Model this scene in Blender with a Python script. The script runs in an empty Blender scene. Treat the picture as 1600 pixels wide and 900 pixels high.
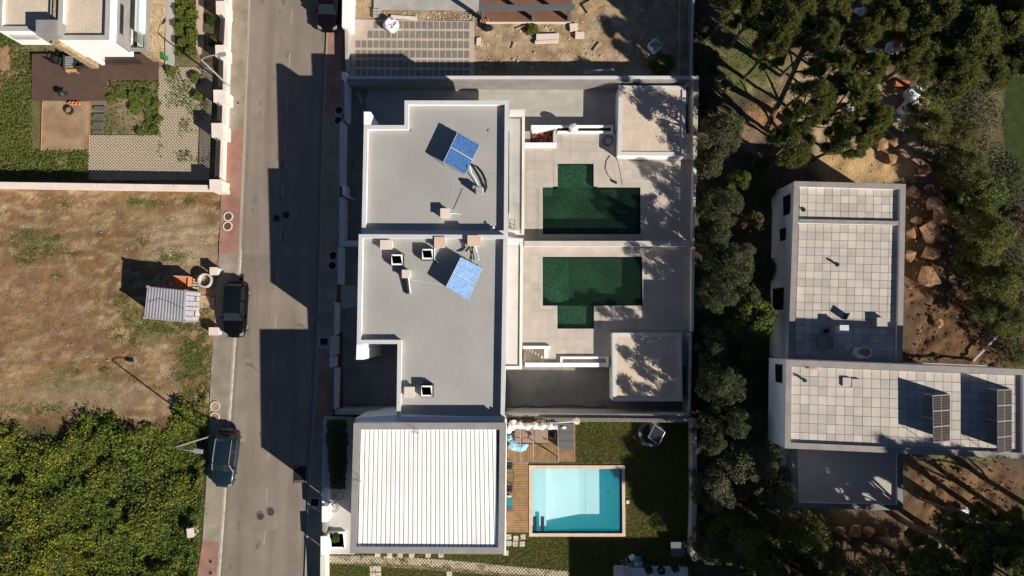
import bpy, bmesh, math, random
import numpy as np
from mathutils import Vector, Matrix
random.seed(7); rng = np.random.default_rng(11)
S = bpy.context.scene
COL = S.collection
R = math.radians
PI = math.pi

# ------------------------------------------------------------------ camera, sky, sun, exposure
FPX, CAMH, TILT = 1600 * 24 / 36, 56.0, R(2.9)
cam = bpy.data.objects.new('camera', bpy.data.cameras.new('camera'))
cam.data.lens = 24; cam.data.sensor_width = 36; cam.data.clip_start = .5; cam.data.clip_end = 3000
cam.location = (0, 0, CAMH); cam.rotation_euler = (TILT, 0, 0)
COL.objects.link(cam); S.camera = cam
SUN_EL, SUN_H = R(31.8), Vector((.82, -.573)).normalized()     # horizontal direction towards the sun
sun = bpy.data.objects.new('sun', bpy.data.lights.new('sun', 'SUN'))
sun.data.energy = 5.0; sun.data.angle = R(.5); sun.data.color = (1, .93, .82)
sd = Vector((SUN_H.x * math.cos(SUN_EL), SUN_H.y * math.cos(SUN_EL), math.sin(SUN_EL)))
sun.rotation_euler = sd.to_track_quat('Z', 'Y').to_euler(); sun.location = sd * 150
COL.objects.link(sun)
W_ = bpy.data.worlds.new('World'); S.world = W_; W_.use_nodes = True
nt = W_.node_tree; bg = nt.nodes['Background']
sky = nt.nodes.new('ShaderNodeTexSky'); sky.sky_type = 'NISHITA'; sky.sun_disc = False
sky.sun_elevation = SUN_EL; sky.sun_rotation = math.atan2(SUN_H.x, SUN_H.y)
nt.links.new(sky.outputs[0], bg.inputs[0]); bg.inputs[1].default_value = .05; sky.air_density = .55; sky.dust_density = 0; sky.ozone_density = 2.5
S.view_settings.view_transform = 'Standard'; S.view_settings.look = 'None'
S.view_settings.exposure = .50; S.view_settings.gamma = 1; S.view_settings.use_curve_mapping = False

# ------------------------------------------------------------------ measuring the place: photo pixel + height -> metres
SL = .05                                                        # the street climbs five per cent to the south
ct, st = math.cos(TILT), math.sin(TILT)
def ray(px, py):
    x, y = (px - 800) / FPX, -(py - 450) / FPX
    return x, y * ct + st, y * st - ct
def W(px, py, z):
    x, y, d = ray(px, py); t = (CAMH - z) / -d
    return Vector((x * t, y * t, z))
def G(px, py, dz=0):
    x, y, d = ray(px, py); t = -(CAMH - dz) / (d + SL * y)
    return Vector((x * t, y * t, -SL * y * t + dz))
def gz(y): return -SL * y
def to_px(X, Y, Z):
    vz = Z - CAMH; yc = Y * ct + vz * st; zc = -Y * st + vz * ct
    return 800 + FPX * X / -zc, 450 - FPX * yc / -zc

# ------------------------------------------------------------------ materials
MATS = {}
def M(name, col, rough=.85, var=.15, sc=1.2, fine=.12, fsc=14, bump=0, bsc=30, metal=0, rand=0, spec=.3, col2=None, stripe=None):
    m = bpy.data.materials.new(name); m.use_nodes = True; n = m.node_tree.nodes; l = m.node_tree.links
    b = n['Principled BSDF']; b.inputs['Roughness'].default_value = rough; b.inputs['Metallic'].default_value = metal
    b.inputs['Specular IOR Level'].default_value = spec
    g = n.new('ShaderNodeNewGeometry')
    def noise(s, d=4):
        t = n.new('ShaderNodeTexNoise'); t.inputs['Scale'].default_value = s; t.inputs['Detail'].default_value = d
        l.new(g.outputs['Position'], t.inputs['Vector']); return t.outputs['Fac']
    def rng_(src, lo, hi, a=.3, c=.7):
        q = n.new('ShaderNodeMapRange'); l.new(src, q.inputs[0])
        for k, v in zip((1, 2, 3, 4), (a, c, lo, hi)): q.inputs[k].default_value = v
        return q.outputs[0]
    def mul(a, c):
        q = n.new('ShaderNodeMath'); q.operation = 'MULTIPLY'; l.new(a, q.inputs[0])
        if isinstance(c, float): q.inputs[1].default_value = c
        else: l.new(c, q.inputs[1])
        return q.outputs[0]
    f = mul(rng_(noise(sc), 1 - var, 1 + var), rng_(noise(fsc, 3), 1 - fine, 1 + fine))
    if rand:
        o = n.new('ShaderNodeObjectInfo'); f = mul(f, rng_(o.outputs['Random'], 1 - rand, 1 + rand, 0, 1))
    rgb = n.new('ShaderNodeRGB'); rgb.outputs[0].default_value = (*col, 1); base = rgb.outputs[0]
    if col2:
        mx = n.new('ShaderNodeMix'); mx.data_type = 'RGBA'; l.new(rng_(noise(sc * .6, 6), 0, 1, .42, .6), mx.inputs[0])
        mx.inputs[6].default_value = (*col, 1); mx.inputs[7].default_value = (*col2, 1); base = mx.outputs[2]
    if stripe:
        mp = n.new('ShaderNodeMapping'); mp.inputs['Scale'].default_value = (stripe[0], stripe[1], 1); mp.inputs['Rotation'].default_value = (0, 0, R(-4)); l.new(g.outputs['Position'], mp.inputs[0])
        t = n.new('ShaderNodeTexNoise'); t.inputs['Scale'].default_value = 1; t.inputs['Detail'].default_value = 5; l.new(mp.outputs[0], t.inputs['Vector']); f = mul(f, rng_(t.outputs['Fac'], 1 - stripe[2], 1 + stripe[2]))
    vm = n.new('ShaderNodeVectorMath'); vm.operation = 'SCALE'; l.new(base, vm.inputs[0]); l.new(f, vm.inputs['Scale'])
    l.new(vm.outputs[0], b.inputs['Base Color'])
    if bump:
        bp = n.new('ShaderNodeBump'); bp.inputs['Strength'].default_value = bump; bp.inputs['Distance'].default_value = .05
        l.new(noise(bsc, 5), bp.inputs['Height']); l.new(bp.outputs[0], b.inputs['Normal'])
    MATS[name] = m; return m
def leafmat(name, col, spread=.45, hue=None, trans=.25):
    m = bpy.data.materials.new(name); m.use_nodes = True; n = m.node_tree.nodes; l = m.node_tree.links
    b = n['Principled BSDF']; b.inputs['Roughness'].default_value = .6; b.inputs['Specular IOR Level'].default_value = .25
    g = n.new('ShaderNodeNewGeometry'); q = n.new('ShaderNodeMapRange'); l.new(g.outputs['Random Per Island'], q.inputs[0])
    q.inputs[3].default_value = 1 - spread; q.inputs[4].default_value = 1 + spread
    t = n.new('ShaderNodeTexNoise'); t.inputs['Scale'].default_value = .5; t.inputs['Detail'].default_value = 3
    l.new(g.outputs['Position'], t.inputs['Vector'])
    q2 = n.new('ShaderNodeMapRange'); l.new(t.outputs[0], q2.inputs[0]); q2.inputs[1].default_value = .35; q2.inputs[2].default_value = .65
    mx = n.new('ShaderNodeMix'); mx.data_type = 'RGBA'; l.new(q2.outputs[0], mx.inputs[0])
    mx.inputs[6].default_value = (*col, 1); mx.inputs[7].default_value = (*(hue or [c * .75 for c in col]), 1)
    vm = n.new('ShaderNodeVectorMath'); vm.operation = 'SCALE'; l.new(mx.outputs[2], vm.inputs[0]); l.new(q.outputs[0], vm.inputs['Scale'])
    l.new(vm.outputs[0], b.inputs['Base Color'])
    tr = n.new('ShaderNodeBsdfTranslucent'); l.new(vm.outputs[0], tr.inputs[0])
    ms = n.new('ShaderNodeMixShader'); ms.inputs[0].default_value = trans
    l.new(b.outputs[0], ms.inputs[1]); l.new(tr.outputs[0], ms.inputs[2]); l.new(ms.outputs[0], n['Material Output'].inputs[0])
    MATS[name] = m; return m
M('asphalt', (.238, .198, .163), .9, .13, .30, .16, 26, bump=.3, bsc=50, stripe=(1.1, .05, .13))
M('asphalt_patch', (.205, .172, .143), .9, .12, .5, .16, 26, bump=.3, bsc=50)
M('asphalt_pale', (.255, .213, .176), .9, .14, .5, .16, 26, bump=.3, bsc=50)
M('crack', (.09, .075, .062), .9)
M('stain', (.165, .138, .115), .9, .2, 2, .2, 20)
M('pavement', (.275, .235, .182), .9, .26, .7, .22, 18, bump=.4, bsc=20)
M('red_paving', (.315, .170, .132), .9, .24, .8, .24, 16, bump=.4, bsc=20)
M('kerb', (.33, .29, .235), .85, .12, 2)
M('white_line', (.52, .49, .44), .8, .3, 3, .3, 30)
M('white_line_worn', (.34, .30, .26), .8, .2, 3, .2, 30)
M('render_white', (.87, .86, .845), .8, .04, .6, .03, 8)
M('wall_cream', (.66, .62, .55), .85, .08, .7, .05, 10, bump=.05)
M('wall_pink', (.74, .64, .57), .85, .08, .8, .05, 10)
M('concrete', (.38, .36, .33), .9, .14, .9, .10, 18, bump=.12)
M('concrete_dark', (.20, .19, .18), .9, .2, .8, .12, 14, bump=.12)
M('coping_white', (.55, .545, .55), .7, .05, .9, .04, 12)
M('coping_grey', (.275, .262, .25), .75, .1, 1.0, .08, 16)
M('coping_pale', (.40, .385, .36), .75, .1, 1.0, .08, 16)
M('coping_dark', (.26, .235, .22), .75, .12, 1.0, .08, 16)
M('membrane', (.335, .327, .311), .7, .09, .30, .05, 6)
M('gravel_beige', (.55, .45, .355), .95, .07, .8, .15, 9, bump=.28, bsc=12)
M('terrace_tile', (.445, .395, .345), .8, .08, .8, .08, 14, rand=.06)
M('terrace_joint', (.375, .335, .295), .9, .1, 1)
M('terrace_floor', (.50, .47, .44), .8, .09, .9, .06, 14)
M('paver_roof', (.455, .41, .37), .85, .07, 1.0, .08, 14, rand=.14)
M('soil_clod', (.17, .10, .052), .95, .3, 2, .2, 12)
M('paver_joint', (.20, .18, .165), .9, .1, 1)
M('grid_block', (.20, .175, .15), .9, .1, 1.4, .1, 20, rand=.1)
M('grid_mortar', (.46, .38, .31), .9, .12, .8, .1, 12)
M('roof_sheet', (.85, .85, .85), .5, .06, .5, .03, 9, rand=.045)
M('roof_gap', (.10, .10, .10), .8)
M('deck_brown', (.098, .060, .047), .8, .14, 1.4, .12, 22, rand=.1)
M('deck_red', (.19, .092, .058), .8, .14, 1.4, .1, 22, rand=.1)
M('deck_tan', (.27, .162, .080), .75, .22, 2.2, .22, 22, rand=.12)
M('wood', (.42, .30, .18), .8, .2, 4, .15, 30)
M('wood_grey', (.30, .27, .23), .85, .2, 4, .15, 30)
M('timber_orange', (.55, .30, .10), .7, .1, 4)
M('steel_grey', (.13, .135, .14), .5, .06, 2, .05, 20, metal=.2)
M('metal_pale', (.45, .45, .45), .4, .05, 2, metal=.5)
M('galvanised', (.42, .43, .44), .45, .1, 3, .08, 20, metal=.4)
M('dark_metal', (.022, .024, .028), .45, .1, 3)
M('black', (.012, .012, .014), .6, .1, 3)
M('rubber', (.018, .018, .018), .85, .1, 5)
M('stone_gold', (.36, .26, .15), .9, .25, 1.8, .4, 7, bump=.5, bsc=9)
M('boulder', (.36, .205, .112), .95, .35, 1.6, .35, 9, bump=1, bsc=5, col2=(.20, .108, .058))
M('boulder_pale', (.42, .33, .25), .95, .2, 1.6, .25, 9, bump=.8, bsc=5)
M('pebble', (.50, .44, .37), .95, .3, 3, .2, 20, rand=.2)
M('bag_white', (.78, .78, .80), .8, .06, 2, .08, 12, bump=.5, bsc=5)
M('cloth_white', (.72, .69, .66), .9, .08, 3, bump=.3, bsc=8)
M('cloth_blue', (.30, .52, .62), .9, .12, 3, bump=.3, bsc=8)
M('brick_red', (.33, .095, .05), .9, .2, 3, .2, 20, rand=.3)
M('terracotta', (.55, .19, .09), .85, .12, 4)
M('container', (.275, .27, .30), .6, .1, .9, .10, 12)
M('container_door', (.45, .44, .48), .5, .1, 2, .10, 12)
M('toilet_orange', (.66, .20, .05), .55, .06, 2)
M('toilet_roof', (.36, .35, .36), .5, .06, 2)
M('bin_green', (.03, .16, .045), .5, .05, 3)
M('manhole', (.10, .065, .05), .8, .2, 5, .2, 30)
M('pool_tile_green', (.046, .088, .066), .6, .45, .35, .45, 6)
M('pool_tile_step', (.072, .145, .122), .6, .25, .6, .5, 6)
M('pool_white', (.80, .88, .885), .6, .03, .5, .02, 7)
M('pool_navy', (.016, .03, .055), .5)
M('coping_sand', (.62, .47, .36), .85, .1, 1.2, .08, 16)
M('solar_blue', (.02, .10, .33), .3, .1, 2)
M('pv_back', (.085, .068, .060), .5, .05, 2)
M('film_glint_blue', (.22, .50, .66), .5, .3, 5)  # highlight colour for the ripples of the deep blue film
M('film_glint_pale', (.78, .86, .92), .5, .2, 5)  # highlight colour for the ripples of the pale film
M('pv', (.020, .017, .017), .3, .1, 3, spec=.5)
M('pink_slab', (.62, .45, .35), .9, .06, 2)
M('pale_slab', (.66, .56, .48), .9, .06, 2)
M('rail_dark', (.035, .03, .035), .5)
M('rail_slat', (.34, .30, .27), .6, .1, 3)
M('trunk', (.13, .095, .07), .95, .3, 3, .3, 20, bump=.6, bsc=12)
M('path_pink', (.48, .36, .29), .9, .1, 1.2, .1, 20)
M('soil_plot', (.26, .165, .095), .95, .2, .9, .2, 12, bump=.4, bsc=12, col2=(.33, .23, .14))
M('stone_white', (.64, .56, .47), .85, .1, 3)
M('slab_dark', (.10, .10, .105), .8, .1, 2)
M('red_sign', (.55, .03, .025), .5, .02, 2)
M('teal', (.02, .26, .26), .7, .1, 3)
M('pipe_black', (.015, .015, .017), .5)
M('brown_panel', (.30, .20, .16), .6, .08, 2)
M('chrome', (.6, .6, .62), .12, .02, 2, metal=1)
M('yellow_paint', (.62, .48, .32), .8, .12, 3)
leafmat('leaf_weed', (.122, .170, .026), .6, (.190, .215, .032), .4)
leafmat('leaf_garden', (.120, .168, .024), .5, (.150, .168, .040), .35)
leafmat('leaf_dark', (.078, .092, .040), .5, (.108, .118, .056), .4)
leafmat('leaf_olive', (.105, .112, .056), .45, (.13, .132, .072), .4)
leafmat('leaf_pine', (.165, .180, .048), .5, (.125, .142, .040), .4)
leafmat('leaf_yellow', (.155, .165, .034), .45, (.11, .122, .03), .4)
leafmat('leaf_bright', (.13, .165, .024), .45, (.085, .115, .022), .35)
leafmat('leaf_brown', (.14, .105, .045), .45, (.09, .07, .03))
leafmat('grass', (.150, .185, .034), .5, (.215, .195, .055), .4)
leafmat('grass_dry', (.20, .145, .070), .4, (.13, .10, .04))
leafmat('petal', (.46, .42, .03), .3, trans=.2)
def simple(name, col, rough, metal=0, spec=.5, coat=0):
    m = bpy.data.materials.new(name); m.use_nodes = True; b = m.node_tree.nodes['Principled BSDF']
    b.inputs['Base Color'].default_value = (*col, 1); b.inputs['Roughness'].default_value = rough
    b.inputs['Metallic'].default_value = metal; b.inputs['Specular IOR Level'].default_value = spec
    b.inputs['Coat Weight'].default_value = coat; b.inputs['Coat Roughness'].default_value = .05
    MATS[name] = m; return m
simple('car_black', (.005, .0045, .005), .35, 0, .06, .12)
simple('car_blue', (.010, .024, .040), .35, .3, .4, 1)
simple('car_glass', (.006, .008, .010), .06, 0, .6)
simple('skylight_glass', (.03, .05, .065), .1, 0, .6); simple('car_glass_pale', (.014, .020, .025), .08, 0, .5)
simple('tail_red', (.35, .01, .015), .2); simple('lamp_clear', (.22, .22, .23), .15)
simple('window_glass', (.012, .016, .02), .08, 0, .6)
simple('silver', (.62, .62, .64), .3, .7)
def glassy(name, tint, ior=1.33, cloud=None, amt=0):
    m = bpy.data.materials.new(name); m.use_nodes = True; n = m.node_tree.nodes; l = m.node_tree.links
    t = n.new('ShaderNodeBsdfTransparent'); t.inputs[0].default_value = (*tint, 1)
    g = n.new('ShaderNodeBsdfGlossy'); g.inputs['Roughness'].default_value = .03
    w = n.new('ShaderNodeTexNoise'); w.inputs['Scale'].default_value = 1.6
    bp = n.new('ShaderNodeBump'); bp.inputs['Strength'].default_value = .06; l.new(w.outputs[0], bp.inputs['Height'])
    l.new(bp.outputs[0], g.inputs['Normal'])
    ms = n.new('ShaderNodeMixShader'); ms.inputs[0].default_value = ((ior - 1) / (ior + 1)) ** 2 + .01; l.new(t.outputs[0], ms.inputs[1]); l.new(g.outputs[0], ms.inputs[2])
    if cloud:                                                   # suspended matter: the water itself scatters a little light
        df = n.new('ShaderNodeBsdfDiffuse'); df.inputs[0].default_value = (*cloud, 1); m2 = n.new('ShaderNodeMixShader'); m2.inputs[0].default_value = amt
        l.new(ms.outputs[0], m2.inputs[1]); l.new(df.outputs[0], m2.inputs[2]); ms = m2
    l.new(ms.outputs[0], n['Material Output'].inputs[0]); MATS[name] = m
glassy('water_green', (.52, .66, .54), cloud=(.035, .085, .05), amt=.14); glassy('water_blue', (.95, .99, .99), cloud=(.01, .60, .76), amt=.26); glassy('balustrade_glass', (.82, .88, .86), 1.5)
# film-wrapped collectors; lattice paving: diagonal cells
M('film_blue', (.005, .055, .22), .6, .25, 3, .3, 12); M('film_pale', (.12, .26, .52), .6, .2, 3, .3, 12)
def lattice(name, rib, cell, sc):
    m = M(name, rib, .9); n = m.node_tree.nodes; l = m.node_tree.links; b = n['Principled BSDF']
    g = n.new('ShaderNodeNewGeometry'); mp = n.new('ShaderNodeMapping'); mp.inputs['Rotation'].default_value = (0, 0, R(45)); mp.inputs['Scale'].default_value = (sc, sc, 0)
    l.new(g.outputs['Position'], mp.inputs[0]); ck = n.new('ShaderNodeTexVoronoi'); ck.distance = 'CHEBYCHEV'; ck.inputs['Randomness'].default_value = .12; ck.inputs['Scale'].default_value = 1
    l.new(mp.outputs[0], ck.inputs[0])
    q = n.new('ShaderNodeMapRange'); l.new(ck.outputs['Distance'], q.inputs[0]); q.inputs[1].default_value = .27; q.inputs[2].default_value = .34
    ns = n.new('ShaderNodeTexNoise'); ns.inputs['Scale'].default_value = .7; l.new(g.outputs['Position'], ns.inputs[0])
    q2 = n.new('ShaderNodeMapRange'); l.new(ns.outputs[0], q2.inputs[0]); q2.inputs[1].default_value = .5; q2.inputs[2].default_value = .72
    c = n.new('ShaderNodeMix'); c.data_type = 'RGBA'; l.new(q2.outputs[0], c.inputs[0]); c.inputs[6].default_value = (*cell, 1); c.inputs[7].default_value = (.07, .09, .02, 1)
    mx = n.new('ShaderNodeMix'); mx.data_type = 'RGBA'; l.new(q.outputs[0], mx.inputs[0]); l.new(c.outputs[2], mx.inputs[6]); mx.inputs[7].default_value = (*rib, 1)
    l.new(mx.outputs[2], b.inputs['Base Color'])
    iv = n.new('ShaderNodeBump'); iv.inputs['Strength'].default_value = .8; iv.inputs['Distance'].default_value = .06; l.new(q.outputs[0], iv.inputs['Height']); l.new(iv.outputs[0], b.inputs['Normal'])
lattice('grass_grid', (.50, .41, .32), (.13, .115, .05), 5.2)
lattice('pv_cells', (.07, .06, .066), (.07, .06, .066), 3)

# ------------------------------------------------------------------ mesh helpers
def area2(p): return sum(p[i][0] * p[(i + 1) % len(p)][1] - p[(i + 1) % len(p)][0] * p[i][1] for i in range(len(p)))
def ccw(p): return list(p) if area2(p) > 0 else list(p)[::-1]
def inset(p, t):
    p = ccw(p); n = len(p); out = []
    for i in range(n):
        a, b, c = Vector(p[i - 1][:2]), Vector(p[i][:2]), Vector(p[(i + 1) % n][:2])
        d1, d2 = (b - a).normalized(), (c - b).normalized()
        n1, n2 = Vector((-d1.y, d1.x)), Vector((-d2.y, d2.x))
        k = (n1 + n2) / max(.2, 1 + n1.dot(n2)); out.append(tuple(b + k * t))
    return out
class MB:
    def __init__(s): s.v = []; s.f = []
    def add(s, vs, fs):
        o = len(s.v); s.v += [tuple(q) for q in vs]; s.f += [[i + o for i in f] for f in fs]; return s
    def prism(s, poly, z0, z1, bottom=False):
        p = ccw([q[:2] for q in poly]); n = len(p)
        vs = [(x, y, z0) for x, y in p] + [(x, y, z1) for x, y in p]
        fs = [[i, (i + 1) % n, n + (i + 1) % n, n + i] for i in range(n)] + [list(range(n, 2 * n))]
        if bottom: fs.append(list(range(n))[::-1])
        return s.add(vs, fs)
    def ring(s, outer, inner, z0, z1):
        n = len(outer); vs = [(*q[:2], z0) for q in outer] + [(*q[:2], z1) for q in outer] + [(*q[:2], z0) for q in inner] + [(*q[:2], z1) for q in inner]; fs = []
        for i in range(n):
            j = (i + 1) % n
            fs += [[i, j, n + j, n + i], [2 * n + j, 2 * n + i, 3 * n + i, 3 * n + j], [n + i, n + j, 3 * n + j, 3 * n + i]]
        return s.add(vs, fs)
    def box(s, c, d, rz=0, bottom=True, tilt=None):
        m = Matrix.Rotation(rz, 3, 'Z')
        if tilt is not None: m = m @ tilt
        vs = [Vector(c) + m @ Vector((x * d[0] / 2, y * d[1] / 2, z * d[2] / 2)) for z in (-1, 1) for x, y in ((-1, -1), (1, -1), (1, 1), (-1, 1))]
        return s.add(vs, [[0, 1, 5, 4], [1, 2, 6, 5], [2, 3, 7, 6], [3, 0, 4, 7], [4, 5, 6, 7]] + ([[3, 2, 1, 0]] if bottom else []))
    def tube(s, pts, r, n=6, cap=True):
        pts = [Vector(p) for p in pts]; rs = r if isinstance(r, (list, tuple)) else [r] * len(pts); o = len(s.v); fs = []
        for i, p in enumerate(pts):
            d = (pts[min(i + 1, len(pts) - 1)] - pts[max(i - 1, 0)]).normalized()
            a = d.orthogonal().normalized() if abs(d.z) < .98 else Vector((1, 0, 0)); a = (a - d * a.dot(d)).normalized()
            if abs(d.z) < .98: a = d.cross(Vector((0, 0, 1))).normalized()
            b = d.cross(a)
            for k in range(n):
                q = 2 * PI * k / n; s.v.append(tuple(p + (a * math.cos(q) + b * math.sin(q)) * rs[i]))
        for i in range(len(pts) - 1):
            for k in range(n): fs.append([o + i * n + k, o + i * n + (k + 1) % n, o + (i + 1) * n + (k + 1) % n, o + (i + 1) * n + k])
        if cap: fs += [[o + k for k in range(n)][::-1], [o + (len(pts) - 1) * n + k for k in range(n)]]
        s.f += fs; return s
    def cyl(s, c, r, z0, z1, n=20, r1=None):
        r1 = r if r1 is None else r1
        vs = [(c[0] + r * math.cos(2 * PI * k / n), c[1] + r * math.sin(2 * PI * k / n), z0) for k in range(n)] + [(c[0] + r1 * math.cos(2 * PI * k / n), c[1] + r1 * math.sin(2 * PI * k / n), z1) for k in range(n)]
        return s.add(vs, [[k, (k + 1) % n, n + (k + 1) % n, n + k] for k in range(n)] + [list(range(n, 2 * n)), list(range(n))[::-1]])
    def pipe(s, c, ro, ri, z0, z1, n=28):
        ci = lambda r: [(c[0] + r * math.cos(2 * PI * k / n), c[1] + r * math.sin(2 * PI * k / n)) for k in range(n)]
        return s.ring(ci(ro), ci(ri), z0, z1)
    def quad(s, a, b, c, d): return s.add([a, b, c, d], [[0, 1, 2, 3]])
    def slab4(s, q, t):                                          # four 3D corners and a thickness downwards along the normal
        q = [Vector(v) for v in q]; nrm = (q[1] - q[0]).cross(q[3] - q[0]).normalized()
        if nrm.z < 0: q = q[::-1]; nrm = -nrm
        lo = [v - nrm * t for v in q]
        return s.add(lo + q, [[0, 1, 5, 4], [1, 2, 6, 5], [2, 3, 7, 6], [3, 0, 4, 7], [4, 5, 6, 7], [3, 2, 1, 0]])
    def rock(s, c, r, seed=0, flat=.75):
        q = random.Random(seed); n, m = 7, 4; vs = [(c[0], c[1], c[2] - r[2] * .5)]; ph = q.random() * 6
        for i in range(1, m):
            for k in range(n):
                a = 2 * PI * k / n + ph; e = -PI / 2 + PI * i / m; w = .78 + .42 * q.random()
                vs.append((c[0] + r[0] * w * math.cos(a) * math.cos(e) ** .6, c[1] + r[1] * w * math.sin(a) * math.cos(e) ** .6, c[2] + r[2] * math.sin(e) * (.85 + .3 * q.random())))
        vs.append((c[0] + q.uniform(-.2, .2) * r[0], c[1] + q.uniform(-.2, .2) * r[1], c[2] + r[2])); t = len(vs) - 1; fs = []
        for k in range(n): fs += [[0, 1 + (k + 1) % n, 1 + k], [t, 1 + (m - 2) * n + k, 1 + (m - 2) * n + (k + 1) % n]]
        for i in range(m - 2):
            for k in range(n): fs.append([1 + i * n + k, 1 + i * n + (k + 1) % n, 1 + (i + 1) * n + (k + 1) % n, 1 + (i + 1) * n + k])
        return s.add(vs, fs)
    def hull(s, c, r, seed=0, n=15):                              # broken stone: convex hull of random points in a squarish block
        q = random.Random(seed); b = bmesh.new(); rz = q.random() * 3
        for k in range(n):
            v = Vector((q.uniform(-1, 1), q.uniform(-1, 1), q.uniform(-.6, 1))); m_ = max(abs(v.x), abs(v.y), abs(v.z)); v = v / m_ * q.uniform(.75, 1.0); v = Matrix.Rotation(rz, 3, 'Z') @ v; b.verts.new((c[0] + v.x * r[0], c[1] + v.y * r[1], c[2] + v.z * r[2]))
        bmesh.ops.convex_hull(b, input=b.verts); b.verts.index_update(); vs = []; ix = {}
        for f in b.faces:
            for v in f.verts:
                if v not in ix: ix[v] = len(vs); vs.append(tuple(v.co))
        fs = [[ix[v] for v in f.verts] for f in b.faces]; b.free(); return s.add(vs, fs)
    def build(s, name, mat, parent=None, smooth=False, local=False, bevel=0, base=None):
        v = s.v; loc = Vector((0, 0, 0))
        if not local:
            if parent is not None: o = Vector(world_loc(parent)); v = [(x - o.x, y - o.y, z - o.z) for x, y, z in v]
            else:
                a = np.array(v); loc = Vector(((a[:, 0].min() + a[:, 0].max()) / 2, (a[:, 1].min() + a[:, 1].max()) / 2, a[:, 2].min())) if base is None else Vector(base)
                v = [(x - loc.x, y - loc.y, z - loc.z) for x, y, z in v]
        me = bpy.data.meshes.new(name); me.from_pydata(v, [], s.f); me.update()
        if smooth: me.polygons.foreach_set('use_smooth', [True] * len(me.polygons))
        me.materials.append(MATS[mat]); o = bpy.data.objects.new(name, me); COL.objects.link(o); o.location = loc
        if parent is not None: o.parent = parent
        if bevel:
            b = o.modifiers.new('bevel', 'BEVEL'); b.width = bevel; b.segments = 2; b.limit_method = 'ANGLE'
        return o
def world_loc(o):
    p = Vector(o.location)
    while o.parent: o = o.parent; p = p + Vector(o.location)
    return p
def tag(o, label=None, cat=None, group=None, kind=None):
    for k, v in (('label', label), ('category', cat), ('group', group), ('kind', kind)):
        if v: o[k] = v
    return o
def thing(name, label, cat, loc, group=None, rz=0):
    o = bpy.data.objects.new(name, None); COL.objects.link(o); o.location = loc; o.rotation_euler.z = rz; o.empty_display_size = .2
    return tag(o, label, cat, group)
def copy_thing(o, loc, rz=None, label=None, scale=None):
    def rec(a, par):
        c = a.copy(); COL.objects.link(c); c.parent = par
        for ch in a.children: rec(ch, c)
        return c
    c = rec(o, None); c.location = loc
    if rz is not None: c.rotation_euler.z = rz
    if scale: c.scale = scale
    if label: c['label'] = label
    return c
def struct(mb, name, mat, **k): o = mb.build(name, mat, **k); o['kind'] = 'structure'; return o
def pxs(pts, z): return [tuple(W(x, y, z)) for x, y in pts]
def rect(x0, y0, x1, y1, z): return pxs([(x0, y0), (x1, y0), (x1, y1), (x0, y1)], z)
def single(mb, name, mat, label, cat, group=None, **k): return tag(mb.build(name, mat, **k), label, cat, group)
def np_mesh(name, verts, nper, mat, parent=None):
    n = len(verts) // nper; me = bpy.data.meshes.new(name); me.vertices.add(len(verts)); me.vertices.foreach_set('co', verts.astype(np.float32).ravel())
    me.loops.add(len(verts)); me.loops.foreach_set('vertex_index', np.arange(len(verts), dtype=np.int32))
    me.polygons.add(n); me.polygons.foreach_set('loop_start', np.arange(0, n * nper, nper, dtype=np.int32))
    me.update(); me.validate(); me.materials.append(MATS[mat]); return me
def leaf_verts(P, size, up=.6, aspect=.55, sd=1):
    q = np.random.default_rng(sd); n = len(P); nr = q.normal(size=(n, 3)); nr[:, 2] = np.abs(nr[:, 2]) + up; nr /= np.linalg.norm(nr, axis=1)[:, None]
    a = np.cross(nr, q.normal(size=(n, 3))); a /= np.linalg.norm(a, axis=1)[:, None] + 1e-9; b = np.cross(nr, a)
    s = (np.asarray(size) * q.uniform(.6, 1.3, n))[:, None]
    v = np.stack([P + a * s, P + b * s * aspect, P - a * s, P - b * s * aspect], 1); return v.reshape(-1, 3)
def blade_verts(P, h, w, sd=1, lean=.5):
    q = np.random.default_rng(sd); n = len(P); an = q.uniform(0, 2 * PI, n); d = np.stack([np.cos(an), np.sin(an), np.zeros(n)], 1)
    hh = (h * q.uniform(.5, 1.3, n))[:, None]; top = P + np.array([0, 0, 1]) * hh + np.stack([q.normal(size=n), q.normal(size=n), np.zeros(n)], 1) * hh * lean
    return np.stack([P - d * w, P + d * w, top], 1).reshape(-1, 3)
class Noise:
    def __init__(s, sd): s.t = np.random.default_rng(sd).random((256, 256))
    def __call__(s, x, y, oct=4):
        r = 0; a = .5; tot = 0
        for k in range(oct):
            xi, yi = np.floor(x).astype(int), np.floor(y).astype(int); fx, fy = x - xi, y - yi; fx = fx * fx * (3 - 2 * fx); fy = fy * fy * (3 - 2 * fy)
            t = s.t; g = lambda i, j: t[(xi + i) % 256, (yi + j) % 256]
            r = r + a * ((g(0, 0) * (1 - fx) + g(1, 0) * fx) * (1 - fy) + (g(0, 1) * (1 - fx) + g(1, 1) * fx) * fy); tot += a; a *= .5; x = x * 2.03 + 7.1; y = y * 2.03 + 3.7
        return r / tot
N1, N2, N3 = Noise(1), Noise(2), Noise(3)
def sstep(a, b, x): t = np.clip((x - a) / (b - a), 0, 1); return t * t * (3 - 2 * t)
def inpoly(x, y, poly):
    x, y = np.asarray(x, float), np.asarray(y, float); r = np.zeros(x.shape, bool); n = len(poly)
    for i in range(n):
        (x1, y1), (x2, y2) = poly[i], poly[(i + 1) % n]
        c = ((y1 > y) != (y2 > y)) & (x < (x2 - x1) * (y - y1) / (y2 - y1 + 1e-12) + x1); r ^= c
    return r

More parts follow.
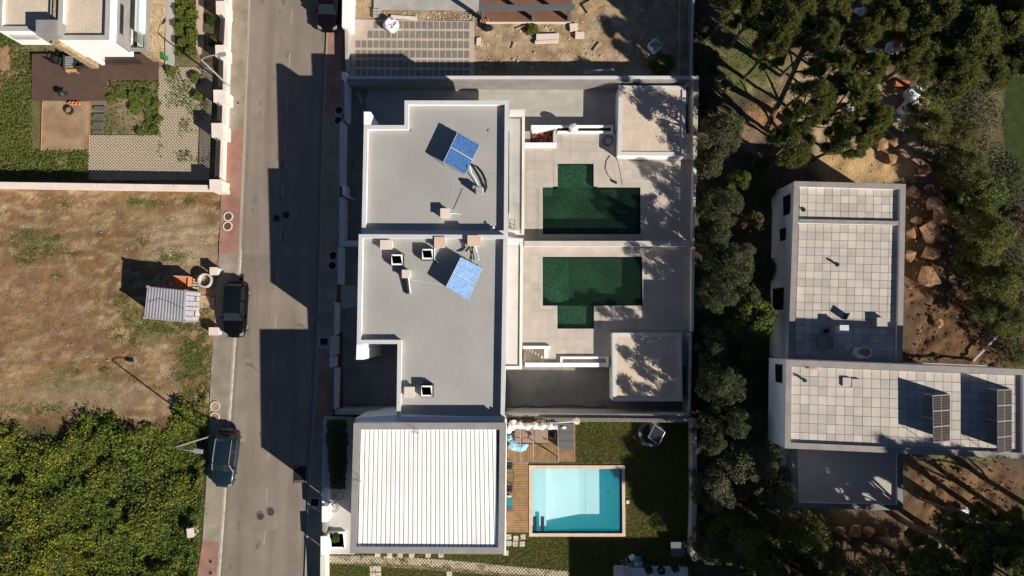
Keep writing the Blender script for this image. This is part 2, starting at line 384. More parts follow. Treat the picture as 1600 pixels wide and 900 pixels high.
# ================================================================== THE SETTING: ground, street, pavements
def lerp_line(pts, y):
    ys = [p[1] for p in pts]; xs = [p[0] for p in pts]
    if y <= ys[0]: k = (xs[1] - xs[0]) / (ys[1] - ys[0]); return xs[0] + k * (y - ys[0])
    if y >= ys[-1]: k = (xs[-1] - xs[-2]) / (ys[-1] - ys[-2]); return xs[-1] + k * (y - ys[-1])
    return float(np.interp(y, ys, xs))
KERB_L = [(390, 0), (382, 225), (375, 395), (366, 530), (357, 662), (349, 790), (341, 900)]
EDGE_L = [(361, 0), (356, 130), (350, 225), (345, 320), (341, 420), (331, 550), (327, 640), (322, 760), (316, 850), (308, 900)]
KERB_R = [(512, 0), (507, 130), (502, 240), (500, 370), (496, 500), (492, 600), (486, 690), (481, 770), (476, 900)]
EDGE_R = [(538, 0), (534, 130), (530, 370), (524, 500), (521, 640), (508, 760), (502, 900)]
# near ground: one gridded sheet with soil colours and relief, with a pit where the three terraced plots stand
HX0, HX1, HY0, HY1 = -13.3, 14.4, -23.0, 19.9
def axis(a, h0, h1, b, st_): return np.unique(np.round(np.concatenate([np.linspace(a, h0, int((h0 - a) / st_) + 1), np.linspace(h0, h1, int((h1 - h0) / st_) + 1), np.linspace(h1, b, int((b - h1) / st_) + 1)]), 4))
gx, gy = axis(-58, HX0, HX1, 58, .26), axis(-38, HY0, HY1, 40, .26)
XX, YY = np.meshgrid(gx, gy); PX, PY = to_px(XX, YY, -SL * YY)
CLRS = np.zeros(XX.shape + (3,)); CLRS[:] = (.085, .062, .042)
def paint(mask, col, amt=1): 
    m = (np.clip(mask, 0, 1) * amt)[..., None]; CLRS[:] = CLRS * (1 - m) + np.array(col) * m
n1, n2, n3 = N1(XX * .22, YY * .22), N2(XX * .6, YY * .6), N3(XX * 1.6, YY * 1.6)
nst = N3(XX * .5 + 40, YY * 2.6)
def blob(cx, cy, rx, ry, soft=.5, wob=.5):
    d = np.sqrt(((PX - cx) / rx) ** 2 + ((PY - cy) / ry) ** 2) + (n2 - .5) * wob * 1.6
    return 1 - sstep(1 - soft, 1 + soft * .3, d)
left = PX < 348
lot = left & (PY > 290)
paint(lot * 1., (.262, .164, .078)); paint(lot * sstep(.42, .58, n1), (.200, .108, .048)); paint(lot * sstep(.5, .68, nst), (.34, .24, .14), .8)
paint(lot * sstep(.54, .72, N1(XX * 1.1, YY * 1.3)), (.17, .108, .055), .8); paint(lot * sstep(.55, .7, N2(XX * .9 + 30, YY * 3.4)), (.14, .085, .042), .55); paint(lot * sstep(.58, .7, N1(XX * 1.3 + 11, YY * 3.0)), (.42, .32, .21), .6)
paint(blob(285, 375, 75, 50, .6), (.36, .28, .18), .8); paint(blob(60, 480, 120, 120, .8), (.25, .145, .075), .6)
for b in ((200, 380, 30, 12), (60, 375, 40, 16), (250, 500, 60, 30), (300, 560, 45, 40), (215, 320, 40, 9), (235, 530, 30, 20), (120, 600, 80, 25)): paint(blob(*b, .6, .9) * left, (.13, .125, .045), .7)
paint(blob(140, 620, 190, 30, .8) * left, (.25, .185, .11), .8)
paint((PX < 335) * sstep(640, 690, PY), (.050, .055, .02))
paint((left & (PY < 290)) * 1., (.12, .11, .045)); paint((left & (PY < 290)) * sstep(.5, .66, n2), (.24, .17, .10), .8); paint(blob(205, 172, 34, 34, .6) * left, (.25, .19, .12)); paint(left * (PY < 150) * (PX < 20) * (PY > 62), (.36, .20, .12), .8)
nb = (PY < 120) & (PX > 530) & (PX < 1085)
paint(nb * 1., (.33, .235, .14)); paint(nb * sstep(.46, .64, n2), (.23, .145, .08), .8); paint(nb * sstep(.52, .7, n3), (.42, .33, .23), .6)
east = PX > 1085
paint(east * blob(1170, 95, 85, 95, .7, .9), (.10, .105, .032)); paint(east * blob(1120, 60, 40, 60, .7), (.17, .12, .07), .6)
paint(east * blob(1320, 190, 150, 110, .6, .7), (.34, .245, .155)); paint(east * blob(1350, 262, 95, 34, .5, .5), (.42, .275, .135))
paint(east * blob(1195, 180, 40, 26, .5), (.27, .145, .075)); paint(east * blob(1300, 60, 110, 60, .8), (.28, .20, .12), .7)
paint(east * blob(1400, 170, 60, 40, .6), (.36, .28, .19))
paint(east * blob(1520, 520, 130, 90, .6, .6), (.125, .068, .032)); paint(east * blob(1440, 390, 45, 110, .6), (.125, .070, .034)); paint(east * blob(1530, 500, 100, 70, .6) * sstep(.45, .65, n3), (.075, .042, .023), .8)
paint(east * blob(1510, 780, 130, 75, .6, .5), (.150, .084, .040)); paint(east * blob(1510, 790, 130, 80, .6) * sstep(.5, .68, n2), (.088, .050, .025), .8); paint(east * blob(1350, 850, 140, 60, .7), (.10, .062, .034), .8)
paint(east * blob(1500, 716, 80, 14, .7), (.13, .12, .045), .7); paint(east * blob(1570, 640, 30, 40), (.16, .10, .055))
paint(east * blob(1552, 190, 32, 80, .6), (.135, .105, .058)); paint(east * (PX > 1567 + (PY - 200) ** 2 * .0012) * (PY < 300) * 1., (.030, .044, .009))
RUT = np.zeros_like(XX)                                        # wheel ruts across the bare lot
for pts in ([(-5, 365), (120, 350), (230, 352), (345, 330)], [(-5, 377), (120, 362), (230, 364), (345, 345)], [(60, 300), (90, 380), (70, 470), (130, 560), (210, 590)], [(74, 300), (104, 380), (84, 470), (142, 555), (215, 578)], [(345, 368), (260, 372), (190, 395), (150, 450), (150, 540)], [(345, 380), (262, 385), (200, 405), (164, 455), (163, 540)], [(0, 520), (70, 500), (160, 512), (220, 545)], [(0, 533), (70, 513), (160, 525), (220, 558)]):
    for (ax, ay), (bx, by) in zip(pts[:-1], pts[1:]):
        u = np.clip(((PX - ax) * (bx - ax) + (PY - ay) * (by - ay)) / ((bx - ax) ** 2 + (by - ay) ** 2), 0, 1); d = np.hypot(PX - ax - u * (bx - ax), PY - ay - u * (by - ay)) + (n3 - .5) * 5; RUT = np.maximum(RUT, np.exp(-(d / 3.6) ** 2))
RUT *= lot & (PX < 343); paint(RUT, (.185, .118, .060), .55)
CLRS *= (1 + (n3 - .5) * .35)[..., None]
n4 = N1(XX * 3.1, YY * 3.1, 2)
relief = (n2 - .5) * .12 + (n3 - .5) * .09 + (n4 - .5) * .05
relief = relief * (1 + 4.5 * np.maximum(blob(1520, 510, 150, 110, .7), blob(1510, 790, 140, 80, .7)) * east + 1.2 * east * (PX < 1565))
ZZ = -SL * YY - .06 + relief - RUT * .05
exl = np.interp(PY, [p[1] for p in EDGE_L], [p[0] for p in EDGE_L]); street = (PX > exl + 6) & (PX < 545)
ZZ = np.where(lot & ~street, ZZ + .13, ZZ)
ZZ = np.where(street, -SL * YY - .10, ZZ)
ZZ = np.where((PX > 531) & (PX < 552) & (PY > 125), ZZ - .7, ZZ); ZZ = np.where((PX > 505) & (PX < 552) & (YY < -7.8), ZZ - .7, ZZ)
plotA = (PX < 348) & (PY < 292) & (PX > 0); ZZ = np.where(plotA, -SL * YY - .05, ZZ)
ny_, nx_ = XX.shape; idx = np.arange(ny_ * nx_).reshape(ny_, nx_)
qf = np.stack([idx[:-1, :-1], idx[:-1, 1:], idx[1:, 1:], idx[1:, :-1]], -1)
cxm, cym = (XX[:-1, :-1] + XX[1:, 1:]) / 2, (YY[:-1, :-1] + YY[1:, 1:]) / 2
keep = ~((cxm > HX0) & (cxm < HX1) & (cym > HY0) & (cym < HY1)); qf = qf[keep]
gm = M('earth', (1, 1, 1), .95, .16, 1.8, .26, 8, bump=.9, bsc=8); b_ = gm.node_tree.nodes
at = b_.new('ShaderNodeAttribute'); at.attribute_name = 'soil'
vs_ = [q for q in b_ if q.type == 'VECT_MATH'][0]; gm.node_tree.links.new(at.outputs['Color'], vs_.inputs[0])
me = bpy.data.meshes.new('ground'); V = np.stack([XX, YY, ZZ], -1).reshape(-1, 3)
far = [(-700, -38), (700, -38), (700, 40), (-700, 40), (-58, -38), (58, -38), (58, 40), (-58, 40), (-700, -700), (700, -700), (700, 700), (-700, 700)]
FV = [(x, y, -SL * y - .06) for x, y in far]; o0 = len(V)
polys = [list(map(int, f)) for f in qf] + [[o0 + i for i in f] for f in ([0, 4, 7, 3], [5, 1, 2, 6], [8, 9, 1, 0], [3, 2, 10, 11])]
me.from_pydata(np.vstack([V, FV]).tolist(), [], polys); me.polygons.foreach_set('use_smooth', [True] * len(me.polygons))
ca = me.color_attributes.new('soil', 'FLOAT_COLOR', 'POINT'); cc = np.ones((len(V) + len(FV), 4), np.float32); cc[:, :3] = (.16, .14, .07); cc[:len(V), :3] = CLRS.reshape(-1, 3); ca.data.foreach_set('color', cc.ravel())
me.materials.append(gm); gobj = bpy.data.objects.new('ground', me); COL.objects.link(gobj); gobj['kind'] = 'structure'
struct(MB().prism([(HX0, HY0), (HX1, HY0), (HX1, HY1), (HX0, HY1)], -3.6, -3.0), 'plot_base', 'concrete_dark')

def ribbon(a, b, y0, y1, dz, name, mat, skirt=.0, step=40, offa=0, offb=0):
    m = MB(); ys = list(np.arange(y0, y1, step)) + [y1]; L = []; Q = []
    for y in ys: L.append(G((lerp_line(a, y) if isinstance(a, list) else a) + offa, y, dz)); Q.append(G((lerp_line(b, y) if isinstance(b, list) else b) + offb, y, dz))
    n = len(ys); m.add(L + Q, [[i, i + 1, n + i + 1, n + i] for i in range(n - 1)])
    if skirt:
        for P in (L, Q): m.add([p for p in P] + [p - Vector((0, 0, skirt)) for p in P], [[i, i + 1, n + i + 1, n + i] for i in range(n - 1)])
        for i in (0, -1): m.add([L[i], Q[i], Q[i] - Vector((0, 0, skirt)), L[i] - Vector((0, 0, skirt))], [[0, 1, 2, 3]])
    return struct(m, name, mat)
ribbon(KERB_L, KERB_R, -300, 1300, .0, 'road', 'asphalt', offa=-1, offb=1)
ribbon(EDGE_L, KERB_L, -300, 202, .12, 'pavement', 'pavement', .2, offb=-2.6)
ribbon(EDGE_L, KERB_L, 202, 395, .12, 'pavement', 'red_paving', .2, offb=-2.6)
ribbon(EDGE_L, KERB_L, 395, 846, .12, 'pavement', 'pavement', .2, offb=-2.6)
ribbon(EDGE_L, KERB_L, 846, 1300, .12, 'pavement', 'red_paving', .2, offb=-2.6)
ribbon(KERB_L, KERB_L, -300, 1300, .125, 'kerb', 'kerb', .2, offa=-2.6)
ribbon(KERB_R, EDGE_R, -300, 62, .12, 'pavement', 'red_paving', .2, offa=2.6)
ribbon(KERB_R, EDGE_R, 62, 178, .12, 'pavement', 'red_paving', .2, offa=2.6)
ribbon(KERB_R, EDGE_R, 178, 560, .12, 'pavement', 'pavement', .2, offa=2.6)
ribbon(KERB_R, EDGE_R, 560, 660, .12, 'pavement', 'red_paving', .2, offa=2.6)
ribbon(KERB_R, EDGE_R, 660, 1300, .12, 'pavement', 'pavement', .2, offa=2.6)
ribbon(KERB_R, KERB_R, -300, 1300, .125, 'kerb', 'kerb', .2, offb=2.6)
ribbon(KERB_L, KERB_L, 390, 1300, .005, 'edge_line', 'white_line', offa=1.2, offb=3.2)
m = MB()
for k in range(-3, 18):
    y0 = 16 + 68 * k - 1; x0 = 453 - (y0 - 60) * .0525
    m.quad(G(x0, y0, .005), G(x0 + 2, y0, .005), G(x0 + .9, y0 + 21, .005), G(x0 - 1.1, y0 + 21, .005))
struct(m, 'lane_dashes', 'white_line_worn')

def patch(pts, mat, name='road_patch'): struct(MB().add([tuple(G(x, y, .0025)) for x, y in pts], [list(range(len(pts)))]), name, mat)
patch([(376, 398), (432, 398), (428, 452), (372, 452)], 'asphalt_patch'); patch([(394, 96), (416, 96), (412, 210), (389, 210)], 'asphalt_pale'); patch([(372, 560), (392, 560), (384, 690), (362, 690)], 'asphalt_pale'); patch([(398, 786), (436, 784), (435, 828), (396, 830)], 'asphalt_pale')
rq = random.Random(5); m = MB()
for k in range(10):                                               # cracks and sealed joints
    x, y = rq.uniform(380, 470), rq.uniform(0, 880); x -= (y - 300) * .05; P_ = []
    for j in range(rq.randint(4, 9)): P_.append(G(x, y, .003)); x += rq.uniform(-5, 5); y += rq.uniform(3, 11)
    m.tube(P_, .008, 3)
struct(m, 'road_cracks', 'crack'); m = MB()
for k in range(26):                                               # oil drips and stains along the wheel tracks
    y = rq.uniform(0, 890); x = lerp_line(KERB_L, y) + rq.choice((22, 48, 62)) + rq.uniform(-6, 6); c = G(x, y, .0035 + k * .00002); rr = rq.uniform(.05, .32); ph = rq.random() * 6
    m.add([(c.x + rr * (1 + .35 * math.sin(3 * a + ph)) * math.cos(a) * .6, c.y + rr * (1 + .3 * math.sin(2 * a + ph)) * math.sin(a) * 1.5, c.z - SL * rr * math.sin(a) * 1.5) for a in np.linspace(0, 2 * PI, 12)[:-1]], [list(range(11))])
struct(m, 'road_stains', 'stain')
ribbon(KERB_L, KERB_L, 200, 1300, .003, 'gutter', 'asphalt_patch', offa=3.4, offb=7.5); ribbon(KERB_R, KERB_R, -300, 1300, .003, 'gutter', 'asphalt_patch', offa=-6, offb=-.4)

# ------------------------------------------------------------------ small street fittings
def disc(px, py, r, name, mat, label, cat, group=None, dz=.006, h=.012):
    c = G(px, py, dz); t = thing(name, label, cat, c, group)
    MB().pipe((0, 0), r, r * .84, 0, h + .006).build('frame', 'concrete_dark', t, local=True); MB().cyl((0, 0), r * .8, 0, h).build('lid', mat, t, local=True)
    m = MB()
    for k in range(-2, 3): m.box((0, k * r * .26, h + .004), (r * 1.1, r * .07, .01))
    m.build('ribs', 'dark_metal', t, local=True); return t
disc(407, 807, .36, 'manhole_cover', 'manhole', 'rusty round manhole cover in the sunny road, the nearer of two to the left kerb', 'manhole cover', 'rusty manhole covers in the sunny road')
disc(423, 800, .36, 'manhole_cover', 'manhole', 'rusty round manhole cover in the sunny road, the nearer of two to the white dashes', 'manhole cover', 'rusty manhole covers in the sunny road')
disc(432, 341, .34, 'manhole_cover', 'dark_metal', 'dark manhole cover in the house shadow, nearest the shadow edge', 'manhole cover', 'manhole covers in the shaded road')
disc(447, 336, .34, 'manhole_cover', 'dark_metal', 'dark manhole cover in the house shadow, further from the shadow edge', 'manhole cover', 'manhole covers in the shaded road')
disc(329, 877.5, .14, 'valve_cover', 'dark_metal', 'small dark valve cover in red paving, upper of two at the bottom edge', 'valve cover', 'valve covers in the red pavement', .128)
disc(329, 895.5, .14, 'valve_cover', 'dark_metal', 'small dark valve cover in red paving, lower of two at the bottom edge', 'valve cover', 'valve covers in the red pavement', .128)
def drain(px, py, w, d, name, label, cat, dz=.006, frame='concrete', pit='black', group=None, rz=.06):
    t = thing(name, label, cat, G(px, py, dz), group, -rz)
    MB().ring([(-w / 2, -d / 2), (w / 2, -d / 2), (w / 2, d / 2), (-w / 2, d / 2)], [(-w / 2 + .07, -d / 2 + .07), (w / 2 - .07, -d / 2 + .07), (w / 2 - .07, d / 2 - .07), (-w / 2 + .07, d / 2 - .07)], -.02, .02).build('frame', frame, t, local=True)
    MB().box((0, 0, -.005), (w - .14, d - .14, .02)).build('bed', pit, t, local=True)
    m = MB(); k = -w / 2 + .12
    while k < w / 2 - .1: m.box((k, 0, .008), (.035, d - .15, .016)); k += .08
    if pit == 'black': m.build('grate', 'dark_metal', t, local=True)
    return t
drain(378, 434, .36, .62, 'street_drain', 'rusty street drain at the left kerb above the black car', 'drain', frame='manhole')
drain(468, 746, .95, 1.8, 'street_drain', 'large dark grating in the shaded road by the right kerb', 'drain', frame='black')
drain(372, 161, .3, .3, 'meter_cover', 'small dark square cover in the pavement below the upper street lamp', 'cover', .126, frame='pavement')
for i, (x, y) in enumerate(((505, 357), (502, 431), (498, 500), (496, 565), (492, 634))):
    w = ('topmost', 'second', 'middle', 'fourth', 'lowest')[i]
    drain(x, y, .34, .78, 'service_cover', f'pale service cover in the shaded right pavement, {w} of the row of five', 'cover', .126, 'coping_grey', 'concrete_dark', 'service covers along the shaded pavement')
for x, y, lab in ((506.5, 535, 'square empty tree pit in the shaded pavement beside the sunlit gate pier'), (492, 786, 'square empty tree pit in the shaded pavement beside the white house gate piers')):
    t = thing('tree_pit', lab, 'tree pit', G(x, y, .1), 'square tree pits', -.04)
    o4 = [(-.42, -.45), (.42, -.45), (.42, .45), (-.42, .45)]; MB().ring(o4, inset(o4, .11), 0, .06).build('edging', 'concrete', t, local=True); MB().prism(inset(o4, .11), 0, .03).build('soil', 'black', t, local=True)
def pit_ring(px, py, mat, soil, label, group):
    t = thing('round_tree_pit', label, 'tree pit', G(px, py, .1), group)
    MB().pipe((0, 0), .40, .31, 0, .07).build('edging', mat, t, local=True); MB().cyl((0, 0), .31, 0, .035).build('soil', soil, t, local=True)
for x, y, mt, so, lab in ((357, 338.5, 'pale_slab', 'manhole', 'pale round tree pit in the red pavement, upper of the sunny pair'), (356, 353.5, 'pale_slab', 'manhole', 'pale round tree pit in the red pavement, lower of the sunny pair'),
        (336.5, 634.5, 'yellow_paint', 'pavement', 'cream round pit beside the weeds behind the blue car, upper of two'), (336, 651.5, 'yellow_paint', 'red_paving', 'cream round pit beside the weeds behind the blue car, nearer the car'),
        (530, 172.5, 'concrete', 'black', 'grey round pit in the shaded red pavement, upper of the northern pair'), (528.5, 188.5, 'concrete', 'black', 'grey round pit in the shaded red pavement, lower of the northern pair'),
        (520.5, 399.5, 'concrete', 'black', 'grey round pit by the middle front wall, upper of the two'), (519.5, 415, 'concrete', 'black', 'grey round pit by the middle front wall, lower of the two')):
    pit_ring(x, y, mt, so, lab, 'round tree pits in the pavements')

# curved street lamps: base, pole, bent arm and head
def lamp(base, knee, head, h, label, arm_r=.045):
    b = G(*base, .1); t = thing('street_lamp', label, 'street lamp', b, 'street lamps'); k = W(*knee, b.z + h) - b; e = W(*head, b.z + h + .35) - b
    k.z = h; pts = [Vector((0, 0, .9)), k * .55 + Vector((0, 0, .0)), k * .86, k]
    pts[1].z = h * .55; pts[2].z = h * .86
    MB().cyl((0, 0), .10, 0, .9, 12).build('base', 'galvanised', t, local=True)
    MB().tube(pts, [.075, .066, .058, .052], 8).build('pole', 'galvanised', t, local=True)
    d = e - k; arc = [k + Vector((d.x * u, d.y * u, .42 * math.sin(u * PI * .62))) for u in np.linspace(0, 1, 10)]
    n = (k * .98 - pts[2]); n.z = 0
    for i, u in enumerate(np.linspace(0, 1, 10)): arc[i] += n * (.55 * math.sin(u * PI) * (1 - u))
    MB().tube(arc, arm_r, 7).build('arm', 'galvanised', t, local=True)
    a = math.atan2(d.y, d.x); c = arc[-1]; m = MB(); u = Vector((math.cos(a), math.sin(a), 0)); w = Vector((-u.y, u.x, 0))
    for q, (s0, s1, wd, th) in enumerate(((-.1, .12, .09, .10),)): m.slab4([c + u * s0 - w * wd, c + u * s0 + w * wd, c + u * s1 + w * .17, c + u * s1 - w * .17], th)
    m.slab4([c + u * .12 - w * .17, c + u * .12 + w * .17, c + u * .58 + w * .15, c + u * .58 - w * .15], .1)
    hd = m.build('lamp_head', 'metal_pale', t, local=True)
    MB().box(c + u * .35 + Vector((0, 0, -.115)), (.3, .22, .03), a).build('lens', 'lamp_clear', hd, local=True)
lamp((359, 135.5), (314, 93), (341, 86), 5.2, 'curved grey street lamp on the pavement beside the gravel roofed house')
lamp((332, 680), (273, 699), (304, 704.5), 6.0, 'curved grey street lamp leaning over the green weeds by the blue car')
t = thing('road_sign', 'small red road sign standing in the shade by the right kerb', 'road sign', G(474, 722, .1))
MB().cyl((0, 0), .025, 0, 2.0, 8).build('post', 'galvanised', t, local=True)
MB().box((-.05, 0, 2.2), (.62, .03, .16), .15).build('plate', 'red_sign', t, local=True); MB().box((-.05, -.03, 2.2), (.3, .012, .06), .15).build('bar', 'render_white', t, local=True)

# ------------------------------------------------------------------ cars
def build_car(name, label, paint, rear, front, L=4.55, Wd=1.86, roof_mat=None, rails=False, rhood=.92, hgt=1.62, hz=.75):
    a, b = W(*rear, gz(0) + hz), W(*front, gz(0) + hz); mid = (a + b) / 2
    z = gz(mid.y); a, b = W(*rear, z + hz), W(*front, z + hz); mid = (a + b) / 2; d = b - a
    rz = math.atan2(-d.x, d.y); t = thing(name, label, 'car', (mid.x, mid.y, z + .004), 'parked cars', rz); t.rotation_euler.x = math.atan(SL) * (1 if d.y < 0 else -1)
    hw = Wd / 2
    # body stations: y, half width, sill z, beltline z, top z
    ST = [(-L / 2, .62, .42, .62, .78), (-L / 2 + .06, .80, .33, .72, .95), (-L / 2 + .28, .93, .26, .84, 1.02), (-1.35, 1.0, .24, .88, 1.03), (-.5, .99, .24, .90, 1.03), (.45, .99, .24, .90, 1.02),
          (1.0, .99, .24, .88, 1.0), (1.45, .98, .24, .84, .98), (L / 2 - .36, .92, .27, .76, .90), (L / 2 - .12, .80, .33, .66, .80), (L / 2, .58, .42, .58, .66)]
    m = MB(); prof = 11; vs = []
    for y, w, z0, zb, zt in ST:
        w *= hw
        ring = [(w * .82, z0), (w * .97, z0 + .12), (w, zb * .62), (w * .985, zb), (w * .80, zt - .02), (0, zt + .02)]
        ring = ring + [(-x, q) for x, q in ring[:-1][::-1]]
        vs += [(x, y, q) for x, q in ring]
    n = len(ST); fs = []
    for i in range(n - 1):
        for k in range(prof - 1): fs.append([i * prof + k, i * prof + k + 1, (i + 1) * prof + k + 1, (i + 1) * prof + k])
        fs.append([i * prof + prof - 1, i * prof, (i + 1) * prof, (i + 1) * prof + prof - 1])
    fs += [list(range(prof)), [(n - 1) * prof + k for k in range(prof)][::-1]]
    m.add(vs, fs); body = m.build('body', paint, t, smooth=True, local=True); sb = body.modifiers.new('s', 'SUBSURF'); sb.levels = 1; sb.render_levels = 2
    # cabin corners
    yf0, yf1, yr1, yr0 = .98, .34, -1.62, -2.05; zb, zr = .98, hgt; wb, wt = hw * .90, hw * .70
    A = lambda s: [Vector((s * wb, yf0, zb)), Vector((s * wt, yf1, zr - .04)), Vector((s * wt, yr1, zr - .06)), Vector((s * wb * .97, yr0, zb))]
    Lf, Rt = A(-1), A(1)
    cab = MB(); cab.add(Lf + Rt, [[0, 1, 2, 3], [7, 6, 5, 4], [0, 4, 5, 1], [1, 5, 6, 2], [2, 6, 7, 3]]); cab.build('cabin', paint, t, local=True)
    def pane(q, nm, mat, off=.015, sh=.86):
        c = sum(q, Vector()) / 4; nn = (q[1] - q[0]).cross(q[3] - q[0]).normalized()
        if nn.dot(c - Vector((0, -.4, 1.1))) < 0: nn = -nn
        qq = [c + (v - c) * sh + nn * off for v in q]; MB().slab4(qq, .012).build(nm, mat, t, local=True)
    pane([Lf[0], Rt[0], Rt[1], Lf[1]], 'windscreen', 'car_glass_pale', sh=.92); pane([Lf[3], Rt[3], Rt[2], Lf[2]], 'rear_window', 'car_glass', sh=.84)
    for Q in (Lf, Rt):
        midb, midt = (Q[0] + Q[3]) / 2, (Q[1] + Q[2]) / 2
        pane([Q[0], Q[1], midt, midb], 'side_window', 'car_glass'); pane([midb, midt, Q[2], Q[3]], 'side_window', 'car_glass')
    r = MB(); vs = []
    for y, w, z in ((yf1 + .05, .95, zr - .045), (yf1 - .3, 1.0, zr - .005), (-.6, 1.01, zr + .012), (yr1 + .3, .99, zr - .015), (yr1 - .16, .94, zr - .05)):
        vs += [(-wt * w, y, z - .03), (-wt * w * .55, y, z + .01), (0, y, z + .02), (wt * w * .55, y, z + .01), (wt * w, y, z - .03)]
    r.add(vs, [[i * 5 + k, i * 5 + k + 1, i * 5 + 6 + k, i * 5 + 5 + k] for i in range(4) for k in range(4)]); r.build('roof', roof_mat or paint, t, smooth=True, local=True)
    if rails:
        for s in (-1, 1): MB().tube([(s * wt * .97, yf1 - .1, zr - .02), (s * wt * .99, yf1 - .3, zr + .03), (s * wt * .98, yr1 + .3, zr + .02), (s * wt * .95, yr1 + .05, zr - .03)], .028, 6).build('roof_rail', 'silver', t, local=True)
    for s in (-1, 1):
        MB().tube([(s * wb, yf0, zb + .01), (s * wt, yf1, zr - .02)], .035, 6).build('pillar', 'silver' if rails else paint, t, local=True)
        mm = MB(); mm.box((s * (hw + .07), .72, 1.02), (.2, .11, .14), s * .2); mm.build('wing_mirror', paint, t, local=True, bevel=.02)
        MB().slab4([Vector((s * hw * .86, L / 2 - .16, .79)), Vector((s * hw * .52, L / 2 - .05, .775)), Vector((s * hw * .55, L / 2 - .25, .84)), Vector((s * hw * .88, L / 2 - .42, .88))], .06).build('headlight', 'lamp_clear', t, local=True)
        MB().slab4([Vector((s * hw * .90, -L / 2 + .22, .98)), Vector((s * hw * .60, -L / 2 + .06, .90)), Vector((s * hw * .60, -L / 2 + .14, 1.02)), Vector((s * hw * .88, -L / 2 + .34, 1.05))], .06).build('tail_light', 'tail_red', t, local=True)
        for y in (-1.38, 1.42):
            w = MB(); w.tube([(s * (hw - .32), y, .345), (s * (hw - .10), y, .345)], .345, 20); wh = w.build('tyre', 'rubber', t, local=True)
            MB().tube([(s * (hw - .11), y, .345), (s * (hw - .085), y, .345)], .22, 14).build('rim', 'metal_pale', wh, local=True)
    MB().box((0, -L / 2 - .01, .55), (.5, .02, .11)).build('number_plate', 'render_white', t, local=True)
    mg = MB(); mg.tube([(hw * .9 * math.sin(u), L / 2 - .30 * (1 - math.cos(u)) - .0, .50) for u in np.linspace(-1.1, 1.1, 9)], .05, 6); mg.build('front_bumper', paint, t, local=True)
    MB().tube([(-.42, .80, 1.05), (.1, .92, 1.02)], .012, 4).build('wiper', 'black', t, local=True)
    return t
build_car('parked_car', 'glossy black car parked beside the shipping container', 'car_black', (369.5, 441), (366, 526), roof_mat='car_glass')
build_car('parked_car', 'dark blue estate car with silver roof rails beside the weeds', 'car_blue', (357, 676), (347.5, 757), rails=True)
build_car('parked_car', 'black car in the shade at the top of the street', 'car_black', (516, -33), (512, 50), roof_mat='car_black')

# ================================================================== HOUSES
def coping_run(parent, a, b, ai, bi, z0, z1, mat, seg=2.4, name='coping'):
    a, b, ai, bi = Vector(a[:2]), Vector(b[:2]), Vector(ai[:2]), Vector(bi[:2]); n = max(1, round((b - a).length / seg))
    for i in range(n):
        g = .004 / max(.3, (b - a).length); u0, u1 = i / n + (g if i else 0), (i + 1) / n - (g if i < n - 1 else 0)
        MB().prism([a.lerp(b, u0), a.lerp(b, u1), ai.lerp(bi, u1), ai.lerp(bi, u0)], z0, z1, True).build(name, mat, parent)
def flat_house(name, label, outer, ztop, zbase, t=.30, up=.30, wall='render_white', cop='coping_white', roof='membrane', seg=2.6, loc=None):
    p = ccw(pxs(outer, ztop)); p = [q[:2] for q in p]; i1, i2 = inset(p, t), inset(p, .03)
    c = np.mean(np.array(p), 0); h = thing(name, label, 'house', (c[0], c[1], zbase))
    i3 = inset(p, t - .03)
    MB().prism(i2, zbase, ztop - up - .06).build('wall', wall, h); MB().ring(i2, i3, ztop - up - .06, ztop - .05).build('parapet', wall, h)
    MB().prism(i3, ztop - up - .10, ztop - up).build('roof', roof, h)
    for k in range(len(p)): coping_run(h, p[k], p[(k + 1) % len(p)], i1[k], i1[(k + 1) % len(p)], ztop - .05, ztop, cop, seg)
    return h, p
def lerp4(q, u, v): return q[0] * (1 - u) * (1 - v) + q[1] * u * (1 - v) + q[2] * u * v + q[3] * (1 - u) * v
def tiles(parent, q, nu, nv, z, th, mat, gap=.012, skip=None, name='tile', jit=0):
    """rows of equal tiles filling the quad q (world xy corners): every tile an object sharing one mesh"""
    q = [Vector((a[0], a[1], 0)) for a in q]; ang = math.atan2((q[1] - q[0]).y, (q[1] - q[0]).x)
    w = ((q[1] - q[0]).length + (q[2] - q[3]).length) / 2 / nu; d = ((q[3] - q[0]).length + (q[2] - q[1]).length) / 2 / nv
    me = None; o0 = world_loc(parent) if parent else Vector()
    for j in range(nv):
        for i in range(nu):
            c = lerp4(q, (i + .5) / nu, (j + .5) / nv); c.z = z
            if skip and skip(c): continue
            if me is None:
                ob = MB().box((0, 0, -th / 2), (w - gap, d - gap, th), bottom=False).build(name, mat, parent, local=True); me = ob.data
            else:
                ob = bpy.data.objects.new(name, me); COL.objects.link(ob); ob.parent = parent
            ob.location = c - o0 + Vector((0, 0, random.uniform(-jit, jit))); ob.rotation_euler.z = ang
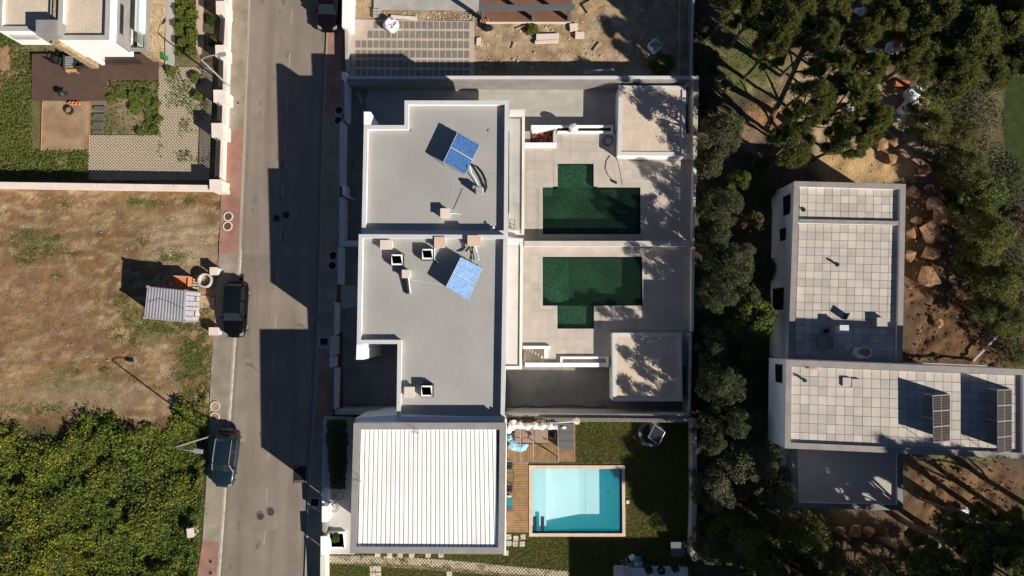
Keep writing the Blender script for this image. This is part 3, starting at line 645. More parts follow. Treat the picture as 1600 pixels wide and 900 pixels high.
# ---- north house
ZN, ZS, ZW = 5.75, 6.38, 7.17
hn, pn = flat_house('flat_roofed_house', 'northern of the two flat grey roofed white houses, with the deep blue solar panel', [(568.5, 195.5), (632, 195.5), (632, 157), (795, 157), (793.5, 366.5), (565, 366.5)], ZN, -1.0, up=.44)
MB().prism(pxs([(568.5, 174.5), (579, 174.5), (579, 195), (568.5, 195)], ZN), -.9, ZN - .003).build('wing_wall', 'render_white', hn)
hs, ps = flat_house('flat_roofed_house', 'middle white house with flat grey roof, three skylights and the pale blue solar panel', [(560.5, 366), (793, 367), (788.5, 658), (619.5, 658), (621, 537.5), (557.5, 537.5)], ZS, -.55, up=.44)
MB().prism(pxs([(557.3, 538), (567, 538), (567, 562), (556.3, 562)], ZS), -.5, ZS - .003).build('wing_wall', 'render_white', hs)
MB().prism(pxs([(567.5, 544), (576.5, 544), (576.5, 560), (567.5, 560)], 4.6), -.5, 4.6).build('porch_wall', 'wall_cream', hs)
def facade_window(h, x, y0, y1, z0, z1, face='E', mat='window_glass'):
    s = 1 if face == 'E' else -1; t = MB(); t.box((x + s * .02, (y0 + y1) / 2, (z0 + z1) / 2), (.06, y1 - y0, z1 - z0)); w = t.build('window', 'dark_metal', h)
    n = 3 if y1 - y0 > 2 else 2
    for k in range(n):
        a, b = y0 + (y1 - y0) * k / n + .04, y0 + (y1 - y0) * (k + 1) / n - .04
        MB().box((x + s * .045, (a + b) / 2, (z0 + z1) / 2), (.03, b - a, z1 - z0 - .1)).build('pane', mat, w)
xe = max(q[0] for q in pn); facade_window(hn, xe - .03, 8.5, 11.5, .05, 2.0); facade_window(hn, xe - .03, 8.5, 14.5, 2.9, 5.0); facade_window(hn, xe - .03, 12.3, 14.0, .05, 2.0)
xe = -.62; facade_window(hs, xe - .03, -3.6, -.2, .5, 2.5); facade_window(hs, xe - .03, .8, 5.5, 3.3, 5.6); facade_window(hs, xe - .03, -3.4, -.6, 3.3, 5.6)
xw = min(q[0] for q in pn); facade_window(hn, xw + .03, 9, 11, 2.6, 4.4, 'W'); facade_window(hn, xw + .03, 12.5, 13.6, 2.6, 4.4, 'W')
xw = min(q[0] for q in ps) + .1; facade_window(hs, xw + .0, 2, 4.4, 3.1, 4.9, 'W'); facade_window(hs, xw - .0, 5.0, 6.0, 3.1, 4.9, 'W')
# balconies (slab, kerb-like coping and floor, parts of their house)
MB().prism(pxs([(795.5, 171.5), (820, 171.5), (819, 366), (794, 366)], 2.3), 1.95, 2.24).build('balcony_slab', 'wall_cream', hn)
MB().prism(pxs([(796, 171.5), (820, 171.5), (820, 182.5), (796, 182.5)], 2.3), 2.24, 2.36).build('balcony_coping', 'wall_cream', hn)
MB().prism(pxs([(815.8, 183), (820, 183), (819, 366), (815, 366)], 2.3), 2.24, 2.36).build('balcony_coping', 'wall_cream', hn)
MB().prism(pxs([(796, 184.5), (814.5, 184.5), (813.5, 360), (795, 360)], 2.28), 2.24, 2.27).build('balcony_floor', 'concrete', hn)
m = MB(); 
for k in range(12):
    a = W(797 + k * 1.5, 183.7, 2.3); m.box((a.x, a.y, 2.30), (.03, .2, .05))
m.build('balcony_grate', 'metal_pale', hn)
MB().tube(pxs([(815.2, 186), (814.2, 358)], 2.34), .025, 5).build('balcony_channel', 'dark_metal', hn)
zb = 2.85
MB().prism(pxs([(791, 368), (817.5, 372), (815.5, 577), (788.5, 577)], zb), zb - .4, zb - .06).build('balcony_slab', 'wall_cream', hs)
MB().prism(pxs([(792, 384), (810.5, 384), (809, 569), (790, 569)], zb), zb - .06, zb - .02).build('balcony_floor', 'terrace_floor', hs)
MB().prism(pxs([(813, 380), (817.5, 380), (815.5, 577), (811.5, 577)], zb), zb - .06, zb + .05).build('balcony_coping', 'wall_cream', hs)
MB().prism(pxs([(789, 572), (811, 572), (811, 577), (789, 577)], zb), zb - .06, zb + .05).build('balcony_coping', 'wall_cream', hs)
MB().prism(pxs([(792, 371.5), (817.5, 373), (817.4, 379.6), (792, 379)], zb), zb - .06, zb + .08).build('balcony_coping', 'coping_white', hs)
MB().tube(pxs([(812, 385), (810.2, 571), (790, 571)], zb + .02), .03, 5).build('balcony_channel', 'dark_metal', hs)

# ---- roof gear
def roof_box(px0, py0, px1, py1, zr, h, mat, label, sides='render_white'):
    p = pxs([(px0, py0), (px1, py0), (px1, py1), (px0, py1)], zr + h); c = sum((Vector(q) for q in p), Vector()) / 4
    t = thing('roof_vent_box', label, 'roof vent', (c.x, c.y, zr)); ins = inset([q[:2] for q in p], .05)
    MB().prism(ins, zr + .003, zr + h - .06).build('shaft', sides, t); MB().prism([q[:2] for q in p], zr + h - .06, zr + h, True).build('cap', mat, t); return t
zN, zS = ZN - .44, ZS - .44
m = MB()                                                          # welded seams of the roof sheets
for k in range(18): a, b = W(576, 204 + k * 8.6, zN), W(786, 204 + k * 8.6, zN); m.box(((a.x + b.x) / 2, a.y, zN), (b.x - a.x, .04, .006))
o = m.build('roof_seam', 'membrane', hn); o['kind'] = 'stuff'; m = MB()
for k in range(21):
    x = 570 + k * 10.1; yb = 534 if x < 632 else 655; a, b = W(x, 374, zS), W(x, yb, zS); m.box((a.x, (a.y + b.y) / 2, zS), (.04, a.y - b.y, .006))
o = m.build('roof_seam', 'membrane', hs); o['kind'] = 'stuff'
roof_box(688, 325.5, 703, 340, zN, .62, 'pale_slab', 'pale square vent box near the south parapet of the northern grey roof')
roof_box(594, 375, 612.5, 390, zS, .55, 'pale_slab', 'pale vent box at the north west corner of the middle roof, beside a skylight')
roof_box(678.5, 370, 695.5, 387.5, zS, .55, 'pink_slab', 'pinkish vent box on the middle roof between skylight and solar panel')
roof_box(730.5, 367.5, 751, 384.5, zS, .75, 'pink_slab', 'pinkish vent box at the north parapet with black pipes running to the solar panel')
roof_box(628, 421.5, 641, 434.5, zS, .62, 'pale_slab', 'small pale vent box with a short dark duct on the middle roof')
roof_box(631.5, 604.5, 648, 621.5, zS, .5, 'pale_slab', 'pale vent box beside the southern skylight of the middle roof')
def skylight(px0, py0, px1, py1, zr, h, label):
    p = [q[:2] for q in pxs([(px0, py0), (px1, py0), (px1, py1), (px0, py1)], zr + h)]; c = np.mean(np.array(p), 0)
    t = thing('skylight', label, 'skylight', (c[0], c[1], zr), 'skylights on the middle roof')
    MB().prism(inset(p, -.06), zr + .003, zr + h - .12).build('upstand', 'dark_metal', t); MB().ring(p, inset(p, .11), zr + h - .12, zr + h).build('frame', 'render_white', t)
    MB().prism(inset(p, .10), zr + h - .1, zr + h - .05).build('glass', 'skylight_glass', t)
    MB().ring(inset(p, .13), inset(p, .17), zr + h - .05, zr + h - .035).build('inner_frame', 'metal_pale', t)
skylight(611.5, 397.5, 628.5, 414, zS, .62, 'square skylight on the middle roof nearest the street')
skylight(659.5, 389, 676, 405, zS, .62, 'square skylight on the middle roof beside the solar panel')
skylight(658, 602.5, 675, 619.5, zS, .62, 'square skylight at the south end of the middle roof')
a, b = W(634.5, 433, zS), W(638, 459, zS); t = thing('roof_duct', 'short dark round duct lying on the middle roof below a vent box', 'duct', a)
MB().tube([a + Vector((.02, 0, .3)), a.lerp(b, .5) + Vector((0, 0, .2)), b + Vector((0, 0, .14))], [.15, .15, .14], 10).build('pipe', 'black', t); MB().tube([a + Vector((.2, 0, .22)), b + Vector((.17, 0, .1))], .045, 6).build('white_pipe', 'render_white', t)
def collector(c4, zr, hi, lo, film_mat, label):
    NE, SE, SW_, NW = W(*c4[0], zr + lo + .55), W(*c4[1], zr + lo), W(*c4[2], zr + lo), W(*c4[3], zr + lo)
    # c4: high-north, low-north, low-south, high-south
    HN, LN, LS, HS = W(*c4[0], zr + hi), W(*c4[1], zr + lo), W(*c4[2], zr + lo), W(*c4[3], zr + hi)
    base = (HN + LN + LS + HS) / 4; t = thing('solar_collector', label, 'solar panel', (base.x, base.y, zr))
    for u0, u1 in ((0, .492), (.508, 1)):
        q = [HN.lerp(HS, u0), LN.lerp(LS, u0), LN.lerp(LS, u1), HN.lerp(HS, u1)]
        pn_ = MB().slab4(q, .08).build('panel', film_mat, t)
        nn = (q[1] - q[0]).cross(q[3] - q[0]).normalized(); nn = nn if nn.z > 0 else -nn
        e = MB()
        for i in range(4): e.tube([q[i] + nn * .01, q[(i + 1) % 4] + nn * .01], .018, 4)
        e.build('panel_frame', 'metal_pale', pn_)
        fr_ = MB()
        for k in range(15):
            fr_.tube([q[0].lerp(q[1], (k + .7) / 15.4 + .012 * (j % 2)).lerp(q[3].lerp(q[2], (k + .7) / 15.4 + .012 * (j % 2)), .06 + .88 * j / 12) + nn * .012 for j in range(13)], [.013 + .010 * ((j * 7 + k * 3) % 3) for j in range(13)], 3)
        fr_.build('film_ripple_glints', 'film_glint_blue' if film_mat == 'film_blue' else 'film_glint_pale', pn_)  # zigzag ripples with the film's highlights put into their pale colour
    f = MB()
    for A_, B_ in ((HN, LN), (HS, LS), (HN.lerp(HS, .5), LN.lerp(LS, .5))):
        g0, g1 = Vector((A_.x, A_.y, zr + .03)), Vector((B_.x, B_.y, zr + .03)); f.tube([g0, g1], .03, 4); f.tube([g0, A_], .03, 4); f.tube([g1, B_], .03, 4)
    f.tube([Vector((HN.x, HN.y, zr + .03)), Vector((LN.x, LN.y, zr + .6))], .02, 4)
    f.build('stand', 'galvanised', t); MB().tube([HN + Vector((0, 0, -.05)), HS + Vector((0, 0, -.05))], .03, 5).build('back_rail', 'metal_pale', t)
    for k in range(6):
        q0 = HN.lerp(LN, (k + .5) / 6); MB().box(q0, (.1, .05, .06)).build('clamp', 'metal_pale', t)
    return t
collector([(715, 206.5), (749.5, 227), (726.5, 272.5), (693, 253)], zN, 1.12, .12, 'film_blue', 'tilted solar collector in deep blue film on the northern roof')
collector([(720, 402), (753.5, 419), (731, 469), (697, 448)], zS, 1.12, .12, 'film_pale', 'tilted solar collector in pale blue film on the middle roof')
def rooftube(pts, zr, r, name, mat, label, cat, dz=None):
    P = [W(x, y, zr) for x, y in pts]
    for i, p in enumerate(P): p.z = zr + r + .01 + (dz[i] if dz else 0)
    return single(MB().tube(P, r, 6), name, mat, label, cat)
for i, w in enumerate((0, 1.6, 3.0)):
    o = [(736, 257), (744 + w, 262), (752 + w, 272), (757 + w, 283), (758 + w, 293), (756 + w * .6, 301)]
    rooftube(o, zN, .035, 'pipe_loop', 'pipe_black', ('innermost', 'middle', 'outermost')[i] + ' of three black pipe loops beside the deep blue solar panel', 'pipe', [.1, .35, .4, .3, .15, 0])
rooftube([(735, 262), (737, 272), (743, 281), (748, 292)], zN, .04, 'drain_pipe', 'render_white', 'white pipe bending from the deep blue solar panel', 'pipe', [.4, .3, .2, 0])
rooftube([(703, 334), (712, 333), (720, 335)], zN, .03, 'drain_pipe', 'render_white', 'white pipe stub beside the vent box of the northern roof', 'pipe')
rooftube([(708, 328), (716, 310), (723, 294)], zN, .012, 'cable', 'pipe_black', 'thin black cable on the northern roof between vent and stand', 'cable')
c = W(749, 297, zN + .7); t = thing('pump_stand', 'pale control box on a short post beside the black pipe loops', 'control box', (c.x, c.y, zN))
MB().box((0, 0, .45), (.5, .42, .9)).build('cabinet', 'membrane', t, local=True); MB().box((-.34, .2, .75), (.3, .2, .2)).build('valve', 'membrane', t, local=True); MB().box((.27, 0, .5), (.05, .3, .7)).build('door', 'pale_slab', t, local=True)
for i, (x0, x1) in enumerate(((734, 738), (737, 741.5), (740, 735), (742.5, 749))):
    rooftube([(x0, 385), ((x0 + x1) / 2, 395), (x1, 407)], zS, .045, 'solar_pipe', ('pipe_black', 'pipe_black', 'pipe_black', 'render_white')[i], ('leftmost black', 'second black', 'third black, crossing', 'white')[i] + ' pipe between the pinkish vent box and the pale blue panel', 'pipe', [.5, .4, .7])
rooftube([(679.5, 386), (678.5, 404), (685, 411)], zS, .035, 'drain_pipe', 'render_white', 'white pipe running down from the pinkish vent box past a skylight', 'pipe')
rooftube([(641, 437), (668, 441), (697, 446)], zS, .012, 'cable', 'render_white', 'thin white cable across the middle roof to the pale blue panel', 'cable')
for x, y, z, lab in ((644, 204.5, zN, 'small roof drain cap in the north west of the northern roof'), (764.5, 204.5, zN, 'small roof drain cap in the north east of the northern roof'), (573.5, 373.5, zS, 'small drain cowl in the north west corner of the middle roof')):
    c = W(x, y, z); t = thing('roof_drain', lab, 'roof drain', c); MB().cyl((0, 0), .09, 0, .07, 10).build('cap', 'concrete', t, local=True); MB().cyl((0, 0), .13, .002, .02, 10).build('flange', 'concrete_dark', t, local=True)
c = W(770.5, 356, zN + .5); t = thing('antenna', 'small white pipe cowl in the shadowed corner of the northern roof', 'vent', (c.x, c.y, zN))
MB().tube([(0, 0, 0), (0, 0, .35), (-.12, -.1, .5), (-.45, -.32, .45)], .05, 7).build('pipe', 'metal_pale', t, local=True); MB().box((.05, .03, .5), (.14, .14, .08), .6).build('cap', 'render_white', t, local=True)

# ---- white ribbed house
hw_, pw = flat_house('ribbed_roof_house', 'southern house with white ribbed sheet roof behind a grey coping', [(552.5, 661), (791, 661), (788.5, 866), (546.5, 864.5)], ZW, .2, t=.46, up=.2, roof='roof_gap', cop='coping_grey', seg=2.0)
qz = ZW - .18
q4 = [W(563.5, 670.5, qz), W(775.5, 670.5, qz), W(779.5, 855, qz), W(559, 855, qz)]
nr = 31
for k in range(nr):
    u0, u1 = (k + .02) / nr, (k + .98) / nr; a = [lerp4(q4, u, v) for u, v in ((u0, 0), (u1, 0), (u1, 1), (u0, 1))]
    for p_ in a: p_.z = qz
    m = MB(); l0, l1 = a[0].lerp(a[1], .0), a[3].lerp(a[2], .0)
    lo = Vector((0, 0, -.035)); r0, r1, s0, s1 = a[0].lerp(a[1], .10), a[0].lerp(a[1], .88), a[3].lerp(a[2], .10), a[3].lerp(a[2], .88)
    m.add([a[0] + lo, r0, r1, a[1] + lo, a[3] + lo, s0, s1, a[2] + lo], [[4, 5, 1, 0], [5, 6, 2, 1], [6, 7, 3, 2]]); m.build('roof_sheet', 'roof_sheet', hw_)
MB().prism(pxs([(556, 653), (620, 648), (788, 653), (788, 660.5), (553, 660.5)], 6.2), 1.0, 6.2).build('party_wall', 'render_white', hw_)
MB().prism(pxs([(789, 655), (791.8, 655), (790.5, 866), (787.5, 866)], ZW - .4), ZW - .9, ZW - .35).build('eaves_gutter', 'render_white', hw_)
xe = max(q[0] for q in pw); facade_window(hw_, xe - .03, -9.5, -7.2, 1.0, 3.1); facade_window(hw_, xe - .03, -15, -11, 1.0, 3.1); facade_window(hw_, xe - .03, -14.5, -9, 3.9, 5.9)
xw = min(q[0] for q in pw); facade_window(hw_, xw + .15, -15, -12.8, 3.8, 5.6, 'W'); facade_window(hw_, xw + .1, -11, -9, 3.8, 5.6, 'W')
def antenna(px, py, z, label):
    b = W(px, py, z); t = thing('roof_antenna', label, 'antenna', b); MB().tube([(0, 0, 0), (0, 0, 1.1)], .018, 5).build('mast', 'dark_metal', t, local=True)
    m = MB(); m.tube([(-.3, .05, 1.05), (.35, -.08, 1.05)], .012, 4)
    for k in range(5): m.tube([(-.25 + k * .13, -.16, 1.06), (-.25 + k * .13, .16, 1.06)], .008, 4)
    m.build('aerial', 'dark_metal', t, local=True)
antenna(562, 744, ZW, 'thin aerial on the west coping of the white ribbed roof'); antenna(651, 671, ZW - .2, 'thin aerial at the north edge of the white ribbed roof')

# ================================================================== THE TWO POOL PLOTS
struct(MB().prism(pxs([(545, 128), (1092, 128), (1092, 262), (545, 262)], -.95), -3, -.95), 'lower_yard', 'concrete')
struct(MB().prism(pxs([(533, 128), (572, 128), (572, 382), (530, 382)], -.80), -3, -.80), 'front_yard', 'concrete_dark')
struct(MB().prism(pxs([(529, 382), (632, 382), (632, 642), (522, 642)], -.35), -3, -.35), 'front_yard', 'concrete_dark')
struct(MB().prism(pxs([(533, 446), (559, 446), (559, 479), (533, 483)], -.33), -.5, -.33), 'front_path', 'concrete')
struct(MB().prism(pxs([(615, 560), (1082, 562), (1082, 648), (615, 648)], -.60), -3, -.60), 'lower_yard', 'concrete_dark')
def pool_plot(nm, z, patio, pool, step, plabel, skip_extra=None):
    P = [q[:2] for q in pxs(patio, z)]; a, b = W(pool[0], pool[1], z), W(pool[2], pool[3], z); c, d = W(step[0], step[1], z), W(step[2], step[3], z)
    px0, px1, py0, py1 = a.x, b.x, b.y, a.y; sx0, sx1, sy0, sy1 = c.x, d.x, d.y, c.y
    return P, (px0, px1, py0, py1), (sx0, sx1, sy0, sy1)
def rects_minus(X0, X1, Y0, Y1, holes):
    xs = sorted({X0, X1} | {h[0] for h in holes} | {h[1] for h in holes}); ys = sorted({Y0, Y1} | {h[2] for h in holes} | {h[3] for h in holes}); out = []
    for i in range(len(xs) - 1):
        for j in range(len(ys) - 1):
            cx, cy = (xs[i] + xs[i + 1]) / 2, (ys[j] + ys[j + 1]) / 2
            if X0 < cx < X1 and Y0 < cy < Y1 and not any(h[0] < cx < h[1] and h[2] < cy < h[3] for h in holes): out.append((xs[i], xs[i + 1], ys[j], ys[j + 1]))
    return out
def rc(r): return [(r[0], r[2]), (r[1], r[2]), (r[1], r[3]), (r[0], r[3])]
def pool(label, z, deep, step, depth, sdepth, water, tmat, smat, join, curb=True):
    t = thing('swimming_pool', label, 'swimming pool', ((deep[0] + deep[1]) / 2, (deep[2] + deep[3]) / 2, z - depth))
    m = MB(); x0, x1, y0, y1 = deep; m.quad((x0, y0, z - depth), (x1, y0, z - depth), (x1, y1, z - depth), (x0, y1, z - depth)); m.build('basin_floor', tmat, t)
    def wall(ax, ay, bx, by, zl, zt, mm): mm.quad((ax, ay, zl), (bx, by, zl), (bx, by, zt), (ax, ay, zt))
    m = MB(); zt = z - .004
    wall(x0, y0, x0, y1, z - depth, zt, m); wall(x1, y0, x1, y1, z - depth, zt, m)
    sx0, sx1, sy0, sy1 = step
    far, near = (y0, y1) if join == 'N' else (y1, y0)
    wall(x0, far, x1, far, z - depth, zt, m); wall(x0, near, sx0, near, z - depth, zt, m); wall(sx1, near, x1, near, z - depth, zt, m); wall(sx0, near, sx1, near, z - depth, z - sdepth, m); m.build('basin_wall', tmat, t)
    m = MB(); m.quad((sx0, sy0, z - sdepth), (sx1, sy0, z - sdepth), (sx1, sy1, z - sdepth), (sx0, sy1, z - sdepth)); m.build('shallow_floor', smat, t)
    m = MB(); wall(sx0, sy0, sx0, sy1, z - sdepth, zt, m); wall(sx1, sy0, sx1, sy1, z - sdepth, zt, m); e = sy1 if join == 'N' else sy0; wall(sx0, e, sx1, e, z - sdepth, zt, m); m.build('shallow_wall', smat, t)
    m = MB(); zz = z - .09; g = .002
    outl = [(x0 + g, y0 + g), (x1 - g, y0 + g), (x1 - g, y1 - g), (sx1 - g, y1 - g), (sx1 - g, sy1 - g), (sx0 + g, sy1 - g), (sx0 + g, y1 - g), (x0 + g, y1 - g)] if join == 'N' else [(x0 + g, y0 + g), (sx0 + g, y0 + g), (sx0 + g, sy0 + g), (sx1 - g, sy0 + g), (sx1 - g, y0 + g), (x1 - g, y0 + g), (x1 - g, y1 - g), (x0 + g, y1 - g)]
    m.add([(*q, zz) for q in outl], [list(range(len(outl)))]); m.build('water', water, t); return t
# north patio
zP = 0.0
A_, B_ = W(795, 208.5, zP), W(1086, 378, zP)
deepN = (W(848, 300, zP).x, W(1000.5, 300, zP).x, W(900, 366, zP).y, W(900, 291.5, zP).y); stepN = (W(871.5, 270, zP).x, W(927.5, 270, zP).x, deepN[3], W(900, 256, zP).y)
well = (W(822, 212, zP).x, W(868, 212, zP).x, W(840, 222.5, zP).y, W(840, 200, zP).y)
leftcut = (A_.x - .1, W(822, 212, zP).x, W(840, 222.5, zP).y, A_.y + 1)
m = MB()
for r in rects_minus(A_.x, B_.x, B_.y, A_.y, [deepN, stepN, well, leftcut]): m.prism(rc(r), -2.9, zP - .012)
pat = struct(m, 'north_patio', 'terrace_joint')
pvx, pvy = W(964, 240, zP).x, W(964, 248, zP).y
inr = lambda c, r, e=0: r[0] - e < c.x < r[1] + e and r[2] - e < c.y < r[3] + e
def skN(c): return inr(c, deepN, .3) or inr(c, stepN, .3) or inr(c, well, .3) or inr(c, leftcut, .3) or (c.x > pvx - .2 and c.y > pvy - .2)
n_u, n_v = round((B_.x - A_.x) / .74), round((A_.y - B_.y) / .74)
tiles(pat, [(A_.x, A_.y), (B_.x, A_.y), (B_.x, B_.y), (A_.x, B_.y)], n_u, n_v, zP, .014, 'terrace_tile', .010, skN, 'paving_tile')
def rim(parent, deep, step, join, z, w=.30, mat='terrace_tile'):
    m = MB(); x0, x1, y0, y1 = deep; sx0, sx1, sy0, sy1 = step
    if join == 'N':
        L = [(x0 - w, x1 + w, y0 - w, y0), (x0 - w, x0, y0, y1 + w), (x1, x1 + w, y0, y1 + w), (x0, sx0 - w, y1, y1 + w), (sx1 + w, x1, y1, y1 + w), (sx0 - w, sx0, y1, sy1 + w), (sx1, sx1 + w, y1, sy1 + w), (sx0, sx1, sy1, sy1 + w)]
    else:
        L = [(x0 - w, x1 + w, y1, y1 + w), (x0 - w, x0, y0 - w, y1), (x1, x1 + w, y0 - w, y1), (x0, sx0 - w, y0 - w, y0), (sx1 + w, x1, y0 - w, y0), (sx0 - w, sx0, sy0 - w, y0), (sx1, sx1 + w, sy0 - w, y0), (sx0, sx1, sy0 - w, sy0)]
    for r in L:
        nx = max(1, round((r[1] - r[0]) / .8)) if r[1] - r[0] > r[3] - r[2] else 1; ny = max(1, round((r[3] - r[2]) / .8)) if nx == 1 else 1
        for i in range(nx):
            for j in range(ny):
                a = (r[0] + (r[1] - r[0]) * i / nx + .005, r[0] + (r[1] - r[0]) * (i + 1) / nx - .005, r[2] + (r[3] - r[2]) * j / ny + .005, r[2] + (r[3] - r[2]) * (j + 1) / ny - .005)
                MB().prism(rc(a), z - .011, z + .003).build('pool_rim_tile', mat, parent)
rim(pat, deepN, stepN, 'N', zP)
pool('northern dark green swimming pool with its shallow bay towards the north', zP, deepN, stepN, 1.12, .42, 'water_green', 'pool_tile_green', 'pool_tile_step', 'N')
# pool entry step in the NW corner of the deep part
MB().prism(rc((deepN[0] + .01, deepN[0] + .85, deepN[3] - .6, deepN[3] - .01)), -1.11, -.30).build('entry_step', 'pool_tile_step', bpy.data.objects['swimming_pool'])
# south patio
zQ = .45
A_, B_ = W(786, 384, zQ), W(1082, 572.5, zQ)
deepS = (W(848, 430, zQ).x, W(1003.5, 430, zQ).x, W(900, 477.5, zQ).y, W(900, 401.5, zQ).y); stepS = (W(871, 490, zQ).x, W(928, 490, zQ).x, W(900, 513.5, zQ).y, deepS[2])
wellS = (W(790, 556, zQ).x, W(850, 556, zQ).x, W(820, 567, zQ).y, W(820, 545.5, zQ).y); wellT = (W(850, 556, zQ).x, W(957, 556, zQ).x, B_.y - .1, W(820, 567.5, zQ).y)
wellU = (A_.x - .1, W(850, 556, zQ).x, B_.y - .1, W(820, 567, zQ).y)
m = MB()
for r in rects_minus(A_.x, B_.x, B_.y, A_.y, [deepS, stepS, wellS, wellT, wellU]): m.prism(rc(r), -2.9, zQ - .012)
pas = struct(m, 'south_patio', 'terrace_joint')
pvx2, pvy2 = W(957, 560, zQ).x, W(957, 520, zQ).y
def skS(c): return inr(c, deepS, .3) or inr(c, stepS, .3) or inr(c, wellS, .3) or inr(c, wellT, .3) or inr(c, wellU, .3) or (c.x > pvx2 - .1 and c.y < pvy2 + .1)
n_u, n_v = round((B_.x - A_.x) / .74), round((A_.y - B_.y) / .74)
tiles(pas, [(A_.x, A_.y), (B_.x, A_.y), (B_.x, B_.y), (A_.x, B_.y)], n_u, n_v, zQ, .014, 'terrace_tile', .010, skS, 'paving_tile')
rim(pas, deepS, stepS, 'S', zQ)
ps_ = pool('middle dark green swimming pool with its shallow bay towards the south', zQ, deepS, stepS, 1.12, .42, 'water_green', 'pool_tile_green', 'pool_tile_step', 'S')
MB().prism(rc((deepS[0] + .01, deepS[0] + 1.6, deepS[2] + .01, deepS[3] - .01)), zQ - 1.11, zQ - .75).build('entry_step', 'pool_tile_step', ps_)
for i in range(2): MB().prism(rc((deepS[0] + 1.61 + i * .3, deepS[0] + 1.9 + i * .3, deepS[2] + .01, deepS[3] - .01)), zQ - 1.11, zQ - .85 - i * .1).build('entry_step', 'pool_tile_step', ps_)
# perimeter and garden walls
def wall(name, label, pts, ztop, zbase, mat='wall_cream', cop='coping_white', cat='garden wall', th=.05, seg=3.2, over=.03):
    p = [q[:2] for q in pxs(pts, ztop)]; c = np.mean(np.array(p), 0); t = thing(name, label, cat, (c[0], c[1], zbase)); pc = ccw(p)
    MB().prism(inset(pc, over), zbase, ztop - th).build('masonry', mat, t)
    e = sorted(range(4), key=lambda i: -(Vector(p[i]) - Vector(p[(i + 1) % 4])).length)[0]; q = [p[(e + k) % 4] for k in range(4)]
    coping_run(t, q[0], q[1], q[3], q[2], ztop - th, ztop, cop, seg); return t
wn = wall('boundary_wall', 'long white topped boundary wall north of the northern grey roofed house', [(541, 118.5), (1092, 118.5), (1092, 123.5), (541, 123.3)], 1.1, -1.0, 'render_white')
MB().prism(pxs([(541.5, 122.5), (1091.5, 122.7), (1091.5, 128), (541.5, 127.6)], .98), -1, .98).build('ledge', 'coping_dark', wn)
MB().prism(pxs([(533.5, 112), (541, 112), (541, 122), (533.5, 122)], 1.25), -1, 1.25).build('end_pier', 'render_white', wn)
wall('dividing_wall', 'pale wall dividing the two green pool terraces', [(819, 376.5), (1084, 376.5), (1085, 385), (819, 384.5)], 1.25, -.3, cop='terrace_floor')
wall('boundary_wall', 'low pale wall along the trees east of the northern pool', [(1083.5, 244), (1089, 244), (1084.5, 376), (1081.5, 376)], .65, -.9)
wall('boundary_wall', 'narrow wall along the trees beside the northern pavilion', [(1083, 129), (1092, 129), (1089, 243), (1083, 243)], .8, -.95, 'concrete', 'concrete')
wall('boundary_wall', 'low wall along the trees east of the middle pool', [(1081, 386), (1085.5, 386), (1084, 519), (1080, 519)], 1.05, -.5)
wall('boundary_wall', 'dark wall along the trees beside the southern pavilion', [(1078, 520), (1081.5, 520), (1079, 650), (1076, 650)], 1.6, -.6, 'concrete', 'concrete')
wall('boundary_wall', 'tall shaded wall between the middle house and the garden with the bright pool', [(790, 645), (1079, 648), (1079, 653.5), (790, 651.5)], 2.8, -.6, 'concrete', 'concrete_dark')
wall('boundary_wall', 'tall shaded wall between the two western front yards', [(524, 641), (620, 640), (620, 648), (523, 648)], 2.4, -.5, 'concrete', 'concrete')
wall('front_wall', 'shaded front wall of the northern house along the pavement', [(530.5, 190), (537, 190), (536, 290), (530.5, 290)], .6, -1, 'render_white')
wall('front_wall', 'low shaded front wall beside the round pits, northernmost of the front walls', [(538, 125), (545, 125), (544, 188), (538.5, 188)], .3, -1, 'render_white')
wall('front_wall', 'shaded front wall between the gate and the front dividing wall', [(530, 308), (537, 308), (536, 377), (530, 377)], .75, -1, 'render_white')
wall('front_wall', 'short shaded wall dividing the two front yards beside the roof corner', [(530, 376), (561, 376), (561, 383.5), (530, 383.5)], .9, -1, 'render_white')
wall('front_wall', 'shaded front wall of the middle house north of its path', [(528, 385), (534, 385), (533, 444), (527.5, 444)], 1.0, -.6, 'render_white')
wall('front_wall', 'thin shaded front wall of the middle house south of its path', [(522.5, 472), (525.5, 472), (524.5, 524), (522, 524)], 1.1, -.6, 'render_white')
wall('front_wall', 'shaded front wall of the middle house between sunlit pier and corner', [(522, 575), (527, 575), (526, 640), (521.5, 640)], 1.1, -.6, 'render_white')
wall('gate_pier', 'sunlit cream gate pier by the square tree pit in the shade', [(515.5, 525), (523.5, 525), (523.2, 555.5), (515, 555.5)], 1.55, -.4, 'wall_cream', 'terrace_floor', 'gate pier')
wall('gate_pier', 'shaded pier directly south of the sunlit gate pier', [(515.5, 556.5), (523, 556.5), (522.5, 574), (515, 574)], 1.2, -.4, 'render_white', 'coping_white', 'gate pier')
t = thing('front_gate', 'half open front gate in the shade beside the northern front wall', 'gate', G(536, 300, .05)); c = Vector(t.location)
MB().prism(pxs([(535, 289), (540, 289), (540, 304), (535, 304)], .8), -.7, .8).build('post', 'render_white', t); MB().slab4([W(537, 304, .7), W(550, 308, .7), W(550, 309.5, .7), W(537, 306, .7)], 1.2).build('leaf', 'coping_white', t)
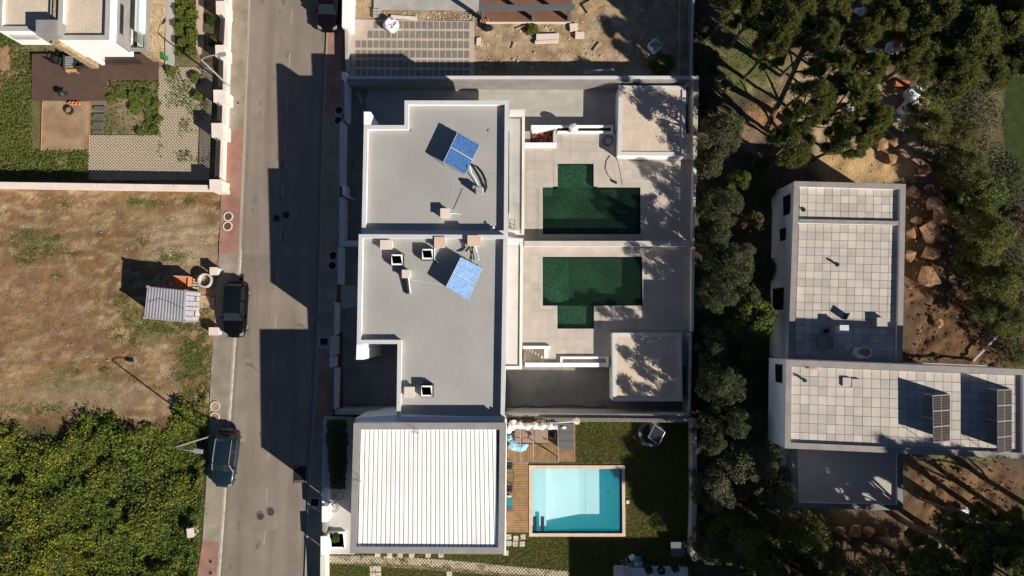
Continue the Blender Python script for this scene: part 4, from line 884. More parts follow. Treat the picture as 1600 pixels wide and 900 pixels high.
# sunken walls around the pavilions' service yards
t = thing('planter_wall', 'white retaining wall with a long planting slot north of the northern pool', 'planter', W(895, 200, -.9))
zz = .22
for a in ([(830, 195.5), (958, 195.5), (958, 199), (830, 199)], [(871, 204.5), (958, 204.5), (958, 208), (871, 208)], [(955, 199.3), (958, 199.3), (958, 204.2), (955, 204.2)], [(829.5, 199.3), (872, 199.3), (868, 201), (832, 205)]): MB().prism(pxs(a, zz), -.95, zz).build('wall', 'render_white', t)
MB().prism(pxs([(871, 199.3), (954.8, 199.3), (954.8, 204.2), (871, 204.2)], 0), -.9, 0).build('soil', 'black', t)
t2 = single(MB().rock(W(896, 200.5, .45), (.45, .4, .5), 4), 'plant_pot', 'cloth_white', 'pale wrapped plant standing in the planting slot by the northern pool', 'plant')
t = thing('stair_well', 'white edged stairwell with red bricks beside the northern balcony', 'stairwell', W(845, 212, -.9))
MB().prism(pxs([(820, 222.8), (869, 222.8), (869, 230.3), (820, 230.3)], .2), -.9, .2).build('kerb_wall', 'render_white', t); MB().prism(pxs([(864.5, 206), (870, 200), (870, 222), (864.5, 222)], .15), -.9, .15).build('side_wall', 'terrace_floor', t)
MB().prism(pxs([(820, 205), (828.5, 205), (828.5, 222), (820, 222)], -.3), -.9, -.3).build('landing', 'concrete', t)
c = W(846, 212, -.5); t = thing('brick_stack', 'heap of red bricks in the stairwell beside the northern balcony', 'bricks', (c.x, c.y, -.93))
bm = None
for k in range(70):
    ob = MB().box((0, 0, 0), (.24, .12, .09)).build('brick', 'brick_red', t, local=True) if bm is None else bpy.data.objects.new('brick', bm)
    if bm is None: bm = ob.data
    else: COL.objects.link(ob); ob.parent = t
    ob.location = (random.uniform(-.78, .78), random.uniform(-.4, .4), random.uniform(.06, .5)); ob.rotation_euler = (random.uniform(-.4, .4), random.uniform(-.4, .4), random.uniform(0, 3))
def pavilion(label, outer, ztop, zb):
    p = [q[:2] for q in ccw(pxs(outer, ztop))]; c = np.mean(np.array(p), 0); t = thing('garden_pavilion', label, 'pavilion', (c[0], c[1], zb)); i1 = inset(p, .30)
    MB().prism(inset(p, .04), zb, ztop - .16).build('wall', 'render_white', t); MB().ring(p, inset(p, .27), ztop - .16, ztop - .04).build('parapet', 'render_white', t)
    MB().prism(inset(p, .27), ztop - .2, ztop - .1).build('gravel_roof', 'gravel_beige', t)
    for k in range(4): coping_run(t, p[k], p[(k + 1) % 4], i1[k], i1[(k + 1) % 4], ztop - .04, ztop, 'coping_white', 2.7)
    return t
pavilion('northern garden pavilion with beige gravel roof and pale coping', [(967, 133.5), (1072, 134), (1070.5, 243), (965, 242.5)], 1.05, -.95)
pavilion('southern garden pavilion with beige gravel roof half in building shadow', [(957, 520), (1065, 520), (1066.5, 627), (957.5, 627)], 1.5, -.6)
MB().prism(pxs([(965, 243.2), (1086, 240), (1087, 248.5), (1000, 249), (965, 247)], .25), -.5, .25).build('south_ledge', 'wall_cream', bpy.data.objects['garden_pavilion'])
# S stair and planter
t = thing('garden_stair', 'garden stairs with white side walls south of the middle pool', 'stairs', W(835, 556, -.6))
for a, zt in (([(817, 540.5), (860, 540.5), (860, 545), (817, 545)], .75), ([(850.5, 545.3), (856.5, 545.3), (856.5, 559), (850.5, 559)], .75), ([(820.5, 567), (940, 567), (940, 573.5), (820.5, 573.5)], .75), ([(875.5, 557.2), (940, 557.2), (940, 560.5), (875.5, 560.5)], .7), ([(940.2, 557.2), (951, 557.2), (951, 560.5), (940.2, 560.5)], .7), ([(940.2, 567), (951, 567), (951, 573.5), (940.2, 573.5)], .74), ([(875.5, 560.8), (879, 560.8), (879, 566.7), (875.5, 566.7)], .7), ([(948, 560.8), (951, 560.8), (951, 566.7), (948, 566.7)], .7)):
    MB().prism(pxs(a, zt), -.6, zt).build('side_wall', 'render_white', t)
MB().prism(pxs([(879.3, 560.8), (947.7, 560.8), (947.7, 566.7), (879.3, 566.7)], .2), -.6, .2).build('soil', 'black', t)
for k in range(7):
    z_ = .38 - k * .14; x1 = 850 - k * 4.6; MB().prism(pxs([(x1 - 4.4, 545.5), (x1, 545.5), (x1, 566.5), (x1 - 4.4, 566.5)], z_), -.6, z_).build('step', 'stone_white', t)
# hoses and pump at the north pool
def gtube(pts, z, r, name, mat, label, cat, dz=None):
    P = [W(x, y, z) for x, y in pts]
    for i, p in enumerate(P): p.z = z + r + .004 + (dz[i] if dz else 0)
    return single(MB().tube(P, r, 6), name, mat, label, cat)
gtube([(953, 243), (947, 252), (945.5, 263), (950, 274), (957, 281)], 0, .022, 'hose', 'pipe_black', 'black hose curling from the northern pavilion to the pool pump', 'hose')
gtube([(964, 248), (969, 268), (972, 290)], 0, .012, 'cable', 'pipe_black', 'thin grey cable running from the pavilion into the northern pool', 'cable')
c = W(961.5, 285, .1); t = thing('pool_pump', 'small dark pump on the paving above the northern pool', 'pump', (c.x, c.y, .004), rz=-.4)
MB().tube([(-.2, 0, .11), (.12, 0, .11)], .1, 10).build('motor', 'dark_metal', t, local=True); MB().box((.2, 0, .12), (.16, .16, .22)).build('housing', 'concrete', t, local=True); MB().box((0, 0, .01), (.4, .16, .02)).build('foot', 'black', t, local=True)
c = W(950, 220, .02); single(MB().pipe((c.x, c.y), .42, .38, .004, .05), 'hose_coil', 'black', 'coiled dark hose in the shade west of the northern pavilion', 'hose')
gtube([(800, 637), (820, 634), (845, 636), (870, 634), (905, 634), (925, 637), (948, 635)], -.6, .03, 'hose', 'pipe_black', 'long black hose along the foot of the tall shaded wall', 'hose')
gtube([(540, 637), (562, 632), (590, 637), (620, 635)], -.35, .03, 'hose', 'pipe_black', 'black hose lying in the shaded southern front yard', 'hose')
t = thing('folded_chair', 'thin dark metal frame standing at the south end of the northern balcony', 'metal frame', W(803, 352, 2.28)); 
m = MB(); 
P_ = [W(796, 356, 2.4), W(797, 342, 2.9), W(804, 344, 2.9), W(803, 358, 2.4)]
m.tube(P_ + [P_[0]], .025, 5); m.tube([P_[0], W(790, 354, 2.9)], .02, 5); m.build('frame', 'dark_metal', t); MB().tube([P_[1].lerp(P_[0], .5), P_[2].lerp(P_[3], .5)], .02, 5).build('crossbar', 'dark_metal', t)
for i, (x, y) in enumerate(((562, 152), (575, 153))):
    c = W(x, y, -.7); single(MB().box(c, (.26, 1.0, .06), (.35, -.35)[i], tilt=Matrix.Rotation(.12, 3, 'X')), 'plank', 'concrete', ('left', 'right')[i] + ' of two pale boards leaning together in the dark northern front yard', 'board')

# ================================================================== THE GRAVEL ROOFED HOUSE (top left) AND ITS GARDEN
zg = -1.05
SP = W(100, 62, 4.5).y; SPl = W(20, 48, 4.0).y                      # planes of its two south fronts
xW, xM, xE = W(-5, 48, 4.0).x, W(89.5, 60, 4.5).x, W(170.5, 60, 4.5).x
NB = 34.0
ha = thing('gravel_roofed_house', 'white modern house with beige gravel roofs and a stone clad base by the street lamp', 'house', ((xM + xE) / 2, (SP + NB) / 2, zg))
def bl(x0, x1, y0, y1, z0, z1, name, mat, **k): return MB().prism([(x0, y0), (x1, y0), (x1, y1), (x0, y1)], z0, z1).build(name, mat, ha, **k)
def flat_top(x0, x1, y0, y1, zt, t, up):
    o = [(x0, y0), (x1, y0), (x1, y1), (x0, y1)]; i = inset(o, t)
    MB().ring(inset(o, .02), inset(o, t - .02), zt - up - .05, zt - .05).build('parapet', 'render_white', ha); MB().prism(inset(o, t - .02), zt - up - .1, zt - up).build('gravel_roof', 'gravel_beige', ha)
    for k in range(4): coping_run(ha, o[k], o[(k + 1) % 4], i[k], i[(k + 1) % 4], zt - .05, zt, 'coping_pale', 3)
bl(xW + .02, xM - .62, SPl + .02, NB - .02, 1.25, 4.0 - .35, 'upper_wall', 'render_white'); flat_top(xW, xM - .6, SPl, NB, 4.0, .36, .3)
bl(xM + .02, xE - .02, SP + .02, NB - .02, 1.05, 4.5 - .4, 'upper_wall', 'render_white'); flat_top(xM, xE, SP, NB, 4.5, .36, .35)
bl(xM - .6, xM - .003, SP - .25, NB, zg, 4.2, 'stone_fin', 'stone_gold')                       # stone clad wall between the two blocks
xS = W(229.5, 40, 1.8).x
bl(xM + .01, xE + .6, SP + 1.3, NB, zg, 1.0, 'lower_wall', 'render_white'); bl(xE + .6, xS - .03, SP + .35, NB, zg, 1.65, 'stone_base', 'stone_gold')
bl(xW + .3, xM - .7, SPl + 1.4, NB, zg, 1.2, 'lower_wall', 'render_white')
bl(xE + .62, xS, SP + .33, NB, 1.66, 1.72, 'terrace_floor', 'terrace_floor'); bl(xS - .16, xS + .02, SP + .3, NB, 1.4, 1.84, 'terrace_edge', 'coping_grey'); bl(xE + .02, xS - .17, SP + .3, SP + .47, 1.4, 1.84, 'terrace_edge', 'coping_grey')
gl = MB().box((xS - .25, (SP + NB) / 2 + .3, 2.35), (.02, NB - SP - .6, 1.0)).build('glass_balustrade', 'balustrade_glass', ha); MB().box(((xE + xS) / 2 + .3, SP + .42, 2.35), (xS - xE - 1.2, .02, 1.0)).build('glass_balustrade', 'balustrade_glass', ha)
# east face of the upper block: grey panel with dark slot windows
bl(xE - .01, xE + .14, SP + .1, SP + 2.2 + 6, 1.75, 3.55, 'grey_panel', 'coping_grey'); bl(xE + .1, xE + .17, SP + 1.0, SP + 3.4, 2.95, 3.4, 'window', 'window_glass'); bl(xE + .1, xE + .17, SP + 4.4, SP + 6.6, 2.95, 3.4, 'window', 'window_glass')
bl(xE + .8, xE + 1.3, SP + 1.6, NB, 1.72, 2.5, 'terrace_wall', 'render_white')
# ground floor openings on the south side
for x0, x1, y in ((xM + .25, xE + .2, SP + 1.28), (W(64, 85, .5).x, W(100, 85, .5).x, SPl + 1.38)):
    n = 3
    for k in range(n):
        a, b = x0 + (x1 - x0) * k / n, x0 + (x1 - x0) * (k + 1) / n
        w = MB().box(((a + b) / 2, y - .02, .0), (b - a - .05, .05, 1.9)).build('window', 'dark_metal', ha); MB().box(((a + b) / 2, y - .05, .0), (b - a - .18, .03, 1.76)).build('pane', 'window_glass', w)
bl(xM + .25, xM + .5, SP + .03, SP + 1.2, zg, 1.04, 'side_wall', 'render_white')
MB().box(((xM + xE) / 2 + .5, SP - .02, -.1), (xE - xM - .9, .02, .9)).build('glass_balustrade', 'balustrade_glass', ha)
MB().box((W(40, 57, 3.0).x, SPl - .08, 3.0), (1.9, .2, .5)).build('shutter_box', 'coping_pale', ha)
ck = pxs([(56, 31), (90.5, 31), (90.5, 54.5), (56, 54.5)], 5.1); ch = MB().prism(ck, 3.4, 5.1).build('chimney', 'coping_grey', ha); MB().prism(inset([q[:2] for q in ck], .12), 5.1, 5.12).build('chimney_cap', 'coping_dark', ch)
# deck
def deck(name, rects, z, along, pitch, mat, kind='structure'):
    m = MB(); 
    for (x0, y0, x1, y1) in rects:
        a, b = (G(x0, y0), G(x1, y1)) if z is None else (W(x0, y0, z), W(x1, y1, z)); X0, X1, Y0, Y1 = a.x, b.x, b.y, a.y; zz = lambda y: (gz(y) + .12) if z is None else z
        if along == 'x':
            n = round((Y1 - Y0) / pitch)
            for k in range(n): ya, yb = Y0 + (Y1 - Y0) * k / n + .009, Y0 + (Y1 - Y0) * (k + 1) / n - .009; m.prism([(X0, ya), (X1, ya), (X1, yb), (X0, yb)], zz(ya) - .1, zz(ya) + random.uniform(-.003, .003))
        else:
            n = round((X1 - X0) / pitch)
            for k in range(n): xa, xb = X0 + (X1 - X0) * k / n + .009, X0 + (X1 - X0) * (k + 1) / n - .009; m.prism([(xa, Y0), (xb, Y0), (xb, Y1), (xa, Y1)], zz(Y0) - .1, zz(Y0) + random.uniform(-.003, .003))
    o = m.build(name, mat); o['kind'] = kind
    # boards tell apart by tone
    return o
deck('timber_deck', [(50, 84, 247, 125), (50, 125, 165, 157)], -.78, 'x', .155, 'deck_brown')
struct(MB().add([tuple(G(x, y, .035)) for x, y in ((66, 157.5), (139.5, 158), (139, 236), (64, 236))], [[3, 2, 1, 0]]), 'bare_soil', 'soil_plot')
m = MB(); 
for a, b in (((139.5, 158), (139, 237)), ((64, 237), (139, 236)), ((66, 160), (64, 236))): m.tube([G(*a, .05), G(*b, .05)], .03, 4)
struct(m, 'soil_edging', 'terracotta')
gp = pxs([(140, 212), (247, 212), (247, 104), (332, 104), (330, 283), (140, 283)], -.945); gp = [(x, y, gz(y) + .03) for x, y, _ in gp]
struct(MB().add(gp, [[0, 1, 2, 3, 4, 5]]), 'grass_grid_paving', 'grass_grid')
struct(MB().add([tuple(G(x, y, .06)) for x, y in ((306, -20), (319, -20), (318, 84), (306, 86))], [[0, 1, 2, 3]]), 'garden_path', 'path_pink')
struct(MB().add([tuple(G(x, y, .045)) for x, y in ((258, -20), (274, -20), (273, 104), (258, 106))], [[0, 1, 2, 3]]), 'side_path', 'coping_pale')
def pot(px, py, r, mat, label, cat, z=-.75, h=.3, soil='soil_plot'):
    c = W(px, py, z + h); t = thing('plant_pot', label, cat, (c.x, c.y, z + .004)); MB().pipe((0, 0), r, r * .8, 0, h, 18).build('rim', mat, t, local=True); MB().cyl((0, 0), r * .81, .01, h * .55, 16).build('soil', soil, t, local=True)
pot(107, 172, .34, 'rubber', 'round black tyre lying on the bare soil below the brown deck', 'tyre', -.80, .2)
for i, x in enumerate((109.5, 115, 121)): pot(x, 161, .15, 'terracotta', ('left', 'middle', 'right')[i] + ' of three small terracotta pots along the brown deck edge', 'flower pot', -.80, .25)
for i, y in enumerate((166, 177.5, 190, 203.5)):
    p = pxs([(146 - i * .7, y), (164 - i * 1.2, y), (163.5 - i * 1.2, y + 5), (145.5 - i * .7, y + 5)], -.75); single(MB().prism(p, -1.05, -.77), 'stepping_slab', 'slab_dark', ('topmost', 'second', 'third', 'lowest')[i] + ' of four dark stepping slabs beside the bare soil plot', 'paving slab')
c = W(98, 147, -.4); t = thing('barbecue', 'small black kettle barbecue on the brown deck edge', 'barbecue', (c.x, c.y, -.78))
MB().cyl((0, 0), .16, .45, .62, 14, .29).build('bowl', 'black', t, local=True); MB().cyl((0, 0), .29, .62, .78, 14, .1).build('lid', 'dark_metal', t, local=True)
for k in range(3): MB().tube([(.12 * math.cos(k * 2.1), .12 * math.sin(k * 2.1), .5), (.26 * math.cos(k * 2.1), .26 * math.sin(k * 2.1), 0)], .015, 5).build('leg', 'dark_metal', t, local=True)
MB().box((.42, 0, .62), (.25, .3, .02)).build('shelf', 'dark_metal', t, local=True)
def chair_mesh(label, cat, loc, rz, mat='rail_dark', w=.6, seat=.42, back=.85, group=None):
    t = thing('garden_chair', label, cat, loc, group, rz)
    MB().box((0, 0, seat), (w, w, .06)).build('seat', mat, t, local=True); MB().box((0, -w / 2, (seat + back) / 2 + .05), (w, .06, back - seat), tilt=Matrix.Rotation(.15, 3, 'X')).build('backrest', mat, t, local=True)
    for x in (-1, 1):
        for y in (-1, 1): MB().box((x * (w / 2 - .04), y * (w / 2 - .04), seat / 2), (.045, .045, seat)).build('leg', mat, t, local=True)
        MB().box((x * w / 2, 0, seat + .2), (.05, w * .9, .04)).build('armrest', mat, t, local=True)
    return t
c = W(90, 95, -.4); chair_mesh('dark garden armchair on the brown deck, left of the striped lounge seat', 'armchair', (c.x, c.y, -.78), -.3, 'rail_dark', .7)
c = W(127, 101, -.4); chair_mesh('dark garden armchair on the brown deck, right of the striped lounge seat', 'armchair', (c.x, c.y, -.78), .2, 'rail_dark', .6)
c = W(111, 98, -.4); t = thing('lounge_seat', 'grey slatted lounge seat on the brown deck by the stone wall', 'garden seat', (c.x, c.y, -.78))
for k in range(7): MB().box((0, -.5 + k * .16, .42), (.95, .1, .05)).build('slat', 'galvanised', t, local=True)
for x in (-1, 1): MB().box((x * .5, 0, .32), (.06, 1.2, .64)).build('side', 'rail_dark', t, local=True)
c = W(113, 109.5, -.5); t = thing('low_table', 'small tan wooden table on the brown deck in front of the lounge seat', 'table', (c.x, c.y, -.78))
MB().box((0, 0, .42), (.9, .46, .05)).build('tabletop', 'timber_orange', t, local=True)
for x in (-1, 1):
    for y in (-1, 1): MB().box((x * .38, y * .18, .2), (.05, .05, .4)).build('leg', 'wood', t, local=True)
c = W(260, 92, -.3); t = thing('waste_bin', 'small green bin standing on the grey side path by the stone wall', 'bin', G(260, 92, .05))
MB().box((0, 0, .35), (.34, .34, .7)).build('body', 'bin_green', t, local=True, bevel=.03); MB().box((0, .03, .73), (.38, .38, .06)).build('lid', 'bin_green', t, local=True, bevel=.02); MB().box((0, -.24, .66), (.3, .05, .05)).build('handle', 'black', t, local=True)
# boundary walls, piers and railings
def slopewall(name, label, pts, h, mat, cop, cat, base=.6):
    q = [G(x, y, h) for x, y in pts]; c = sum(q, Vector()) / 4; t = thing(name, label, cat, (c.x, c.y, c.z - h)); lo = [v - Vector((0, 0, h + base)) for v in q]
    MB().add(lo + q, [[0, 1, 5, 4], [1, 2, 6, 5], [2, 3, 7, 6], [3, 0, 4, 7], [4, 5, 6, 7]]).build('masonry', mat, t)
    n = max(1, round((q[1] - q[0]).length / 3))
    for k in range(n):
        u, w = k / n + (.002 if k else 0), (k + 1) / n - .002; e = [q[0].lerp(q[1], u), q[0].lerp(q[1], w), q[3].lerp(q[2], w), q[3].lerp(q[2], u)]; up = Vector((0, 0, .05)); MB().slab4([v + up for v in e], .05).build('coping', cop, t)
    return t
slopewall('boundary_wall', 'long cream boundary wall between the gravel roofed house garden and the bare lot', [(-30, 284), (331, 289.5), (331, 295), (-30, 290)], 1.5, 'wall_pink', 'wall_pink', 'garden wall')
slopewall('street_wall', 'low cream street wall with dark railing below the upper street lamp', [(359, -40), (353, 196), (346, 196), (351, -40)], .75, 'wall_pink', 'wall_pink', 'garden wall')
slopewall('street_wall', 'low cream street wall with dark railing beside the red paving, above the bare lot', [(350, 214), (348, 284), (342, 284), (344, 214)], .75, 'wall_pink', 'wall_pink', 'garden wall')
for i, (x0, y0, x1, y1) in enumerate(((338, 2, 351, 21), (337, 71, 350, 88), (334, 141, 352, 159), (331, 193, 348, 214), (328, 281, 346, 298))):
    q = [G(x0, y0, 1.75), G(x1, y0, 1.75), G(x1, y1, 1.75), G(x0, y1, 1.75)]; c = sum(q, Vector()) / 4; t = thing('wall_pier', f"cream wall pier along the garden railing, {('topmost', 'second', 'third', 'fourth', 'corner')[i]} of five", 'wall pier', (c.x, c.y, c.z - 1.75), 'cream piers of the garden railing')
    p = [v.xy for v in q]; MB().prism(p, c.z - 2.2, c.z - .06).build('shaft', 'wall_pink', t); MB().prism(inset(p, -.03), c.z - .06, c.z, True).build('cap', 'wall_pink', t)
for i, (a, b) in enumerate((((352, 23), (349.5, 70)), ((349, 90), (348, 140)), ((347.5, 160), (346.5, 192)), ((345, 215), (342.5, 280)))):
    A_, B_ = G(*a, .8), G(*b, .8); t = thing('railing', f"dark slatted railing between cream piers, {('topmost', 'second', 'third', 'lowest')[i]} of four", 'railing', A_, 'dark railings between cream piers'); n = int((B_ - A_).length / .14); m = None
    for k in range(n):
        p = A_.lerp(B_, (k + .5) / n) - A_ + Vector((0, 0, .42))
        if m is None: o = MB().box((0, 0, 0), (.05, .05, .84)).build('bar', 'rail_dark', t, local=True); m = o.data
        else: o = bpy.data.objects.new('bar', m); COL.objects.link(o); o.parent = t
        o.location = p
    for z in (.06, .80): MB().tube([Vector((0, 0, z)), B_ - A_ + Vector((0, 0, z))], .03, 4).build('rail', 'rail_dark', t, local=True)

# ================================================================== THE BARE LOT
# shipping container
cT = [(230.6, 448), (289.5, 454.5), (287, 502), (225.4, 496.5)]; z0 = gz(W(255, 475, 0).y); hC = 2.55
q = [W(x, y, z0 + hC) for x, y in cT]; c = sum(q, Vector()) / 4; t = thing('shipping_container', 'grey ribbed steel container with white doors on the bare lot', 'container', (c.x, c.y, z0))
qb = [v - Vector((0, 0, hC)) for v in q]
for i in range(4):                                                # corrugated sides; doors on the street end
    a, b = qb[i], qb[(i + 1) % 4]; d = (b - a); n = 1 if i == 1 else int(d.length / .24); nn = Vector((d.y, -d.x, 0)).normalized(); nn = nn if nn.dot((a + b) / 2 - Vector((c.x, c.y, z0))) > 0 else -nn
    pts = []
    for k in range(n):
        for u, o_ in ((.0, 0), (.3, 0), (.45, -.04), (.8, -.04), (.95, 0)): pts.append(a.lerp(b, (k + u) / n) + nn * (o_ if n > 1 else 0))
    pts.append(b); m = MB(); z1 = Vector((0, 0, .12)); z2 = Vector((0, 0, hC - .1))
    m.add([p + z1 for p in pts] + [p + z2 for p in pts], [[k, k + 1, len(pts) + k + 1, len(pts) + k] for k in range(len(pts) - 1)]); m.build('side_wall', 'container', t)
    MB().tube([a + Vector((0, 0, .07)), b + Vector((0, 0, .07))], .08, 4).build('bottom_rail', 'container', t); MB().tube([q[i] - Vector((0, 0, .06)), q[(i + 1) % 4] - Vector((0, 0, .06))], .065, 4).build('top_rail', 'container', t)
    MB().box(q[i] - Vector((0, 0, .06)), (.2, .2, .16), -.11).build('corner_casting', 'coping_grey', t); MB().tube([a, q[i]], .07, 4).build('corner_post', 'container', t)
n = 13; m = MB(); vs = []
for k in range(n):
    for u, o_ in ((0, -.03), (.35, -.03), (.5, .012), (.85, .012)): vs.append(((k + u) / n, o_))
vs.append((1, -.03)); A_ = [q[0].lerp(q[1], u) + Vector((0, 0, o_)) for u, o_ in vs]; B_ = [q[3].lerp(q[2], u) + Vector((0, 0, o_)) for u, o_ in vs]
m.add(A_ + B_, [[k, k + 1, len(vs) + k + 1, len(vs) + k] for k in range(len(vs) - 1)]); m.build('roof', 'container', t)
ex = (q[1] - q[2]).normalized(); out = Vector((ex.y, -ex.x, 0)); out = out if out.x > 0 else -out; wd = (q[1] - q[2]).length
for s in (0, 1):
    m = MB(); a = qb[2] + ex * (wd * (.5 * s + .02)); b = qb[2] + ex * (wd * (.5 * s + .48))
    m.slab4([a + out * .06 + Vector((0, 0, .15)), b + out * .06 + Vector((0, 0, .15)), b + out * .06 + Vector((0, 0, hC - .12)), a + out * .06 + Vector((0, 0, hC - .12))], .05); dr = m.build('door', 'container_door', t)
    for u in (.3, .7): MB().tube([a.lerp(b, u) + out * .10 + Vector((0, 0, .1)), a.lerp(b, u) + out * .10 + Vector((0, 0, hC - .1))], .022, 6).build('lock_bar', 'galvanised', dr)
    for zz in (.7, 1.3, 1.9): MB().tube([a + out * .08 + Vector((0, 0, zz)), b + out * .08 + Vector((0, 0, zz))], .03, 4).build('door_rib', 'container', dr)
    MB().box(a.lerp(b, .5) + out * .1 + Vector((0, 0, 1.0)), (.03, .45, .08), -.11).build('handle', 'dark_metal', dr)
single(MB().tube([W(231, 472, z0 + hC + .02), W(249, 466.5, z0 + hC + .02), W(268, 473, z0 + hC + .02), W(288, 483, z0 + hC + .02)], .012, 5), 'cable', 'dark_metal', 'thin dark cable lying across the container roof', 'cable')
# low orange skip
c = G(284, 443.5); t = thing('orange_skip', 'low orange skip with rounded grey end beside the grey container', 'skip', c, None, -.05)
def ush(w, l, r):
    return [(l, -w), (l, w)] + [(-l + r * (1 - math.sin(a)), w * math.cos(a)) for a in np.linspace(0, PI, 11)]
o1, o2 = ush(.58, 1.02, .5), ush(.50, .95, .44)
MB().ring(o1, o2, .1, 1.0).build('side_wall', 'toilet_orange', t, local=True); MB().prism(o2, .1, .88).build('load_cover', 'toilet_orange', t, local=True)
MB().ring(ush(.61, 1.05, .52), ush(.52, .97, .45), .95, 1.03).build('rim', 'toilet_roof', t, local=True); MB().box((-.45, -.05, .9), (.22, .36, .06), .1).build('blue_sheet', 'cloth_blue', t, local=True)
for x in (-.55, .7):
    for y in (-1, 1): MB().tube([(x, y * .50, .16), (x, y * .62, .16)], .16, 12).build('wheel', 'rubber', t, local=True)
m = thing('pallet', 'weathered grey pallet standing between the orange skip and the concrete ring', 'pallet', G(309, 446, 0), None, -.1)
for k in range(5): MB().box((0, -.44 + k * .22, .35), (.5, .12, .04), tilt=Matrix.Rotation(.7, 3, 'Y')).build('board', 'wood_grey', m, local=True)
for k in (-1, 1): MB().box((0, k * .4, .3), (.5, .08, .1), tilt=Matrix.Rotation(.7, 3, 'Y')).build('bearer', 'wood_grey', m, local=True)
c = G(326, 439, 0); t = thing('concrete_ring', 'round pale concrete well ring half filled with rubble by the black car', 'concrete ring', c)
MB().pipe((0, 0), .58, .47, 0, .75).build('shell', 'terrace_floor', t, local=True); MB().cyl((0, 0), .48, 0, .3).build('fill', 'soil_plot', t, local=True)
m = MB()
for k in range(26):
    a, r = random.random() * 6.28, .42 * math.sqrt(random.random()); m.rock((r * math.cos(a), r * math.sin(a), .32), (.07, .06, .06), k)
o = m.build('rubble', 'boulder_pale', t, local=True); o['kind'] = 'stuff'
for x0, y0, x1, y1, lab, h in ((327.5, 417.5, 339.5, 430, 'white electric cabinet on the lot edge above the concrete ring', .95), (326, 511.5, 341, 524, 'white electric cabinet on the lot edge below the container', .85)):
    b = G((x0 + x1) / 2, (y0 + y1) / 2); q = pxs([(x0, y0), (x1, y0), (x1, y1), (x0, y1)], b.z + h); t = thing('electric_cabinet', lab, 'cabinet', b); p = [v[:2] for v in q]
    MB().prism(inset(p, .04), b.z - .1, b.z + h - .07).build('body', 'pale_slab', t); MB().prism(p, b.z + h - .07, b.z + h).build('cap', 'pale_slab', t); cx = max(v[0] for v in p); cy = np.mean([v[1] for v in p]); MB().box((cx - .03, cy, b.z + .42), (.02, .48, .65)).build('door', 'coping_white', t)
p = [G(x, y, .12) for x, y in ((312, 461.5), (328, 462), (327, 481.5), (311, 480.5))]; single(MB().slab4(p, .12), 'door_mat_board', 'wood', 'flat plywood board on the ground before the container doors', 'board')
p = [G(x, y, .1) for x, y in ((328, 464), (336, 466), (335, 480), (327, 480))]; single(MB().slab4(p, .08), 'plank', 'wood_grey', 'grey board in the car shadow beside the plywood board', 'board')
t = thing('crate', 'small pale crate leaning at the lower corner of the container doors', 'crate', G(310, 489, 0), None, .5)
MB().box((0, 0, .3), (.3, .6, .6), tilt=Matrix.Rotation(.3, 3, 'Y')).build('box', 'wood', t, local=True); MB().box((.12, 0, .62), (.34, .64, .04), tilt=Matrix.Rotation(.3, 3, 'Y')).build('lid', 'pale_slab', t, local=True)
single(MB().tube([G(318, 492, .06), G(309, 505, .08), G(301, 516, .06)], .05, 5), 'branch', 'trunk', 'dry branch lying below the container corner', 'branch')
c = G(303, 829, .4); t = thing('utility_box', 'white utility box half buried in the weeds by the pavement', 'utility box', (c.x, c.y, c.z - .4))
MB().box((0, 0, .5), (.42, .62, 1.0), .15).build('body', 'coping_white', t, local=True); MB().box((0, 0, 1.02), (.5, .72, .06), .15).build('cap', 'pale_slab', t, local=True)

# ================================================================== THE BUILDING SITE (top)
wl = slopewall('street_wall', 'bright white wall along the street at the top beside the shaded black car', [(536, -60), (534.5, 42), (548, 44), (551, -60)], 1.3, 'render_white', 'render_white', 'garden wall')
slopewall('street_wall', 'grey unpainted wall end between the white wall and the grid paving', [(539, 46), (540, 110), (544, 110), (544, 46)], .9, 'concrete', 'concrete', 'garden wall')
struct(MB().add([tuple(G(x, y, .1)) for x, y in ((584, -60), (748, -60), (749, 17), (584, 15))], [[0, 1, 2, 3]]), 'concrete_pad', 'concrete')
struct(MB().slab4([G(545, 30, .05), G(741, 33, .05), G(741, 122, .05), G(545, 120, .05)], .1), 'grid_base', 'grid_mortar')
gb = bpy.data.objects['grid_base']; me_ = None
for r in range(6):
    for k in range(19):
        if (r == 0 and k < 3) or (r == 1 and k < 2): continue
        x0 = 555.5 + k * 9.43; y0 = 32.5 + r * 15.1 + k * .06
        ce = G(x0 + 3.9, y0 + 6, .058)
        if me_ is None: o = MB().box((0, 0, -.02), (.42, .64, .04), bottom=False).build('paver', 'grid_block', gb, local=True); me_ = o.data
        else: o = bpy.data.objects.new('paver', me_); COL.objects.link(o); o.parent = gb
        o.location = ce - world_loc(gb); o.rotation_euler.x = -math.atan(SL)
